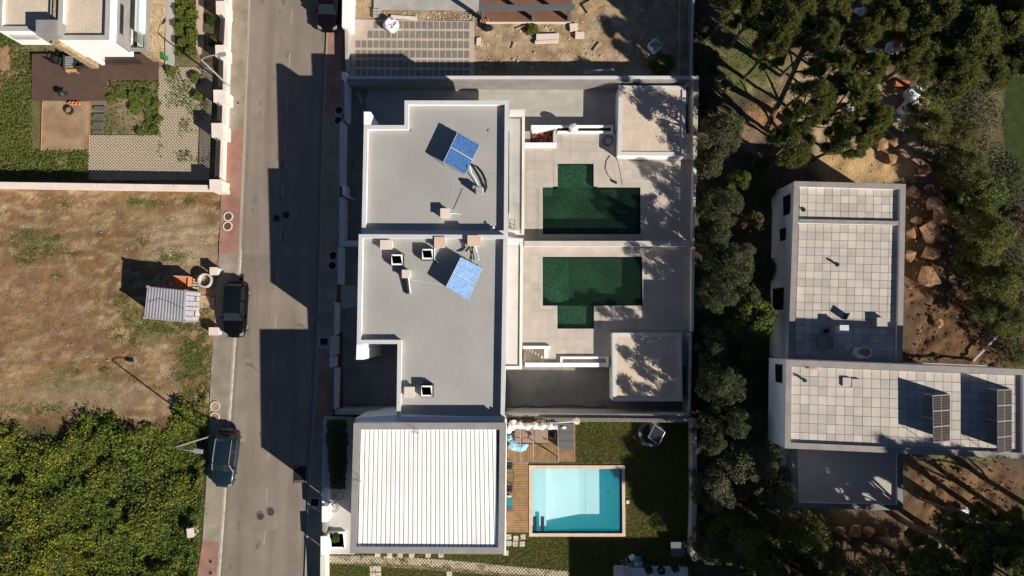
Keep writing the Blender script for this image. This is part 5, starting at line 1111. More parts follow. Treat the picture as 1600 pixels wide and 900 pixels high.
def sack(px, py, r, h, label, mat='bag_white', seed=1):
    b = G(px, py, 0); c = W(px, py, b.z + h * .7); t = thing('rubble_bag', label, 'builders bag', (c.x, c.y, b.z)); q = random.Random(seed); m = MB(); n = 16; rings = [(0, .86), (.3, 1.0), (.7, 1.02), (.95, .9), (1.03, .74)]; vs = []
    for u, w in rings:
        for k in range(n): a = 2 * PI * k / n; w2 = r * w * (1 + .10 * math.sin(4 * a + seed) + q.uniform(-.05, .05)); vs.append((w2 * math.cos(a), w2 * math.sin(a), h * u * q.uniform(.95, 1.05)))
    m.add(vs, [[i * n + k, i * n + (k + 1) % n, (i + 1) * n + (k + 1) % n, (i + 1) * n + k] for i in range(4) for k in range(n)]); m.build('sack', mat, t, smooth=True, local=True)
    m = MB(); vs = [(0, 0, h * .86)] + [(r * .76 * math.cos(2 * PI * k / n), r * .76 * math.sin(2 * PI * k / n), h * q.uniform(.85, 1.0)) for k in range(n)] + []
    m.add(vs, [[0, 1 + k, 1 + (k + 1) % n] for k in range(n)]); m.build('contents', mat if seed % 2 else 'boulder_pale', t, local=True)
    for k in range(4): a = k * PI / 2 + .5; MB().tube([(r * .8 * math.cos(a), r * .8 * math.sin(a), h), (r * .5 * math.cos(a + .2), r * .5 * math.sin(a + .2), h * 1.18), (r * .8 * math.cos(a + .45), r * .8 * math.sin(a + .45), h)], .025, 4).build('loop', 'cloth_white', t, local=True)
    return t
sack(611, 38, .62, .75, 'bulging white builders bag on the grid paving', seed=1)
sack(1023, 72, .55, .6, 'white builders bag standing alone on the dirt beyond the boundary wall', seed=2)
b = G(762, 45); single(MB().rock((b.x, b.y, b.z + .2), (.5, .3, .35), 9), 'rubbish_bag', 'black', 'black rubbish bag beside the steel frame post', 'rubbish bag')
t = thing('block_stack', 'small stack of pale concrete blocks at the corner of the concrete pad', 'blocks', G(589, 22))
for k in range(3):
    for j in (0, 1): MB().box((-.15 + j * .31, .28 - k * .27, .1), (.29, .2, .2)).build('block', 'concrete', t, local=True)
def board(px, label, mat='wood', th=.1, dz=.14): return single(MB().slab4([G(x, y, dz) for x, y in px], th), 'plank', mat, label, 'board')
board([(611, 23), (652, 26), (651, 31), (610, 28)], 'pale plank lying above the grid paving beside the white bag', 'pale_slab')
def slabs(px, label): return single(MB().slab4([G(x, y, .22) for x, y in px], .2), 'concrete_slab', 'pale_slab', label, 'concrete beam')
slabs([(838, 53), (874, 52), (873, 61), (838, 62)], 'wide pale concrete beam lying on the dirt north of the boundary wall'); slabs([(836, 63.5), (873, 62), (872, 66), (836, 67.5)], 'narrow pale concrete beam beside the wide one on the dirt')
slabs([(890, 37), (903, 36), (903, 47), (891, 48)], 'pale concrete block in the tree shade by the steel frame'); slabs([(899, 49), (913, 50), (913, 59), (899, 59)], 'grey concrete block in the tree shade south of the steel frame')
single(MB().slab4([G(745, 59, .12), G(752, 58, .12), G(751, 70, .12), G(744, 70, .12)], .1), 'stone_slab', 'pale_slab', 'pale broken slab at the right edge of the grid paving', 'slab')
board([(912, 111), (959, 107), (960, 110), (913, 115)], 'plank resting on top of the boundary wall shade side', 'concrete', .06, 1.3)
# steel frame with red decking
zf = gz(G(820, 20).y)
struct(MB().prism(pxs([(746, -60), (897, -60), (894, 36), (748, 35)], zf + .05), zf - .3, zf + .02), 'frame_base', 'concrete_dark')
deck('red_deck', [(751, -60, 893, 33.5)], zf + .09, 'x', .155, 'deck_red'); struct(MB().prism(pxs([(750, 34), (893, 34), (893, 36.5), (750, 36.5)], zf + .1), zf - .2, zf + .1), 'deck_kerb', 'pale_slab')
zt = zf + 2.7; t = thing('steel_frame', 'dark grey steel pergola frame over the red decking at the top', 'pergola', W(820, 0, zf))
def beam(a, b, w, h, nm='beam'):
    A, B = Vector(a), Vector(b); d = (B - A).normalized(); s = d.cross(Vector((0, 0, 1))).normalized() * w / 2; up = Vector((0, 0, h)); MB().add([A - s - up, A + s - up, B + s - up, B - s - up, A - s, A + s, B + s, B - s], [[0, 1, 5, 4], [1, 2, 6, 5], [2, 3, 7, 6], [3, 0, 4, 7], [4, 5, 6, 7], [3, 2, 1, 0]]).build(nm, 'steel_grey', t)
beam(W(748, 11, zt), W(898, 10, zt), .38, .35)
for x0, x1 in ((749.5, 751), (834, 835), (893, 891.5)): beam(W(x0, -60, zt - .02), W(x1, 9, zt - .02), .26, .3)
for x in (753, 834.5, 892): 
    p = W(x, 11, zt - .3); beamz = MB().prism([(p.x - .14, p.y - .14), (p.x + .14, p.y - .14), (p.x + .14, p.y + .14), (p.x - .14, p.y + .14)], zf + .05, zt - .34).build('post', 'steel_grey', t)
t = thing('brick_offcuts', 'few orange brick offcuts at the foot of the steel frame corner', 'bricks', G(757, 33, .1))
for k in range(4): MB().box((-.3 + k * .2, (k % 2) * .12, .06), (.1, .26, .12), .1 * k).build('brick', 'terracotta', t, local=True)
def pallet(px, py, w, d, rz, label, n=6, mat='wood', z=.05):
    t = thing('wooden_pallet', label, 'pallet', G(px, py, z), None, rz)
    for k in range(n): MB().box((0, -d / 2 + d * (k + .5) / n, .13), (w, d / n * .62, .025)).build('board', mat, t, local=True)
    for x in (-1, 0, 1): MB().box((x * (w / 2 - .06), 0, .06), (.1, d, .1)).build('bearer', mat, t, local=True)
pallet(926, 8, 1.5, .9, .55, 'wooden pallet lying on the dirt at the top edge')
t = thing('metal_fence', 'weathered metal capped fence wall along the dirt at the top right of the site', 'fence', G(1082, 40))
A_, B_ = G(1084, -60, .75), G(1080, 118, .75); MB().slab4([A_ - Vector((.17, 0, 0)), A_ + Vector((.17, 0, 0)), B_ + Vector((.17, 0, 0)), B_ - Vector((.17, 0, 0))], 1.5).build('wall', 'concrete_dark', t); MB().tube([A_ + Vector((0, 0, .06)), B_ + Vector((0, 0, .06))], .11, 6).build('cap_pipe', 'galvanised', t)
single(MB().tube([G(1062, -60, .5), G(1062, 118, .5)], .035, 5), 'wire_pole', 'wood', 'long thin yellowish pole along the dirt beside the metal fence', 'pole')
for i, (a, b) in enumerate((((1051, 15), (1072, 30)), ((1062, 45), (1073, 52)), ((928, 80), (938, 66)), ((800, 76), (804, 66)), ((806, 45), (820, 40)))): single(MB().tube([G(*a, .08), G(*b, .08)], .05, 5), 'stick', 'wood_grey' if i % 2 else 'wood', ('stick by the thin pole, upper of two', 'stick by the thin pole, lower of two', 'dark stick in the dappled tree shade of the site', 'short stick on the sunny dirt east of the grid paving', 'pale stick in front of the red decking')[i], 'stick')

# ================================================================== WHITE HOUSE GARDEN
zG = .78
struct(MB().prism(pxs([(788, 652), (1085, 654), (1085, 1000), (788, 1000)], zG), -2.9, zG - .01), 'lawn_base', 'earth_lawn') if False else None
M('lawn_soil', (.09, .085, .032), .95, .2, .8, .2, 12, bump=.4)
q4l = [W(x, y, zG) for x, y in ((503, 660), (1083, 652), (1083, 990), (498, 990))]
bp0, bp1 = W(826.5, 727, zG), W(977, 838, zG)
X0, X1, Y0, Y1 = W(507, 700, zG).x, W(1086, 700, zG).x, W(700, 1000, zG).y, W(700, 651, zG).y
hole = (W(831.5, 780, zG).x, W(972, 780, zG).x, W(900, 833, zG).y, W(900, 732.5, zG).y)
m = MB()
court = (X0 - 5, W(552, 700, .5).x, W(520, 866, .5).y, Y1 + 5)
for r in rects_minus(X0, X1, Y0, Y1, [hole, court]): m.prism(rc(r), -2.9, zG - .03)
struct(m, 'lawn', 'lawn_soil')
# bright pool
pb = thing('swimming_pool', 'bright turquoise rectangular swimming pool with pale stone coping', 'swimming pool', ((hole[0] + hole[1]) / 2, (hole[2] + hole[3]) / 2, zG - 1.4))
x0, x1, y0, y1 = hole; zd = zG - 1.2
prof = [(x0, zG - .42), (x0 + 1.15, zG - .42), (x0 + 1.17, zG - .80), (x0 + 3.9, zd), (x1, zd)]; m = MB()
for (xa, za), (xb, zb_) in zip(prof[:-1], prof[1:]): m.quad((xa, y0, za), (xb, y0, zb_), (xb, y1, zb_), (xa, y1, za))
m.build('basin_floor', 'pool_white', pb)
m = MB()
for a, b in (((x0, y0), (x1, y0)), ((x1, y0), (x1, y1)), ((x1, y1), (x0, y1)), ((x0, y1), (x0, y0))): m.quad((*a, zd), (*b, zd), (*b, zG), (*a, zG))
m.build('basin_wall', 'pool_white', pb)
for k in range(2): MB().box((x0 + .2 + k * .62, y0 + .68, zG - .11), (.26, 1.2, .05)).build('navy_bar', 'pool_navy', pb)  # two flat navy bars at water level, at the west end
MB().box((x0 + (x1 - x0) * .61, (y0 + y1) / 2, zd + .004), (.012, y1 - y0, .006)).build('floor_seam', 'teal', pb)
MB().box((x1 - .95, y0 + 2.9, zd + .02), (.14, .1, .02)).build('drain', 'pool_navy', pb)
MB().quad((x0, y0, zG - .1), (x1, y0, zG - .1), (x1, y1, zG - .1), (x0, y1, zG - .1)).build('water', 'water_blue', pb)
o_ = [(bp0.x, bp1.y), (bp1.x, bp1.y), (bp1.x, bp0.y), (bp0.x, bp0.y)]; i_ = [(x0, y0), (x1, y0), (x1, y1), (x0, y1)]
for k in range(4): coping_run(pb, o_[k], o_[(k + 1) % 4], i_[k], i_[(k + 1) % 4], zG - .06, zG + .06, 'coping_sand', .6)
c = W(980.5, 784, zG); single(MB().box((c.x, c.y, zG + .06), (.24, .26, .12)), 'skimmer_lid', 'pale_slab', 'small white skimmer lid in the grass east of the bright pool', 'lid')
deck('pool_deck', [(789, 722, 825.5, 832)], zG + .05, 'x', .19, 'deck_tan'); deck('upper_deck', [(790, 656, 899, 721.5)], zG + .06, 'y', .19, 'deck_tan')
# pergola arms, awning, table, box
zpg = zG + 2.5; t = thing('pergola', 'slim grey metal pergola over the table deck beside the white house', 'pergola', W(830, 690, zG))
f = MB(); f.tube([W(813, 660, zpg), W(814, 722, zpg)], .03, 4); f.tube([W(832.5, 660, zpg), W(833.5, 722, zpg)], .03, 4); f.tube([W(793, 720.5, zpg), W(872, 722.5, zpg)], .03, 4); f.tube([W(871.5, 660, zpg), W(872.5, 722, zpg)], .03, 4); f.tube([W(793, 661, zpg), W(872, 662, zpg)], .035, 4); f.build('rafters', 'galvanised', t)
for x, y in ((871.5, 721.5), (871.5, 661.5)): a = W(x, y, zpg); MB().tube([a, (a.x, a.y, zG)], .045, 4).build('post', 'galvanised', t)
t = thing('awning', 'bunched white awning cloth hanging along the pergola rail', 'awning', W(832, 666, zpg))
pts = [W(795 + k * 5.8, 665.5 + 1.2 * math.sin(k * 1.7), zpg - .12) for k in range(14)]
MB().tube(pts, [.20 + .12 * (k % 2) for k in range(14)], 7).build('cloth', 'cloth_white', t)
for i, (x, y, r) in enumerate(((800, 668, .34), (795, 673, .28), (803, 660, .3))): b = W(x, y, zpg - .2); MB().rock(b, (r, r * .8, .25), i + 3).build('cloth_fold', 'cloth_white', t)
t = thing('dining_table', 'brown panelled garden table on the upper deck under the pergola', 'table', W(830, 681, zG + .07)); zt = zG + .8
for k, (x0_, x1_) in enumerate(((804.5, 813.5), (815.5, 832), (835, 856))): MB().prism(pxs([(x0_, 669), (x1_, 669), (x1_ + .3, 692), (x0_ + .3, 692)], zt), zt - .05, zt).build('table_panel', 'brown_panel', t)
for x, y in ((806, 671), (855, 671), (806, 690), (855, 690)): a = W(x, y, zt); MB().tube([(a.x, a.y, zt - .05), (a.x, a.y, zG + .07)], .035, 4).build('leg', 'dark_metal', t)
MB().tube(pxs([(804, 693.2), (857, 693.4)], zt - .06), .03, 4).build('edge_rail', 'dark_metal', t)
for x, y, r, lab in ((828, 677, .17, 'small potted plant on the middle panel of the brown table'), (853.5, 686.5, .07, 'little dark lantern at the corner of the brown table')):
    c = W(x, y, zt); t = thing('table_plant' if r > .1 else 'lantern', lab, 'plant' if r > .1 else 'lantern', c); MB().cyl((0, 0), r * .5, 0, .12, 10).build('pot', 'dark_metal', t, local=True)
    P_ = rng.normal(size=(40 if r > .1 else 8, 3)) * r * .4 + np.array([0, 0, .16]); me_ = np_mesh('leaves', leaf_verts(P_, .06, sd=3), 4, 'leaf_dark'); o = bpy.data.objects.new('leaves' if r > .1 else 'top', me_); COL.objects.link(o); o.parent = t
c = W(861.5, 680, zG + .5); chair_mesh('dark garden chair at the east end of the brown table', 'chair', (c.x, c.y, zG + .07), PI / 2, 'rail_dark', .5)
t = thing('towels', 'pale blue towels heaped at the house end of the brown table', 'towel', W(808, 692, zG + .1))
for i, (x, y, r) in enumerate(((797, 684, .5), (804, 690, .45), (812, 698, .55), (818, 696, .4), (801, 698, .4))): MB().rock(W(x, y, zG + .35), (r, r * .75, .35 + .1 * (i % 2)), i + 20).build('towel', 'cloth_blue', t)
t = thing('storage_box', 'dark grey garden storage box at the end of the upper deck', 'storage box', W(885, 686, zG + .07)); zs_ = zG + .85
b_o = pxs([(873.5, 661), (896.5, 661), (896.5, 703), (873.5, 703)], zs_); MB().prism(inset([q[:2] for q in b_o], .04), zG + .07, zs_ - .06).build('body', 'steel_grey', t)
for k in range(3): MB().prism(pxs([(873.5, 661 + 14 * k + .3), (896.5, 661 + 14 * k + .3), (896.5, 674.7 + 14 * k), (873.5, 674.7 + 14 * k)], zs_), zs_ - .06, zs_).build('lid_panel', 'steel_grey', t)
c = W(881, 668, zs_); single(MB().rock((c.x, c.y, zs_ + .05), (.22, .12, .08), 5), 'cloth', 'cloth_white', 'crumpled pale cloth on the dark storage box', 'cloth')
t = thing('floor_lamp', 'white garden parasol arm with round white foot at the deck corner', 'parasol', W(902, 659, zG)); 
MB().tube([W(861, 661, zG + 1.6), W(900, 658.5, zG + 1.7)], .04, 5).build('arm', 'render_white', t); MB().cyl(W(901.5, 658.5, zG + .5), .28, zG - .02, zG + .3, 12).build('foot', 'pale_slab', t); a = W(901.5, 658.5, zG + 1.7); MB().tube([(a.x, a.y, zG), a], .03, 5).build('post', 'render_white', t)
single(MB().tube([W(838, 693, zG + .09), W(846, 698, zG + .09), W(871, 713, zG + .09), W(872, 720, zG + .09)], .025, 5), 'hose', 'pipe_black', 'dark hose running diagonally over the upper deck boards', 'hose')
c = W(1018, 678, zG + .4); t = thing('garden_daybed', 'round grey garden daybed with a folded dark canopy frame on the lawn', 'daybed', (c.x, c.y, zG))
MB().pipe((0, 0), 1.02, .78, 0, .38, 32).build('ring_base', 'steel_grey', t, local=True); MB().cyl((0, 0), .80, .06, .32, 28).build('mattress', 'dark_metal', t, local=True)
f = MB(); fr = [W(1023, 664, zG + 1.1), W(1039, 675, zG + 1.1), W(1029, 695, zG + .9), W(1013, 683, zG + .9)]; fl = [p - Vector((c.x, c.y, zG)) for p in fr]
for k in range(4): f.tube([fl[k], fl[(k + 1) % 4]], .035, 5)
for p in fl[:]: f.tube([p, Vector((p.x * .75, p.y * .75, .2))], .03, 4)
f.build('canopy_frame', 'galvanised', t, local=True); MB().slab4([Vector((0, 0, .0)) + p * .97 + Vector((0, 0, .04)) for p in fl], .03).build('canopy_cloth', 'black', t, local=True)
# things along the house wall
for x, y, lab in ((796, 727, 'dark garden chair by the house wall, upper of the two'), (796, 763, 'dark garden chair by the house wall, lower of the two')):
    c = W(x, y, zG + .5); chair_mesh(lab, 'chair', (c.x, c.y, zG + .06), -PI / 2, 'rail_dark', .5)
c = W(796.5, 746, zG + .5); t = thing('bike_rack', 'thin black wire table frame between the two chairs at the house wall', 'metal frame', (c.x, c.y, zG + .06)); f = MB()
f.tube([(-.25, -.45, 0), (-.25, -.4, .6), (.3, -.4, .6), (.3, -.45, 0)], .02, 5); f.tube([(-.25, .45, 0), (-.25, .4, .6), (.3, .4, .6), (.3, .45, 0)], .02, 5); f.build('frame', 'black', t, local=True); MB().tube([(.3, -.4, .6), (.3, .4, .6)], .02, 5).build('bar', 'black', t, local=True)
c = W(795.5, 785, zG + .5); t = thing('lounger', 'teal cushioned seat against the house wall on the pool deck', 'seat', (c.x, c.y, zG + .06)); MB().box((0, 0, .3), (.5, .62, .14)).build('cushion', 'teal', t, local=True); MB().box((0, -.52, .32), (.5, .4, .12)).build('cushion', 'steel_grey', t, local=True); MB().box((0, -.2, .12), (.5, 1.1, .2)).build('base', 'dark_metal', t, local=True); MB().box((0, .44, .33), (.4, .16, .1)).build('pillow', 'cloth_white', t, local=True)
STEP = [(795, 839), (806, 841), (817, 839), (795, 849), (805, 850), (816, 850), (790.5, 864), (582, 888.5), (591, 888.5), (582, 898.5), (591, 898.5), (702, 897), (590, 866), (608.5, 867), (625, 867), (643, 867), (669, 867), (689, 867)]
LB = ['upper left stone of the six by the bright pool deck', 'upper middle stone of the six by the bright pool deck', 'upper right stone of the six by the bright pool deck', 'lower left stone of the six by the bright pool deck', 'lower middle stone of the six by the bright pool deck', 'lower right stone of the six by the bright pool deck', 'single white stone at the south east corner of the ribbed roof house',
      'upper left of four square stones at the bottom lawn', 'upper right of four square stones at the bottom lawn', 'lower left of four square stones at the bottom lawn', 'lower right of four square stones at the bottom lawn', 'single square stone cut by the bottom edge in the lawn'] + [w + ' stone of the row under the south eaves of the ribbed roof' for w in ('first western', 'second', 'third', 'fourth', 'fifth', 'last eastern')]
for (x, y), lab in zip(STEP, LB):
    c = W(x, y, zG); s = .44 if y > 880 else .42; k = random.uniform(-.08, .08); o = single(MB().box((c.x, c.y, zG), (s, s, .05), k), 'stepping_stone', 'stone_white', 'white stepping ' + lab if 'stepping' not in lab else lab, 'stepping stone', bevel=.04)
gpv = [W(x, y, zG - .012) for x, y in ((515, 868), (600, 868.5), (700, 875), (790, 884), (890, 893), (890, 906), (790, 900), (700, 893), (600, 886), (515, 880))]
struct(MB().add([tuple(v) for v in gpv], [[0, 1, 8, 9], [1, 2, 7, 8], [2, 3, 6, 7], [3, 4, 5, 6]]), 'grass_grid_path', 'grass_grid')
wall('boundary_wall', 'weathered grey garden wall along the trees east of the bright pool', [(1081, 654), (1088, 654), (1090, 770), (1082, 770)], 2.0, 0, 'concrete', 'concrete'); wall('boundary_wall', 'weathered grey garden wall end beside the trees at the bottom', [(1082, 771), (1090, 771), (1086, 872), (1079, 872)], 1.95, 0, 'concrete', 'concrete')
t = thing('slat_fence', 'thin row of pale fence slats on top of the tall shaded wall', 'fence', W(960, 655, 2.8)); me_ = None
for k in range(92):
    p = W(850 + k * 2.5, 655.2 + k * .022, 3.0)
    if me_ is None: o = MB().box((0, 0, 0), (.055, .26, .1)).build('slat', 'rail_slat', t, local=True); me_ = o.data
    else: o = bpy.data.objects.new('slat', me_); COL.objects.link(o); o.parent = t
    o.location = p - Vector(t.location)
for s in (652.8, 657.6): MB().tube([W(849, s, 2.96), W(1081, s + 2, 2.96)], .02, 4).build('rail', 'rail_slat', t)
# front garden of the white house
zF = .92
struct(MB().prism(pxs([(505, 652), (556, 652), (554, 866), (500, 866)], zF), -2.9, zF), 'front_court', 'terrace_floor')
for i, (x0_, y0_, x1_, y1_, h, mt) in enumerate(((503.5, 766, 512, 786, 1.3, 'render_white'), (503, 791, 512, 816, 1.3, 'render_white'), (501, 838, 511, 868, 1.45, 'render_white'), (500.5, 869, 508, 960, 1.2, 'wall_cream'))):
    wall('front_wall' if i == 3 else 'gate_pier', ('white gate pier of the ribbed roof house below the dark hedge', 'larger white gate pier of the ribbed roof house, in the middle', 'tall white gate pier of the ribbed roof house by the planter', 'cream front wall at the bottom left of the lawn')[i], [(x0_, y0_), (x1_, y0_), (x1_, y1_), (x0_, y1_)], zF + h, 0, mt, mt, 'gate pier' if i < 3 else 'garden wall')
wall('gate', 'low grey gate leaf between two white gate piers of the ribbed roof house', [(504, 816.5), (509, 816.5), (508, 837.5), (503, 837.5)], zF + 1.1, .3, 'coping_grey', 'coping_grey', 'gate')
t = thing('planter_bed', 'square white edged planter bed with one green plant by the gate pier', 'planter', W(527, 843, zF)); p = [q[:2] for q in pxs([(515.5, 831), (538.5, 831), (538, 857.5), (515.5, 857.5)], zF + .3)]; MB().ring(p, inset(p, .14), zF, zF + .3).build('edging', 'render_white', t); MB().prism(inset(p, .13), zF, zF + .18).build('gravel', 'stone_white', t)
c = W(524, 786, zF + .5); t = thing('bicycle', 'dark bicycle lying on the front court of the ribbed roof house', 'bicycle', (c.x, c.y, zF + .08), None, 1.2)
for x in (-.5, .5):
    w = MB(); w.tube([(x + .33 * math.cos(a), .33 * math.sin(a), .04 + .02 * math.sin(a)) for a in np.linspace(0, 2 * PI, 20)], .022, 5, False); wh = w.build('wheel', 'black', t, local=True); MB().tube([(x - .3, 0, .04), (x + .3, 0, .04)], .006, 4).build('spokes', 'galvanised', wh, local=True)
f = MB(); f.tube([(-.5, 0, .06), (-.1, .0, .09), (.35, .5, .1), (-.15, .45, .1), (-.5, 0, .06)], .02, 5); f.tube([(-.1, 0, .09), (-.2, .6, .12)], .02, 5); f.tube([(.5, 0, .06), (.32, .62, .1)], .02, 5); f.build('frame', 'dark_metal', t, local=True); MB().box((-.21, .64, .13), (.12, .26, .06)).build('saddle', 'black', t, local=True); MB().tube([(.1, .72, .1), (.52, .6, .1)], .015, 5).build('handlebar', 'black', t, local=True)
# bottom terrace in shade, its things, and the neighbour house beyond the frame that shades it
zT = 1.2
tr = struct(MB().prism(pxs([(960, 886), (1075, 888), (1080, 1040), (960, 1040)], zT), .2, zT), 'neighbour_terrace', 'coping_white')
t = thing('step_ladder', 'grey step ladder leaning from the lawn onto the terrace at the bottom', 'ladder', W(976, 882, zG))
a, b, c_, d_ = W(970, 873.5, zG + .1), W(978, 873, zG + .1), W(977, 899, zT + .3), W(986, 899, zT + .3)
for p, q in ((a, c_), (b, d_)): MB().tube([p, q], .03, 4).build('rail', 'wood_grey', t)
for k in range(6): MB().tube([a.lerp(c_, (k + .5) / 6), b.lerp(d_, (k + .5) / 6)], .025, 4).build('rung', 'wood_grey', t)
t = thing('toy_pile', 'pile of teal and white cushions at the shaded terrace edge', 'cushions', W(993, 876, zG))
for i, (x, y, mt) in enumerate(((988, 871, 'cloth_white'), (997, 873, 'teal'), (994, 880, 'cloth_blue'), (988, 882, 'steel_grey'), (999, 880, 'concrete'))): MB().rock(W(x, y, zG + .25), (.3, .26, .25), i + 41).build('cushion', mt, t)
for x, y, lab in ((1012, 887, 'dark chair on the shaded terrace edge, western of two'), (1053, 884, 'dark reclining chair on the shaded terrace edge, eastern of two')): c = W(x, y, zT + .4); chair_mesh(lab, 'chair', (c.x, c.y, zT), .4, 'rail_dark', .55)
t = thing('garden_table', 'dark square table top in the deep shade of the lawn corner', 'table', W(1060, 858, zG)); MB().prism(pxs([(1048, 847), (1071, 847), (1070, 870), (1049, 870)], zG + .7), zG + .65, zG + .7).build('tabletop', 'steel_grey', t)
for x, y in ((1050, 849), (1069, 849), (1050, 868), (1069, 868)): a = W(x, y, zG + .65); MB().tube([a, (a.x, a.y, zG - .03)], .03, 4).build('leg', 'dark_metal', t)
c = W(1033, 891, zT + .1); single(MB().pipe((c.x, c.y), .3, .22, zT + .004, zT + .3, 16), 'planter', 'black', 'round black pot on the shaded terrace', 'plant pot')
nbh = thing('flat_roofed_house', 'white neighbour house south of the lawn, just outside the frame', 'house', (20, -28, .5)); sx = W(888, 839, zG); L_ = (7.5 - zG) / math.tan(SUN_EL); cx_, cy_ = sx.x + L_ * SUN_H.x, sx.y + L_ * SUN_H.y
MB().prism([(cx_, cy_ - 12), (cx_ + 12, cy_ - 12), (cx_ + 12, cy_), (cx_, cy_)], .3, 7.5).build('wall', 'render_white', nbh)
MB().prism([(cx_ + .3, cy_ - 11.7), (cx_ + 11.7, cy_ - 11.7), (cx_ + 11.7, cy_ - .3), (cx_ + .3, cy_ - .3)], 7.5, 7.52).build('roof', 'membrane', nbh)

# ================================================================== THE PAVED ROOF HOUSE (right)
ZA, ZB = 3.9, 7.15
hr = thing('paved_roof_house', 'white house among the trees with pale square roof slabs and two solar arrays', 'house', (W(1320, 430, 3).x, W(1320, 500, 3).y, -.3))
def parapet(outer, z, t, up, cop, segs=5.4):
    p = [q[:2] for q in ccw(pxs(outer, z))]; i = inset(p, t); MB().ring(inset(p, .02), inset(p, t - .02), z - up - .1, z - .05).build('parapet', 'render_white', hr)
    for k in range(len(p)): coping_run(hr, p[k], p[(k + 1) % len(p)], i[k], i[(k + 1) % len(p)], z - .05, z, cop, segs)
    MB().prism(inset(p, t - .02), z - up - .12, z - up - .03).build('roof', 'paver_joint', hr); return p
oA = [(1240.8, 283), (1415.5, 287.5), (1410, 566), (1231.5, 561.5)]
pA = parapet(oA, ZA, .42, .3, 'coping_dark'); MB().prism(inset(pA, .03), -1.2, ZA - .42).build('wall', 'render_white', hr)
dv = [q[:2] for q in pxs([(1249, 342), (1404, 345.5), (1404, 351.5), (1248.5, 348.5)], ZA)]; MB().prism(dv, ZA - .4, ZA - .05).build('parapet', 'render_white', hr); coping_run(hr, dv[0], dv[1], dv[3], dv[2], ZA - .05, ZA - .004, 'coping_dark', 2.8)
tz = ZA - .3
tiles(hr, pxs([(1249.5, 292), (1403.5, 295), (1403, 344.5), (1249, 341)], tz), 12, 4, tz, .03, 'paver_roof', .03, None, 'roof_slab', .004)
tiles(hr, pxs([(1248.7, 350), (1402.5, 353), (1397.5, 562), (1241.5, 558)], tz), 12, 17, tz, .03, 'paver_roof', .03, None, 'roof_slab', .004)
oB = [(1228, 562), (1607, 577.3), (1607, 717.5), (1226.3, 700.5)]
pB = parapet(oB, ZB, .42, .25, 'coping_dark', 2.6); MB().prism(inset(pB, .03), 3.85, ZB - .37).build('wall', 'render_white', hr); MB().prism(inset(pB, 1.5), -1, 3.84).build('lower_wall', 'render_white', hr)
tz = ZB - .25
tiles(hr, pxs([(1236.7, 572.3), (1599, 587), (1599, 706), (1235.8, 690)], tz), 26, 8, tz, .03, 'paver_roof', .03, None, 'roof_slab', .004)
oC = [(1237, 690), (1411, 700), (1411, 797.5), (1239, 794)]
pC = [q[:2] for q in ccw(pxs(oC, 3.2))]; MB().prism(inset(pC, .03), -.5, 2.8).build('wall', 'render_white', hr); MB().prism(inset(pC, .4), 2.8, 2.95).build('terrace_roof', 'paver_roof', hr); i_ = inset(pC, .42)
MB().ring(inset(pC, .02), inset(pC, .4), 2.8, 3.15).build('parapet', 'render_white', hr)
for k in range(4): coping_run(hr, pC[k], pC[(k + 1) % 4], i_[k], i_[(k + 1) % 4], 3.15, 3.2, 'steel_grey', 5)
def west_window(xp, ya, yb, z0, z1):
    w = MB().box((xp, (ya + yb) / 2, (z0 + z1) / 2), (.06, abs(ya - yb), z1 - z0)).build('window', 'dark_metal', hr); MB().box((xp - .02, (ya + yb) / 2, (z0 + z1) / 2), (.05, abs(ya - yb) - .12, z1 - z0 - .12)).build('pane', 'window_glass', w)
xA, xB = min(q[0] for q in pA), min(q[0] for q in pB)
def on_w(px_y, z): return W(1220, px_y, z).y
xl = lambda y: pA[0][0]
def west_x(p, y):                                             # x of the west wall line at y
    q = sorted(p, key=lambda v: v[0])[:2]; u = (y - q[0][1]) / (q[1][1] - q[0][1]); return q[0][0] + u * (q[1][0] - q[0][0])
for ya, yb, z0, z1 in ((305, 337, 1.9, 3.3), (357, 376, 1.4, 2.6), (450, 486, .4, 2.6)):
    a, b = on_w(ya, (z0 + z1) / 2), on_w(yb, (z0 + z1) / 2); west_window(west_x(pA, (a + b) / 2) + .03, a, b, z0, z1)
a, b = on_w(569, 5.9), on_w(598, 5.9); west_window(west_x(pB, (a + b) / 2) + .03, a, b, 5.2, 6.5)
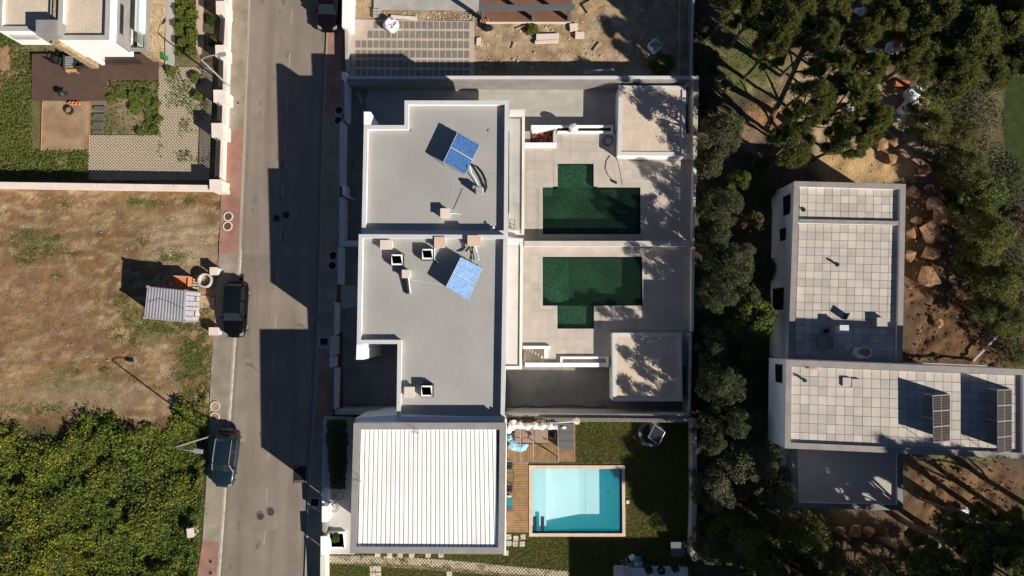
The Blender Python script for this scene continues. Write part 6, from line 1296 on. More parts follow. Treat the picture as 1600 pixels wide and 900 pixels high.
def pv_array(hiN, loN, loS, hiS, zr, hh, n, label):
    HN, LN, LS, HS = W(*hiN, zr + hh), W(*loN, zr + .12), W(*loS, zr + .12), W(*hiS, zr + hh); c = (HN + LN + LS + HS) / 4; t = thing('solar_array', label, 'solar panel', (c.x, c.y, zr))
    for k in range(n):
        u, v = k / n + .002, (k + 1) / n - .002; q = [HN.lerp(HS, u), LN.lerp(LS, u), LN.lerp(LS, v), HN.lerp(HS, v)]; pa = MB().slab4(q, .05).build('module', 'pv_back', t); e_ = MB()
        for i in range(4): e_.tube([q[i], q[(i + 1) % 4]], .028, 4)
        e_.build('module_frame', 'metal_pale', pa)
        nn = (q[1] - q[0]).cross(q[3] - q[0]).normalized(); nn = nn if nn.z > 0 else -nn; m = MB()
        for i in range(6):
            for j in range(2):
                f = lambda s, w: q[0].lerp(q[1], s).lerp(q[3].lerp(q[2], s), w) + nn * .006
                s0, s1, w0, w1 = .03 + .94 * j / 2 + .008, .03 + .94 * (j + 1) / 2 - .008, .05 + .9 * i / 6 + .028, .05 + .9 * (i + 1) / 6 - .028; m.quad(f(s0, w0), f(s1, w0), f(s1, w1), f(s0, w1))
        m.build('cells', 'pv', pa); cl = MB(); f5 = lambda s, w: q[0].lerp(q[1], s).lerp(q[3].lerp(q[2], s), w) + nn * .007; cl.quad(f5(.492, .02), f5(.508, .02), f5(.508, .98), f5(.492, .98)); cl.build('centre_line', 'metal_pale', pa)
    f = MB()
    for u in (0, .5, 1):
        A_, B_ = HN.lerp(HS, u), LN.lerp(LS, u); g = Vector((A_.x, A_.y, zr + .02)); f.tube([A_, g], .025, 4); f.tube([g, Vector((B_.x, B_.y, zr + .02))], .025, 4); f.tube([B_, Vector((B_.x, B_.y, zr + .02))], .025, 4)
    f.build('stand', 'galvanised', t)
pv_array((1457, 618), (1484, 616.5), (1484, 689), (1458.5, 692), ZB - .25, 1.25, 3, 'solar array of three dark modules on the paved roof, the western one')
pv_array((1558, 609.5), (1580.5, 608.5), (1580.5, 705.5), (1558.5, 708.5), ZB - .25, 1.25, 4, 'solar array of four dark modules on the paved roof, the eastern one')
def vent(px, py, z, label):
    c = W(px, py, z + .25); t = thing('roof_vent', label, 'roof vent', (c.x, c.y, z)); MB().tube([(0, 0, 0), (0, 0, .25), (-.08, .06, .33), (-.3, .16, .33)], .09, 8).build('pipe', 'black', t, local=True); MB().cyl((0, 0), .14, 0, .03, 10).build('flange', 'dark_metal', t, local=True)
vent(1257.5, 327.5, ZA - .3, 'black vent pipe in the small northern field of the paved roof'); vent(1310.5, 413.5, ZA - .3, 'black vent pipe in the middle of the long paved roof field'); vent(1259.5, 595, ZB - .25, 'black vent pipe on the southern roof with the solar arrays')
for i, (a, b, c_, d_) in enumerate(((1317, 590, 1330, 603.5), (1331.5, 592, 1344, 605.5))):
    p = [q[:2] for q in pxs([(a, b), (c_, b + .5), (c_, d_), (a, d_)], ZB - .1)]; single(MB().prism(p, ZB - .22, ZB - .09), 'loose_slab', 'paver_roof', ('left', 'right')[i] + ' of two raised loose slabs on the southern paved roof', 'paving slab')
z = ZA - .3
def rbox(px, py, w, d, h, zz, mat, label, cat, name):
    c = W(px, py, zz + h); t = thing(name, label, cat, (c.x, c.y, zz)); MB().box((0, 0, h / 2), (w, d, h)).build('body', mat, t, local=True, bevel=.02); MB().box((0, 0, h + .02), (w + .08, d + .08, .05)).build('cap', mat, t, local=True); return t
rbox(1319, 515, .6, .6, .9, z, 'coping_white', 'white chimney box on the paved roof half in the building shadow', 'roof vent', 'roof_vent_box'); rbox(1378, 503, .7, .6, .45, z, 'paver_roof', 'low pale box near the east parapet of the paved roof', 'roof vent', 'roof_vent_box')
single(MB().box(W(1322, 494, z + .35), (.05, .55, .7), -.5), 'upright_board', 'dark_metal', 'thin dark board standing on the paved roof above the shadow', 'board')
c = W(1350, 552, z + .3); t = thing('gravel_bag', 'heap of gravel on a pale sheet in the shaded end of the paved roof', 'gravel bag', (c.x, c.y, z)); MB().rock((0, 0, .15), (.85, .55, .3), 3).build('sheet', 'cloth_white', t, local=True); MB().rock((0, .1, .35), (.5, .35, .2), 8).build('gravel', 'soil_plot', t, local=True)
rbox(1290, 535, 1.1, .9, .35, z, 'concrete_dark', 'low dark tray in the shaded end of the paved roof', 'tray', 'tray')
c = W(1290, 517, z); single(MB().cyl(c, .16, z, z + .3, 12), 'roof_drain', 'black', 'small black drain in the shaded end of the paved roof', 'roof drain')
c = W(1272, 575, ZB); single(MB().rock((c.x, c.y, ZB - .1), (.5, .16, .12), 13), 'rubble_heap', 'boulder_pale', 'small rubble heap at the north parapet of the southern paved roof', 'rubble')
def wall_lamp(b, e, z, label):
    A_, B_ = W(*b, z), W(*e, z - .2); t = thing('wall_lamp', label, 'lamp', A_); MB().tube([(0, 0, 0), B_ - A_], .035, 6).build('arm', 'galvanised', t, local=True); d = B_ - A_; m = MB(); n, k_ = 12, 6
    vs = [(d.x + .16 * math.sin(PI * i / k_) * math.cos(2 * PI * j / n), d.y + .16 * math.sin(PI * i / k_) * math.sin(2 * PI * j / n), d.z + .16 * math.cos(PI * i / k_)) for i in range(k_ + 1) for j in range(n)]
    m.add(vs, [[i * n + j, i * n + (j + 1) % n, (i + 1) * n + (j + 1) % n, (i + 1) * n + j] for i in range(k_) for j in range(n)]); m.build('globe', 'chrome', t, smooth=True, local=True)
wall_lamp((1428, 716), (1451, 716), 4.0, 'shiny round lamp on an arm below the paved roof, nearer the terrace'); wall_lamp((1510, 714), (1541, 727), 4.0, 'shiny round lamp on a long arm below the paved roof, nearer the right edge')
board([(1520, 563), (1558, 524), (1560, 526), (1522, 566)], 'long pale pole lying on the brown earth above the southern paved roof', 'metal_pale', .08, .5); board([(1412, 565.5), (1543, 571), (1543, 572.5), (1412, 567)], 'pale straight kerb strip along the north side of the southern paved roof', 'concrete', .2, .7)

# ================================================================== PLANTS
def add_mesh_obj(name, me, parent=None): o = bpy.data.objects.new(name, me); COL.objects.link(o); o.parent = parent; return o
def crown_points(nc, per, R_, H0, H1, flat, sd, dome=True, cr=.27):
    q = np.random.default_rng(sd); P, C = [], []
    for k in range(nc):
        a, u = q.uniform(0, 2 * PI), q.random() ** .5; r = R_ * (1 - cr * .8) * u; zz = H0 + (H1 - H0) * ((1 - u ** 2.2) * q.uniform(.55, 1) if dome else q.uniform(.2, 1) * (1 - .5 * u)); c = np.array([r * math.cos(a), r * math.sin(a), zz]); w = R_ * cr * q.uniform(.6, 1.25); n = int(per * q.uniform(.6, 1.3))
        d = q.normal(size=(n, 3)); d /= np.linalg.norm(d, axis=1)[:, None]; d *= (q.random(n) ** .45 * w)[:, None]; d[:, 2] *= flat; d[:, 2] = np.where(d[:, 2] < -.3 * w * flat, -d[:, 2] * .5, d[:, 2]); P.append(c + d); C.append(c)
    return np.vstack(P), C
def needle_verts(P, C, ln, wd, sd): 
    q = np.random.default_rng(sd); n = len(P); d = q.normal(size=(n, 3)); d[:, 2] = np.abs(d[:, 2]) * .5 + .15; d /= np.linalg.norm(d, axis=1)[:, None]; s = np.cross(d, q.normal(size=(n, 3))); s /= np.linalg.norm(s, axis=1)[:, None] + 1e-9; l = (ln * q.uniform(.7, 1.3, n))[:, None]
    return np.stack([P - s * wd, P + s * wd, P + d * l], 1).reshape(-1, 3)
def proto(kind, sd, leaf, R_=2.2, H=5.5):
    q = random.Random(sd)
    if kind == 'pine': P, C = crown_points(46, 230, R_, H * .66, H, .6, sd, True, .19); v = np.vstack([needle_verts(P, C, .30, .028, sd), needle_verts(P, C, .24, .035, sd + 50)]); cm = np_mesh('crown', v, 3, leaf)
    elif kind == 'open': P, C = crown_points(30, 150, R_, H * .45, H, .8, sd, True, .24); cm = np_mesh('crown', leaf_verts(P, .105, .5, .42, sd), 4, leaf)
    elif kind == 'shrub': P, C = crown_points(20, 130, R_, H * .15, H, .8, sd, True, .34); cm = np_mesh('crown', leaf_verts(P, .085, .5, .5, sd), 4, leaf)
    else: P, C = crown_points(64, 190, R_, H * .30, H, .85, sd, True, .23); cm = np_mesh('crown', leaf_verts(P, .075, .5, .45, sd), 4, leaf)
    m = MB(); top = Vector((q.uniform(-.2, .2), q.uniform(-.2, .2), H * .66)); r0 = R_ * .065 + .03
    m.tube([(0, 0, -.4), (.05, .03, H * .2), top * .6 + Vector((0, 0, H * .05)), top], [r0 * 1.3, r0, r0 * .8, r0 * .5], 8)
    for c in q.sample(C, min(len(C), 14)):
        c = Vector(c); s = top * q.uniform(.45, .95); m.tube([s, s.lerp(c, .5) + Vector((0, 0, .12)), c], [r0 * .42, r0 * .25, r0 * .1], 5)
    tm = bpy.data.meshes.new('trunk'); tm.from_pydata(m.v, [], m.f); tm.materials.append(MATS['trunk']); tm.polygons.foreach_set('use_smooth', [True] * len(tm.polygons))
    return cm, tm, R_, H
PR = {'pine': [proto('pine', s, 'leaf_pine') for s in (1, 2, 3)], 'dark': [proto('dense', s, 'leaf_dark') for s in (4, 5, 6)], 'olive': [proto('dense', s, 'leaf_olive') for s in (7, 8)], 'yellow': [proto('dense', s, 'leaf_yellow') for s in (9, 10)],
      'bright': [proto('open', s, 'leaf_bright') for s in (11, 12)], 'brown': [proto('open', 13, 'leaf_brown')], 'darkopen': [proto('open', s, 'leaf_dark') for s in (14, 15)], 'shrub': [proto('shrub', s, 'leaf_garden', .8, 1.0) for s in (16, 17, 18)], 'bush': [proto('shrub', s, 'leaf_dark', 1.0, 1.6) for s in (19, 20)], 'yshrub': [proto('shrub', 21, 'leaf_yellow', 1.0, 1.3)], 'bshrub': [proto('shrub', 22, 'leaf_bright', 1.0, 1.4)]}
_c = [0]
def tree(kind, px, py, rpx, h, label, group=None, name=None, cat='tree', gzz=None, rz=None):
    _c[0] += 1; cm, tm, R_, H = PR[kind][_c[0] % len(PR[kind])]; zz = (gz(W(px, py, 0).y) if gzz is None else gzz); p = W(px, py, zz + h * .72); zz = gz(p.y) if gzz is None else gzz; s = rpx * (CAMH - zz - h * .72) / FPX / R_
    t = thing(name or ('pine_tree' if kind == 'pine' else 'tree' if cat == 'tree' else 'shrub'), label, cat, (p.x, p.y, zz), group, random.uniform(0, 6.28) if rz is None else rz); t.scale = (s, s, h / H); add_mesh_obj('trunk', tm, t); add_mesh_obj('crown', cm, t); return t
# along the garden walls
tree('dark', 1135, 203, 42, 7.8, 'dark rounded tree beside the northern pavilion wall')
tree('dark', 1139, 318, 36, 5.6, 'dark olive green tree east of the northern pool, above the brownish bush')
tree('brown', 1180, 345, 26, 3.6, 'brownish loose bush tree right of the dark tree by the northern pool')
tree('dark', 1148, 420, 44, 7.0, 'large dark tree east of the wall dividing the two pools')
tree('dark', 1132, 462, 34, 6.4, 'dark tree east of the middle pool, just below the large one')
tree('bright', 1183, 500, 42, 5.6, 'loose tree with bright leaf tips beside the paved roof house corner')
tree('dark', 1138, 603, 44, 7.0, 'dark tree east of the southern pavilion')
tree('darkopen', 1112, 690, 30, 6.0, 'small loose dark tree by the garden wall above the bright pool')
tree('olive', 1176, 722, 62, 5.6, 'wide grey green tree at the south west corner of the paved roof house'); tree('olive', 1212, 770, 46, 5.0, 'grey green tree against the shaded terrace roof')
tree('olive', 1125, 768, 46, 4.6, 'grey green tree along the weathered garden wall, east of the bright pool'); tree('darkopen', 1150, 660, 34, 7.0, 'thin dark tree in the deep shade west of the paved roof house')
tree('yellow', 1165, 850, 52, 4.6, 'yellowish green tree near the bottom, left of the two rounded ones'); tree('yellow', 1262, 845, 50, 4.4, 'yellowish green rounded tree near the bottom, below the shaded terrace roof'); tree('yellow', 1208, 895, 46, 4.2, 'yellowish green tree cut by the bottom edge between the two rounded ones')
tree('darkopen', 1112, 855, 36, 3.6, 'dark loose tree at the lower end of the weathered garden wall'); tree('dark', 1285, 905, 44, 3.4, 'dark tree cut by the bottom edge left of the earth bank')
for x, y, r, lab in ((1104, 265, 16, 'yellowish bush at the wall below the northern pavilion'), (1101, 330, 14, 'dry bush in the shade behind the low northern pool wall'), (1105, 375, 15, 'bush in the shade behind the end of the dividing wall')): tree('yshrub', x, y, r, 1.4, lab, None, 'shrub', 'shrub')
for x, y, r, lab in ((1100, 40, 22, 'bush at the foot of the metal capped fence near the top'), (1108, 90, 24, 'bush at the left edge of the weedy slope'), (1102, 140, 22, 'bush left of the coiled pale cable'), (1108, 172, 20, 'bush between the coiled cable and the tall rounded tree'), (1110, 520, 22, 'dark bush beside the end of the low middle pool wall'), (1105, 560, 24, 'dark bush east of the southern pavilion, upper one'), (1118, 645, 24, 'dark bush below the tree east of the southern pavilion'), (1098, 620, 16, 'small dark bush east of the southern pavilion, lower one'), (1200, 420, 22, 'dark bush against the west wall of the paved roof house, between its windows'), (1198, 300, 20, 'dark bush at the north west corner of the paved roof house'), (1098, 720, 18, 'bush at the weathered garden wall level with the bright pool top'), (1100, 805, 20, 'bush at the weathered garden wall level with the bright pool bottom'), (1180, 605, 24, 'dark bush left of the southern roof wing, lower one'), (1175, 560, 22, 'dark bush left of the southern roof wing, upper one'), (1195, 655, 22, 'dark bush below the west wall window of the southern wing'), (1190, 250, 20, 'bush between the rounded tree and the grey green pine')): tree('bush', x, y, r, 1.7, lab, 'bushes along the garden walls', 'shrub', 'shrub')
for k, x, y, r, h, lab in (('darkopen', 1112, 252, 26, 4.5, 'loose dark tree at the wall corner below the northern pavilion'), ('darkopen', 1122, 372, 30, 4.6, 'loose dark tree between the two dark trees east of the dividing wall'), ('darkopen', 1165, 462, 30, 4.8, 'loose dark tree above the tree with bright leaf tips'), ('darkopen', 1118, 540, 30, 4.4, 'loose dark tree north east of the southern pavilion'), ('olive', 1165, 398, 26, 4.8, 'small grey green tree right of the large dark tree east of the dividing wall'), ('darkopen', 1170, 655, 34, 4.2, 'loose dark tree in the shade below the southern roof wing corner'), ('bright', 1160, 280, 22, 3.4, 'small tree with light leaf tips above the brownish bush tree')): tree(k, x, y, r, h, lab)
# the pine wood, top right
for x, y, r, h, lab in ((1225, 25, 52, 10.0, 'pine tree at the top left of the wood, above its long bare trunk'), (1262, 165, 42, 10, 'thin pine crown over the sandy ground beside the bare trunk'), (1318, 160, 54, 10, 'big pine crown left of the white builders bags'), (1322, 222, 38, 9, 'pine crown overhanging the ochre earth above the paved roof house'), (1236, 225, 38, 6.2, 'grey green pine crown at the upper left corner of the paved roof house'), (1352, 195, 34, 9.5, 'pine crown directly left of the open white drum'),
        (1290, 118, 36, 10, 'pine crown around the hidden wooden pallet'), (1385, 35, 40, 6.5, 'pine crown above the white sheets at the top'), (1150, 0, 46, 9.0, 'pine crown cut by the top edge beside the metal capped fence'), (1290, 22, 40, 7, 'pine crown at the top edge, left of the white sheets'), (1350, 112, 30, 9.0, 'small pine crown between the white sheets and the builders bags'), (1205, 78, 34, 8.5, 'pine crown beside the bare trunk on the weedy slope side'), (1180, 22, 36, 9, 'pine crown at the top edge above the weedy slope'), (1340, 62, 30, 9, 'pine crown between the two white sheets'), (1275, 68, 34, 9.5, 'pine crown over the upper end of the bare leaning trunk'), (1432, 92, 46, 6.5, 'pine crown above the brick pallet'), (1455, 30, 52, 7.5, 'pine crown at the top edge, right of the white sheets'), (1510, 60, 55, 8.0, 'pine crown in the middle of the dense wood at the top right'), (1562, 36, 52, 8.0, 'pine crown near the top right corner of the photo'), (1602, 84, 48, 7.5, 'pine crown at the right edge above the mown lawn'), (1490, 122, 44, 6.5, 'pine crown at the lower edge of the wood, above the yellowish trees'), (1548, 104, 44, 6.5, 'pine crown at the lower edge of the wood, above the beige bank'), (1594, 12, 46, 8, 'pine crown filling the top right corner')): tree('pine', x, y, r, h, lab)
for x, y, r, h in ((1330, -30, 46, 8), (1430, -30, 52, 8), (1530, -30, 55, 8)): tree('pine', x, y, r, h, 'pine crown reaching in over the top edge of the photo', 'pines beyond the top edge')
for x, y, r, h, k, lab in ((1455, 165, 30, 3.6, 'bright', 'bright green tree right of the white builders bags'), (1470, 195, 32, 3.6, 'yellow', 'yellowish green tree between the builders bags and the dark thicket'), (1512, 205, 28, 3.4, 'yellow', 'yellowish tree at the foot of the beige bank'), (1518, 262, 42, 4.0, 'yellow', 'dark tree above the boulder row, right of the shadow'), (1548, 300, 42, 4.4, 'bright', 'bright leafy tree near the lawn edge at the right'), (1530, 325, 38, 3.0, 'yellow', 'dark loose tree right of the uppermost boulders'), (1556, 365, 44, 4.6, 'yellow', 'yellow green tree at the right edge above the dark thicket'), (1590, 340, 30, 3.5, 'brown', 'brownish tree at the right edge below the mown lawn'),
        (1538, 402, 40, 3.2, 'yellow', 'dark tree right of the middle boulders'), (1570, 450, 44, 4.0, 'yellow', 'large dark tree in the thicket at the right edge'), (1596, 430, 30, 4, 'yellow', 'yellow green tree cut by the right edge'), (1590, 500, 34, 4.0, 'yellow', 'dark tree cut by the right edge above the brown earth'), (1548, 488, 26, 3.2, 'bright', 'small bright bush tree at the upper edge of the brown earth'), (1600, 555, 22, 2.6, 'bright', 'small tree cut by the right edge beside the brown earth')): tree(k, x, y, r, h, lab)
tree('pine', 1498, 858, 56, 9.5, 'big dark pine in the bottom right corner, left crown'); tree('pine', 1562, 880, 60, 11, 'big dark pine in the bottom right corner, right crown'); tree('pine', 1450, 885, 44, 8.5, 'dark pine crown at the bottom edge beside the pale rocks'); tree('pine', 1600, 842, 48, 11, 'dark pine crown cut by the right edge in the bottom corner'); tree('pine', 1528, 818, 34, 9.5, 'upper tip crown of the big dark pines at the bottom right')
for x, y, r, h in ((1400, 1010, 48, 12), (1490, 1005, 55, 12.5), (1590, 975, 80, 15), (1320, 985, 60, 10), (1725, 925, 70, 14.6), (1795, 930, 70, 14.8), (1865, 945, 74, 15.0), (1935, 950, 74, 14.6)): tree('pine', x, y, r, h, 'tall pine beyond the bottom right corner of the photo', 'tall pines outside the frame')
for x, y, r, h, k in ((1245, 130, 45, 12, 'pine'), ): pass
for x, y, r in ((1335, 938, 50), (1400, 932, 48), (1470, 945, 52), (1545, 960, 50), (1265, 960, 50)): tree('dark', x, y, r, 6.5, 'dark tree added for its shade just below the bottom edge of the photo', 'added shade trees beyond the bottom edge')  # trees added to throw more shade on the ground at the bottom right
# leaning bare trunk of the top left pine
m = MB(); m.tube([W(1198, 200, .0), W(1218, 160, 2.4), W(1240, 112, 4.5), (W(1262, 62, 6.5)), W(1278, 40, 7.4)], [.26, .22, .19, .15, .09], 8); m.tube([W(1240, 112, 4.5), W(1262, 112, 5), W(1285, 98, 5.6)], [.1, .08, .05], 6); m.tube([W(1218, 160, 2.4), W(1205, 130, 4), W(1196, 112, 5)], [.12, .09, .05], 6); m.tube([W(1240, 112, 4.5), W(1236, 88, 5.2), W(1228, 70, 6.2)], [.1, .07, .05], 6)
single(m, 'bare_trunk', 'trunk', 'long bare leaning pine trunk with forking branches over the sandy slope', 'tree trunk')
m = MB(); m.tube([W(1252, 222, 0), W(1262, 196, 1.2), W(1275, 184, 2.2), W(1300, 172, 3.2)], [.13, .11, .09, .05], 6); m.tube([W(1262, 196, 1.2), W(1290, 200, 1.6), W(1318, 192, 2)], [.07, .05, .03], 5); single(m, 'dead_branch', 'trunk', 'grey dead branch on the sand above the paved roof house', 'branch')
# hedge and front plants of the white house
t = thing('hedge', 'tall dark hedge in the shade beside the front court of the ribbed roof house', 'hedge', W(527, 708, .5)); P = []
for k in range(9000):
    y = 656 + 108 * rng.random(); w = 16 * (.55 + .75 * float(N1(np.array([y * .11]), np.array([3.3]))[0])) * (1 if y < 740 else .75); x = 527 + (rng.random() * 2 - 1) * w + (y - 708) * .02; P.append(W(x, y, .92 + 2.3 * rng.random() ** .5))
P = np.array(P) - np.array(t.location); add_mesh_obj('foliage', np_mesh('foliage', leaf_verts(P, .085, .4, .5, 77), 4, 'leaf_dark'), t); m = MB()
for k in range(6): p = W(527, 664 + k * 18, .92) - Vector(t.location); m.tube([p, p + Vector((0, 0, 1.8))], .05, 5)
m.build('stems', 'trunk', t, local=True)
tree('bshrub', 523, 842, 8, .7, 'small green plant in the square white planter bed', None, 'shrub', 'plant', 1.1)
# garden of the gravel roofed house
GS = [((281, 15), (281, 40), (284, 66), (297, 20), (298, 50), (296, 78)), ((185, 140), (205, 148), (228, 145), (243, 160), (246, 185), (240, 200), (218, 205), (172, 152))]
WA = (('upper left', 'middle left', 'lower left', 'upper right', 'middle right', 'lower right'), ('first', 'second', 'third', 'fourth', 'fifth', 'sixth', 'seventh', 'last'))
for g, (pts, a, b) in enumerate(zip(GS, WA, ('shrub in the green strip left of the pink garden path', 'shrub in the ring round the dry bed, clockwise from the deck'))):
    for (x, y), w in zip(pts, a): tree('shrub', x, y, 8 if g else 11, .42 if g else .8, f'{w} {b}', ('shrubs of the green strip', 'shrubs round the dry bed')[g], 'shrub', 'shrub')
for x, y, r, w in ((328, 30, 9, 'uppermost'), (330, 62, 10, 'middle'), (305, 120, 11, 'third'), (309, 150, 10, 'lowest')): tree('shrub', x, y, r, .6, f'{w} shrub along the inner side of the garden railing', 'shrubs along the railing', 'shrub', 'shrub')
tree('shrub', 264, 109, 9, .5, 'small shrub below the green bin', None, 'shrub', 'shrub'); tree('shrub', 210, 165, 14, .4, 'greyish low plant in the middle of the dry bed', None, 'shrub', 'shrub'); tree('bshrub', 352, 293, 7, .5, 'weed growing at the outer foot of the corner pier', None, 'shrub', 'plant')
tree('bshrub', 832, 45, 12, .5, 'green weed clump on the dirt in front of the red decking', None, 'shrub', 'plant'); tree('bshrub', 1035, 100, 22, .5, 'sunlit weed clump on the dirt below the lone white bag', None, 'shrub', 'plant')

# ------------------------------------------------------------------ uncountable growth: leaves, grass, pebbles
def scatter(n, x0, y0, x1, y1, dens, sd, dz=0, base=None):
    q = np.random.default_rng(sd); a, b = G(x0, y0), G(x1, y1); X, Y = q.uniform(a.x, b.x, n), q.uniform(b.y, a.y, n); Z = -SL * Y if base is None else np.full(n, base); px, py = to_px(X, Y, Z); k = q.random(n) < np.clip(dens(px, py, X, Y), 0, 1); return np.stack([X, Y, Z + dz], 1)[k], px[k], py[k]
def stuff(name, me, label=None): o = add_mesh_obj(name, me); o['kind'] = 'stuff'; o['category'] = name.replace('_', ' '); o['label'] = label or name.replace('_', ' '); return o
def topx(X, Y): return to_px(X, Y, -SL * Y)
edge = lambda px: 648 + 16 * np.sin(px * .035) + 22 * np.exp(-((px - 100) / 38.) ** 2) * 2.2 + 6 * np.sin(px * .13)
def field_d(px, py, X, Y): xr = np.interp(py, [630, 700, 780, 850, 905], [332, 328, 320, 317, 308]); return (px < xr + 6 * (N3(X * 2, Y * 2) - .5) * 2) * sstep(-8, 14, py - edge(px) + (N2(X * .9, Y * .9) - .5) * 46) * (.25 + .9 * sstep(.30, .55, N2(X * 1.1, Y * 1.1)))
P, px, py = scatter(170000, -60, 600, 345, 960, field_d, 5); hgt = (.15 + .95 * sstep(.3, .75, N1(P[:, 0] * .55, P[:, 1] * .55)) + .45 * (N3(P[:, 0] * 1.7, P[:, 1] * 1.7) - .4)); P[:, 2] += np.maximum(hgt, .08) * rng.random(len(P)) ** .4
stuff('weeds', np_mesh('weeds', leaf_verts(P, .055 + .075 * N3(P[:, 0] * .9 + 5, P[:, 1] * .9) ** 1.2, .55, .6, 6), 4, 'leaf_weed'), 'dense green weeds filling the lower left lot')
def fl_d(px, py, X, Y): return (.05 + sstep(.50, .62, N2(X * .75 + 9, Y * .75))) * (sstep(240, 40, px) * .9 + .05) * sstep(0, 30, py - edge(px) + 4) * (px < 320)
P, px, py = scatter(15000, -20, 640, 320, 930, fl_d, 8, .5); hgt = (.2 + .95 * sstep(.3, .75, N1(P[:, 0] * .55, P[:, 1] * .55))); P[:, 2] += hgt - .35; stuff('yellow_flowers', np_mesh('f', leaf_verts(P, .046, 1.2, .8, 9), 4, 'petal'), 'yellow flowers among the weeds')
def gA(px, py, X, Y): 
    m = ((px < 52) & (py > 56) & (py < 285) & (py > 56 + px * .0)) | ((px < 140) & (py > 236) & (py < 284)); m = m & ~((px < 18) & (py > 60) & (py < 135) & (N2(X, Y) > .45)); m2 = (px > 166) & (px < 250) & (py > 127) & (py < 212); m3 = (px > 250) & (px < 335) & (py > 95) & (py < 270)
    return m * (.25 + sstep(.25, .42, N2(X * .9, Y * .9))) + m2 * (.12 + .8 * ((px < 190) & (py < 155) | (py < 155) | (px > 228)) * sstep(.3, .5, N2(X, Y))) + m3 * .35 * sstep(.55, .66, N2(X * .8, Y * .8 + 5)) + ((px > 258 + 0) & (px < 308) & (py < 90) & (px > 274)) * .8
P, px, py = scatter(120000, -10, -10, 345, 300, gA, 12); P[:, 2] += .03 + .35 * rng.random(len(P)) * N1(P[:, 0] * .8, P[:, 1] * .8); stuff('garden_plants', np_mesh('g', leaf_verts(P, .07, .7, .55, 13), 4, 'leaf_garden'), 'low green garden plants')
def tuft(px, py, X, Y):
    d = np.zeros_like(px)
    for cx, cy, rx, ry in ((215, 316, 16, 5), (247, 318, 14, 5), (297, 315, 9, 9), (105, 320, 10, 5), (50, 366, 14, 8), (25, 378, 12, 9), (70, 392, 22, 10), (42, 404, 18, 10), (85, 372, 14, 6), (115, 397, 12, 5), (90, 433, 8, 5), (225, 378, 8, 9), (268, 402, 24, 9), (190, 470, 14, 10), (210, 500, 20, 26), (215, 535, 10, 7), (280, 508, 36, 8), (305, 560, 26, 35), (310, 530, 18, 22), (318, 600, 10, 20), (308, 625, 24, 10), (320, 540, 8, 26), (262, 515, 22, 8), (240, 490, 14, 8), (60, 640, 40, 8), (170, 655, 12, 8), (125, 580, 8, 5), (165, 578, 8, 5), (245, 605, 10, 4), (300, 610, 18, 12), (290, 590, 22, 10), (320, 485, 10, 12), (345, 322, 6, 7), (185, 520, 14, 10)): d += np.exp(-(((px - cx) / rx) ** 2 + ((py - cy) / ry) ** 2) * 1.2)
    return d * .85 * sstep(.28, .5, N3(X * 2.2, Y * 2.2)) * (px < np.interp(py, [300, 640], [347, 330]))
P, px, py = scatter(260000, 0, 295, 352, 660, tuft, 15); P[:, 2] += .06; P2 = P.copy(); P2[:, 2] += .05 * rng.random(len(P)) + .03; stuff('lot_weeds', np_mesh('t', leaf_verts(P2, .05, .6, .45, 16), 4, 'leaf_garden'), 'green weed tufts on the bare lot')
P, px, py = scatter(16000, 0, 295, 345, 665, lambda px, py, X, Y: .5 * sstep(.5, .68, N2(X * .7, Y * .7)) * (px < np.interp(py, [300, 640], [343, 328])), 18); P[:, 2] += .06; stuff('dry_grass', np_mesh('d', blade_verts(P, .10, .012, 19, 1.2), 3, 'grass_dry'), 'dry grass on the bare lot')
def lawn_d(px, py, X, Y):
    ok = (px > 789) & (px < 1083) & (py > 655) | (py > 864) & (px > 516) & (px < 1083); ok &= ~((px > 824) & (px < 980) & (py > 724) & (py < 840)) & ~((px < 901) & (py < 723)) & ~((px < 827) & (py < 833)) & ~((px > 958) & (py > 884))
    yp = np.interp(px, [515, 600, 700, 790, 890], [868, 868.5, 875, 884, 893]); ok &= ~((px < 890) & (py > yp) & (py < yp + 12) & (N3(X * 3, Y * 3) < .62)); return ok * .95
P, px, py = scatter(230000, 505, 650, 1088, 950, lawn_d, 21, 0, zG - .03); stuff('lawn_grass', np_mesh('l', blade_verts(P, .11, .022, 22, .9), 3, 'grass'), 'cut grass of the lawn')
def east_d(px, py, X, Y): return (px > 1092) * (px < 1240) * (py < 250) * (.2 + sstep(.4, .6, N2(X * .8, Y * .8))) * .7 + ((px - 1500) ** 2 / 6400 + (py - 716) ** 2 / 120 < 1) * .6 + (px > 1092) * (px < 1225) * (py > 250) * .25
P, px, py = scatter(60000, 1088, -10, 1600, 900, east_d, 24); P[:, 2] += .02 + .12 * rng.random(len(P)); stuff('slope_weeds', np_mesh('e', leaf_verts(P, .065, .6, .5, 25), 4, 'leaf_bright'), 'green weeds on the slope beside the garden walls')
def thicket_d(px, py, X, Y): lim = np.interp(py, [130, 250, 330, 450, 560], [1470, 1465, 1490, 1500, 1560]); return (px > lim) * (py > 120) * (py < 570) * (px < 1568 + np.clip(py - 210, 0, 400) * .5) * .9 * sstep(.25, .5, N2(X * .7, Y * .7)) * (1 - .55 * ((np.abs(px - 1548) < 26) & (py < 260)))
P, px, py = scatter(60000, 1450, 100, 1640, 580, thicket_d, 27); P[:, 2] += .05 + 1.0 * rng.random(len(P)) * N1(P[:, 0] * .6, P[:, 1] * .6); stuff('thicket', np_mesh('k', leaf_verts(P, .085, .5, .5, 28), 4, 'leaf_dark'), 'dark undergrowth at the right edge')
def wood_d(px, py, X, Y): return (px > 1392) * (py < 132 - np.clip(1440 - px, 0, 50)) * sstep(.28, .45, N2(X * .6 + 3, Y * .6)) * .95
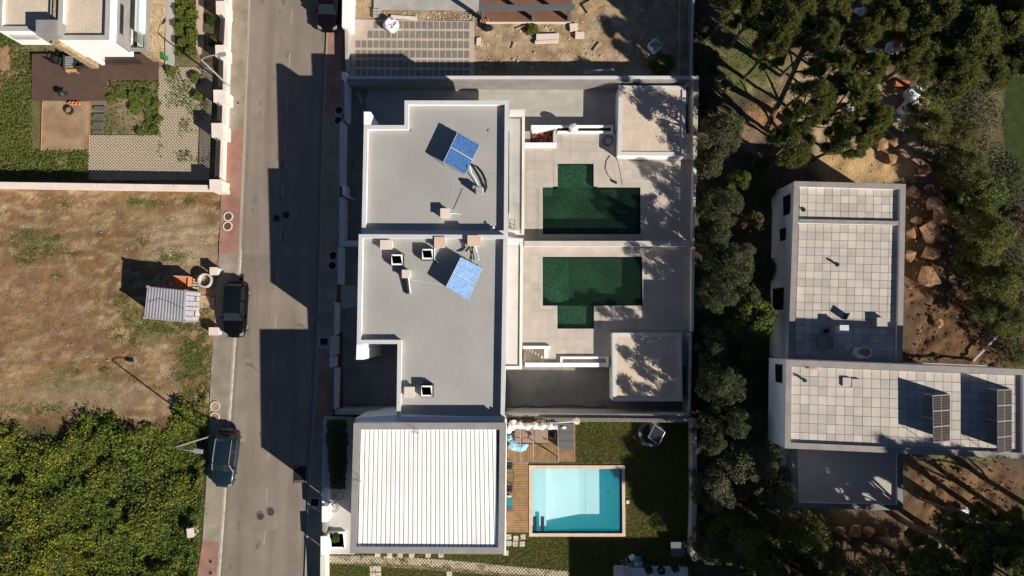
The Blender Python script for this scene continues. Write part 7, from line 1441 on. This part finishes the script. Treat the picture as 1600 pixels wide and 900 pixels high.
P, px, py = scatter(75000, 1380, -40, 1680, 140, wood_d, 51); P[:, 2] += 1.2 + 3.2 * N1(P[:, 0] * .45, P[:, 1] * .45) * rng.random(len(P)) ** .4; stuff('wood_understorey', np_mesh('u', leaf_verts(P, .095, .5, .45, 52), 4, 'leaf_pine'), 'dense green understorey between the pines of the wood')
def pebbles(n, box, dens, sd, r0, r1, mat, name, label, zoff=0):
    P, px, py = scatter(n, *box, dens, sd); m = MB(); q = random.Random(sd)
    for k, p in enumerate(P):
        r = r0 + (r1 - r0) * q.random() ** 3; vs = [(p[0] + r * a, p[1] + r * b * q.uniform(.6, 1), p[2] - .05 + zoff + r * c_) for a, b, c_ in ((1, 0, .1), (-.5, .9, .1), (-.6, -.8, .1), (q.uniform(-.2, .2), q.uniform(-.2, .2), .9))]; m.add(vs, [[0, 1, 3], [1, 2, 3], [2, 0, 3]])
    o = m.build(name, mat); o['kind'] = 'stuff'; o['category'] = 'stones'; o['label'] = label
pebbles(1500, (0, 296, 345, 660), lambda px, py, X, Y: (.3 + .7 * sstep(.5, .65, N2(X * .6, Y * .6))) * (px < np.interp(py, [300, 640], [342, 328])), 31, .012, .12, 'pebble', 'pebbles', 'pale stones strewn over the bare lot', .10)
pebbles(3000, (0, 296, 345, 660), lambda px, py, X, Y: (.2 + .8 * sstep(.4, .62, N1(X * .5, Y * .5))) * (px < np.interp(py, [300, 640], [342, 328])), 39, .02, .07, 'soil_clod', 'soil_clods', 'clods of brown soil over the bare lot', .10); pebbles(1100, (745, 20, 1080, 118), lambda px, py, X, Y: .35 + .65 * (px < 765), 33, .02, .16, 'pebble', 'rubble', 'rubble on the building site'); pebbles(500, (600, 17, 745, 31), lambda px, py, X, Y: .9, 34, .02, .12, 'pebble', 'rubble', 'rubble between the pad and the grid paving')
pebbles(900, (1240, 130, 1460, 285), lambda px, py, X, Y: .5, 36, .02, .12, 'pebble', 'rubble', 'stones on the sandy slope'); pebbles(2200, (1410, 290, 1600, 880), lambda px, py, X, Y: .7, 38, .03, .24, 'boulder', 'earth_clods', 'clods on the brown earth')

# ------------------------------------------------------------------ boulders and litter among the trees
BD = [((1452, 318), 14, 'flat topped brown boulder, uppermost of the row beside the paved roof'), ((1462, 338), 17, 'dark boulder just below the uppermost of the row'), ((1447, 363), 18, 'pointed brown boulder in the row beside the paved roof'), ((1452, 396), 16, 'squarish brown boulder in the row beside the paved roof'), ((1449, 433), 18, 'lowest large boulder of the row beside the paved roof'), ((1425, 300), 11, 'long boulder at the north east corner of the paved roof'), ((1424, 365), 10, 'small boulder touching the east parapet of the paved roof'), ((1420, 400), 10, 'dark small boulder between the parapet and the squarish boulder'),
      ((1372, 226), 12, 'brown boulder above the ochre earth, left of two'), ((1393, 222), 10, 'brown boulder above the ochre earth, right of two'), ((1388, 250), 10, 'boulder at the lower right of the ochre earth'), ((1450, 850), 13, 'pale boulder beside the pine at the bottom right'), ((1310, 828), 9, 'brown boulder in the shade below the terrace roof, left'), ((1332, 827), 12, 'brown boulder in the shade below the terrace roof, middle'), ((1355, 828), 10, 'brown boulder in the shade below the terrace roof, right'), ((1430, 345), 8, 'little boulder against the east parapet'), ((1465, 505), 8, 'reddish boulder half sunk in the brown earth'), ((1440, 268), 11, 'shaded boulder under the thicket above the row')]
for i, ((x, y), r, lab) in enumerate(BD):
    p = G(x, y, .1); r = r * .98 / 19.2; o = MB().hull((p.x, p.y, p.z + r * .3), (r, r * random.uniform(.7, 1), r * .8), 100 + i, 18).build('boulder', 'boulder_pale' if 'pale' in lab else 'boulder'); tag(o, lab, 'boulder', 'boulders on the slope' if 'row' in lab else None)
    b = o.modifiers.new('edge', 'BEVEL'); b.width = .035; b.segments = 1; b.limit_method = 'ANGLE'
sack(1429, 148, .75, .8, 'upper of two white builders bags beside the brick pallet', seed=3); sack(1424, 166, .66, .7, 'lower of two white builders bags beside the brick pallet', seed=5); sack(1364, 147, .55, .7, 'white builders bag left of the brick pallet under the pine', seed=4)
t = thing('brick_pallet', 'pallet of orange bricks and a grey board between the white builders bags', 'bricks', G(1405, 140, .02), None, -.15)
for k in range(7):
    for j in range(2): MB().box((-.5 + k * .17, .25 + j * .28, .25), (.14, .26, .4)).build('brick', 'terracotta', t, local=True)
MB().box((0, .3, .03), (1.3, .9, .05)).build('pallet', 'wood', t, local=True); MB().box((0, -.28, .2), (1.15, .5, .1), tilt=Matrix.Rotation(.3, 3, 'X')).build('board', 'wood', t, local=True)
c = G(1408, 173, .02); t = thing('drum', 'open white drum with dark inside below the builders bags', 'drum', c); MB().pipe((0, 0), .42, .34, 0, .8).build('shell', 'bag_white', t, local=True); MB().cyl((0, 0), .35, .02, .35).build('inside', 'black', t, local=True)
slabs([(1402, 182), (1415, 180), (1415, 190), (1403, 191)], 'pale stone block below the open white drum'); pallet(1305, 96, 1.2, 1.1, .3, 'pale wooden pallet lying under the pine crowns', 6, 'pale_slab'); pallet(1398, 5, 1.6, 1.0, -.4, 'yellowish pallet among the pines at the top edge', 6)
for i, (x, y, rx, ry, lab) in enumerate(((1322, 55, .75, .55, 'white sheet crumpled under the pines, left one'), (1353, 77, .8, .35, 'white sheet crumpled under the pines, lower one'), (1345, 18, .6, .4, 'pale sheet under the pines near the top'), (1395, 74, .75, .6, 'pale heap of rubble under the pines, right one'), (1505, 800, .45, .4, 'white sack on the earth above the bottom right pine'), (1520, 820, .8, .5, 'white sheet partly under the bottom right pine'), (1580, 842, 1.0, .7, 'large white sheet under the bottom right pine at the right edge'), (1328, 172, .25, .5, 'small white scrap hanging in the big pine crown'))):
    p = G(x, y, .2); o = MB().rock((p.x, p.y, p.z), (rx, ry, .25), 60 + i).build('sheet', 'bag_white'); tag(o, lab, 'sheet')
    b = o.modifiers.new('sub', 'SUBSURF'); b.subdivision_type = 'SIMPLE'; b.levels = b.render_levels = 2; tx = bpy.data.textures.new('crumple', 'CLOUDS'); tx.noise_scale = .3; d = o.modifiers.new('disp', 'DISPLACE'); d.texture = tx; d.strength = .3; d.texture_coords = 'GLOBAL'
t = thing('cable_coil', 'loosely coiled pale cable on the weedy slope', 'cable', G(1131, 132, .1))
for k in range(5): MB().tube([(.55 * (1 + .12 * k) * math.cos(a) + .12 * math.sin(k * 2), .62 * (1 + .08 * math.sin(k * 3)) * math.sin(a) + .1 * k - .2, .05 + .03 * k + .08 * math.sin(a * 2 + k)) for a in np.linspace(0, 5.6, 22)], .022, 5).build('loop', 'wood', t, local=True)
single(MB().rock(G(1160, 777, .3), (.45, .3, .3), 90), 'brick_heap', 'terracotta', 'orange brick heap showing between the grey green trees', 'bricks')
for i, (a, b) in enumerate((((1262, 90), (1340, 130)), ((1395, 170), (1420, 160)))): single(MB().tube([G(*a, .3), G(*b, .4)], .06, 5), 'branch', 'trunk', ('fallen branch under the pines left of the builders bags', 'short branch beside the open white drum')[i], 'branch')
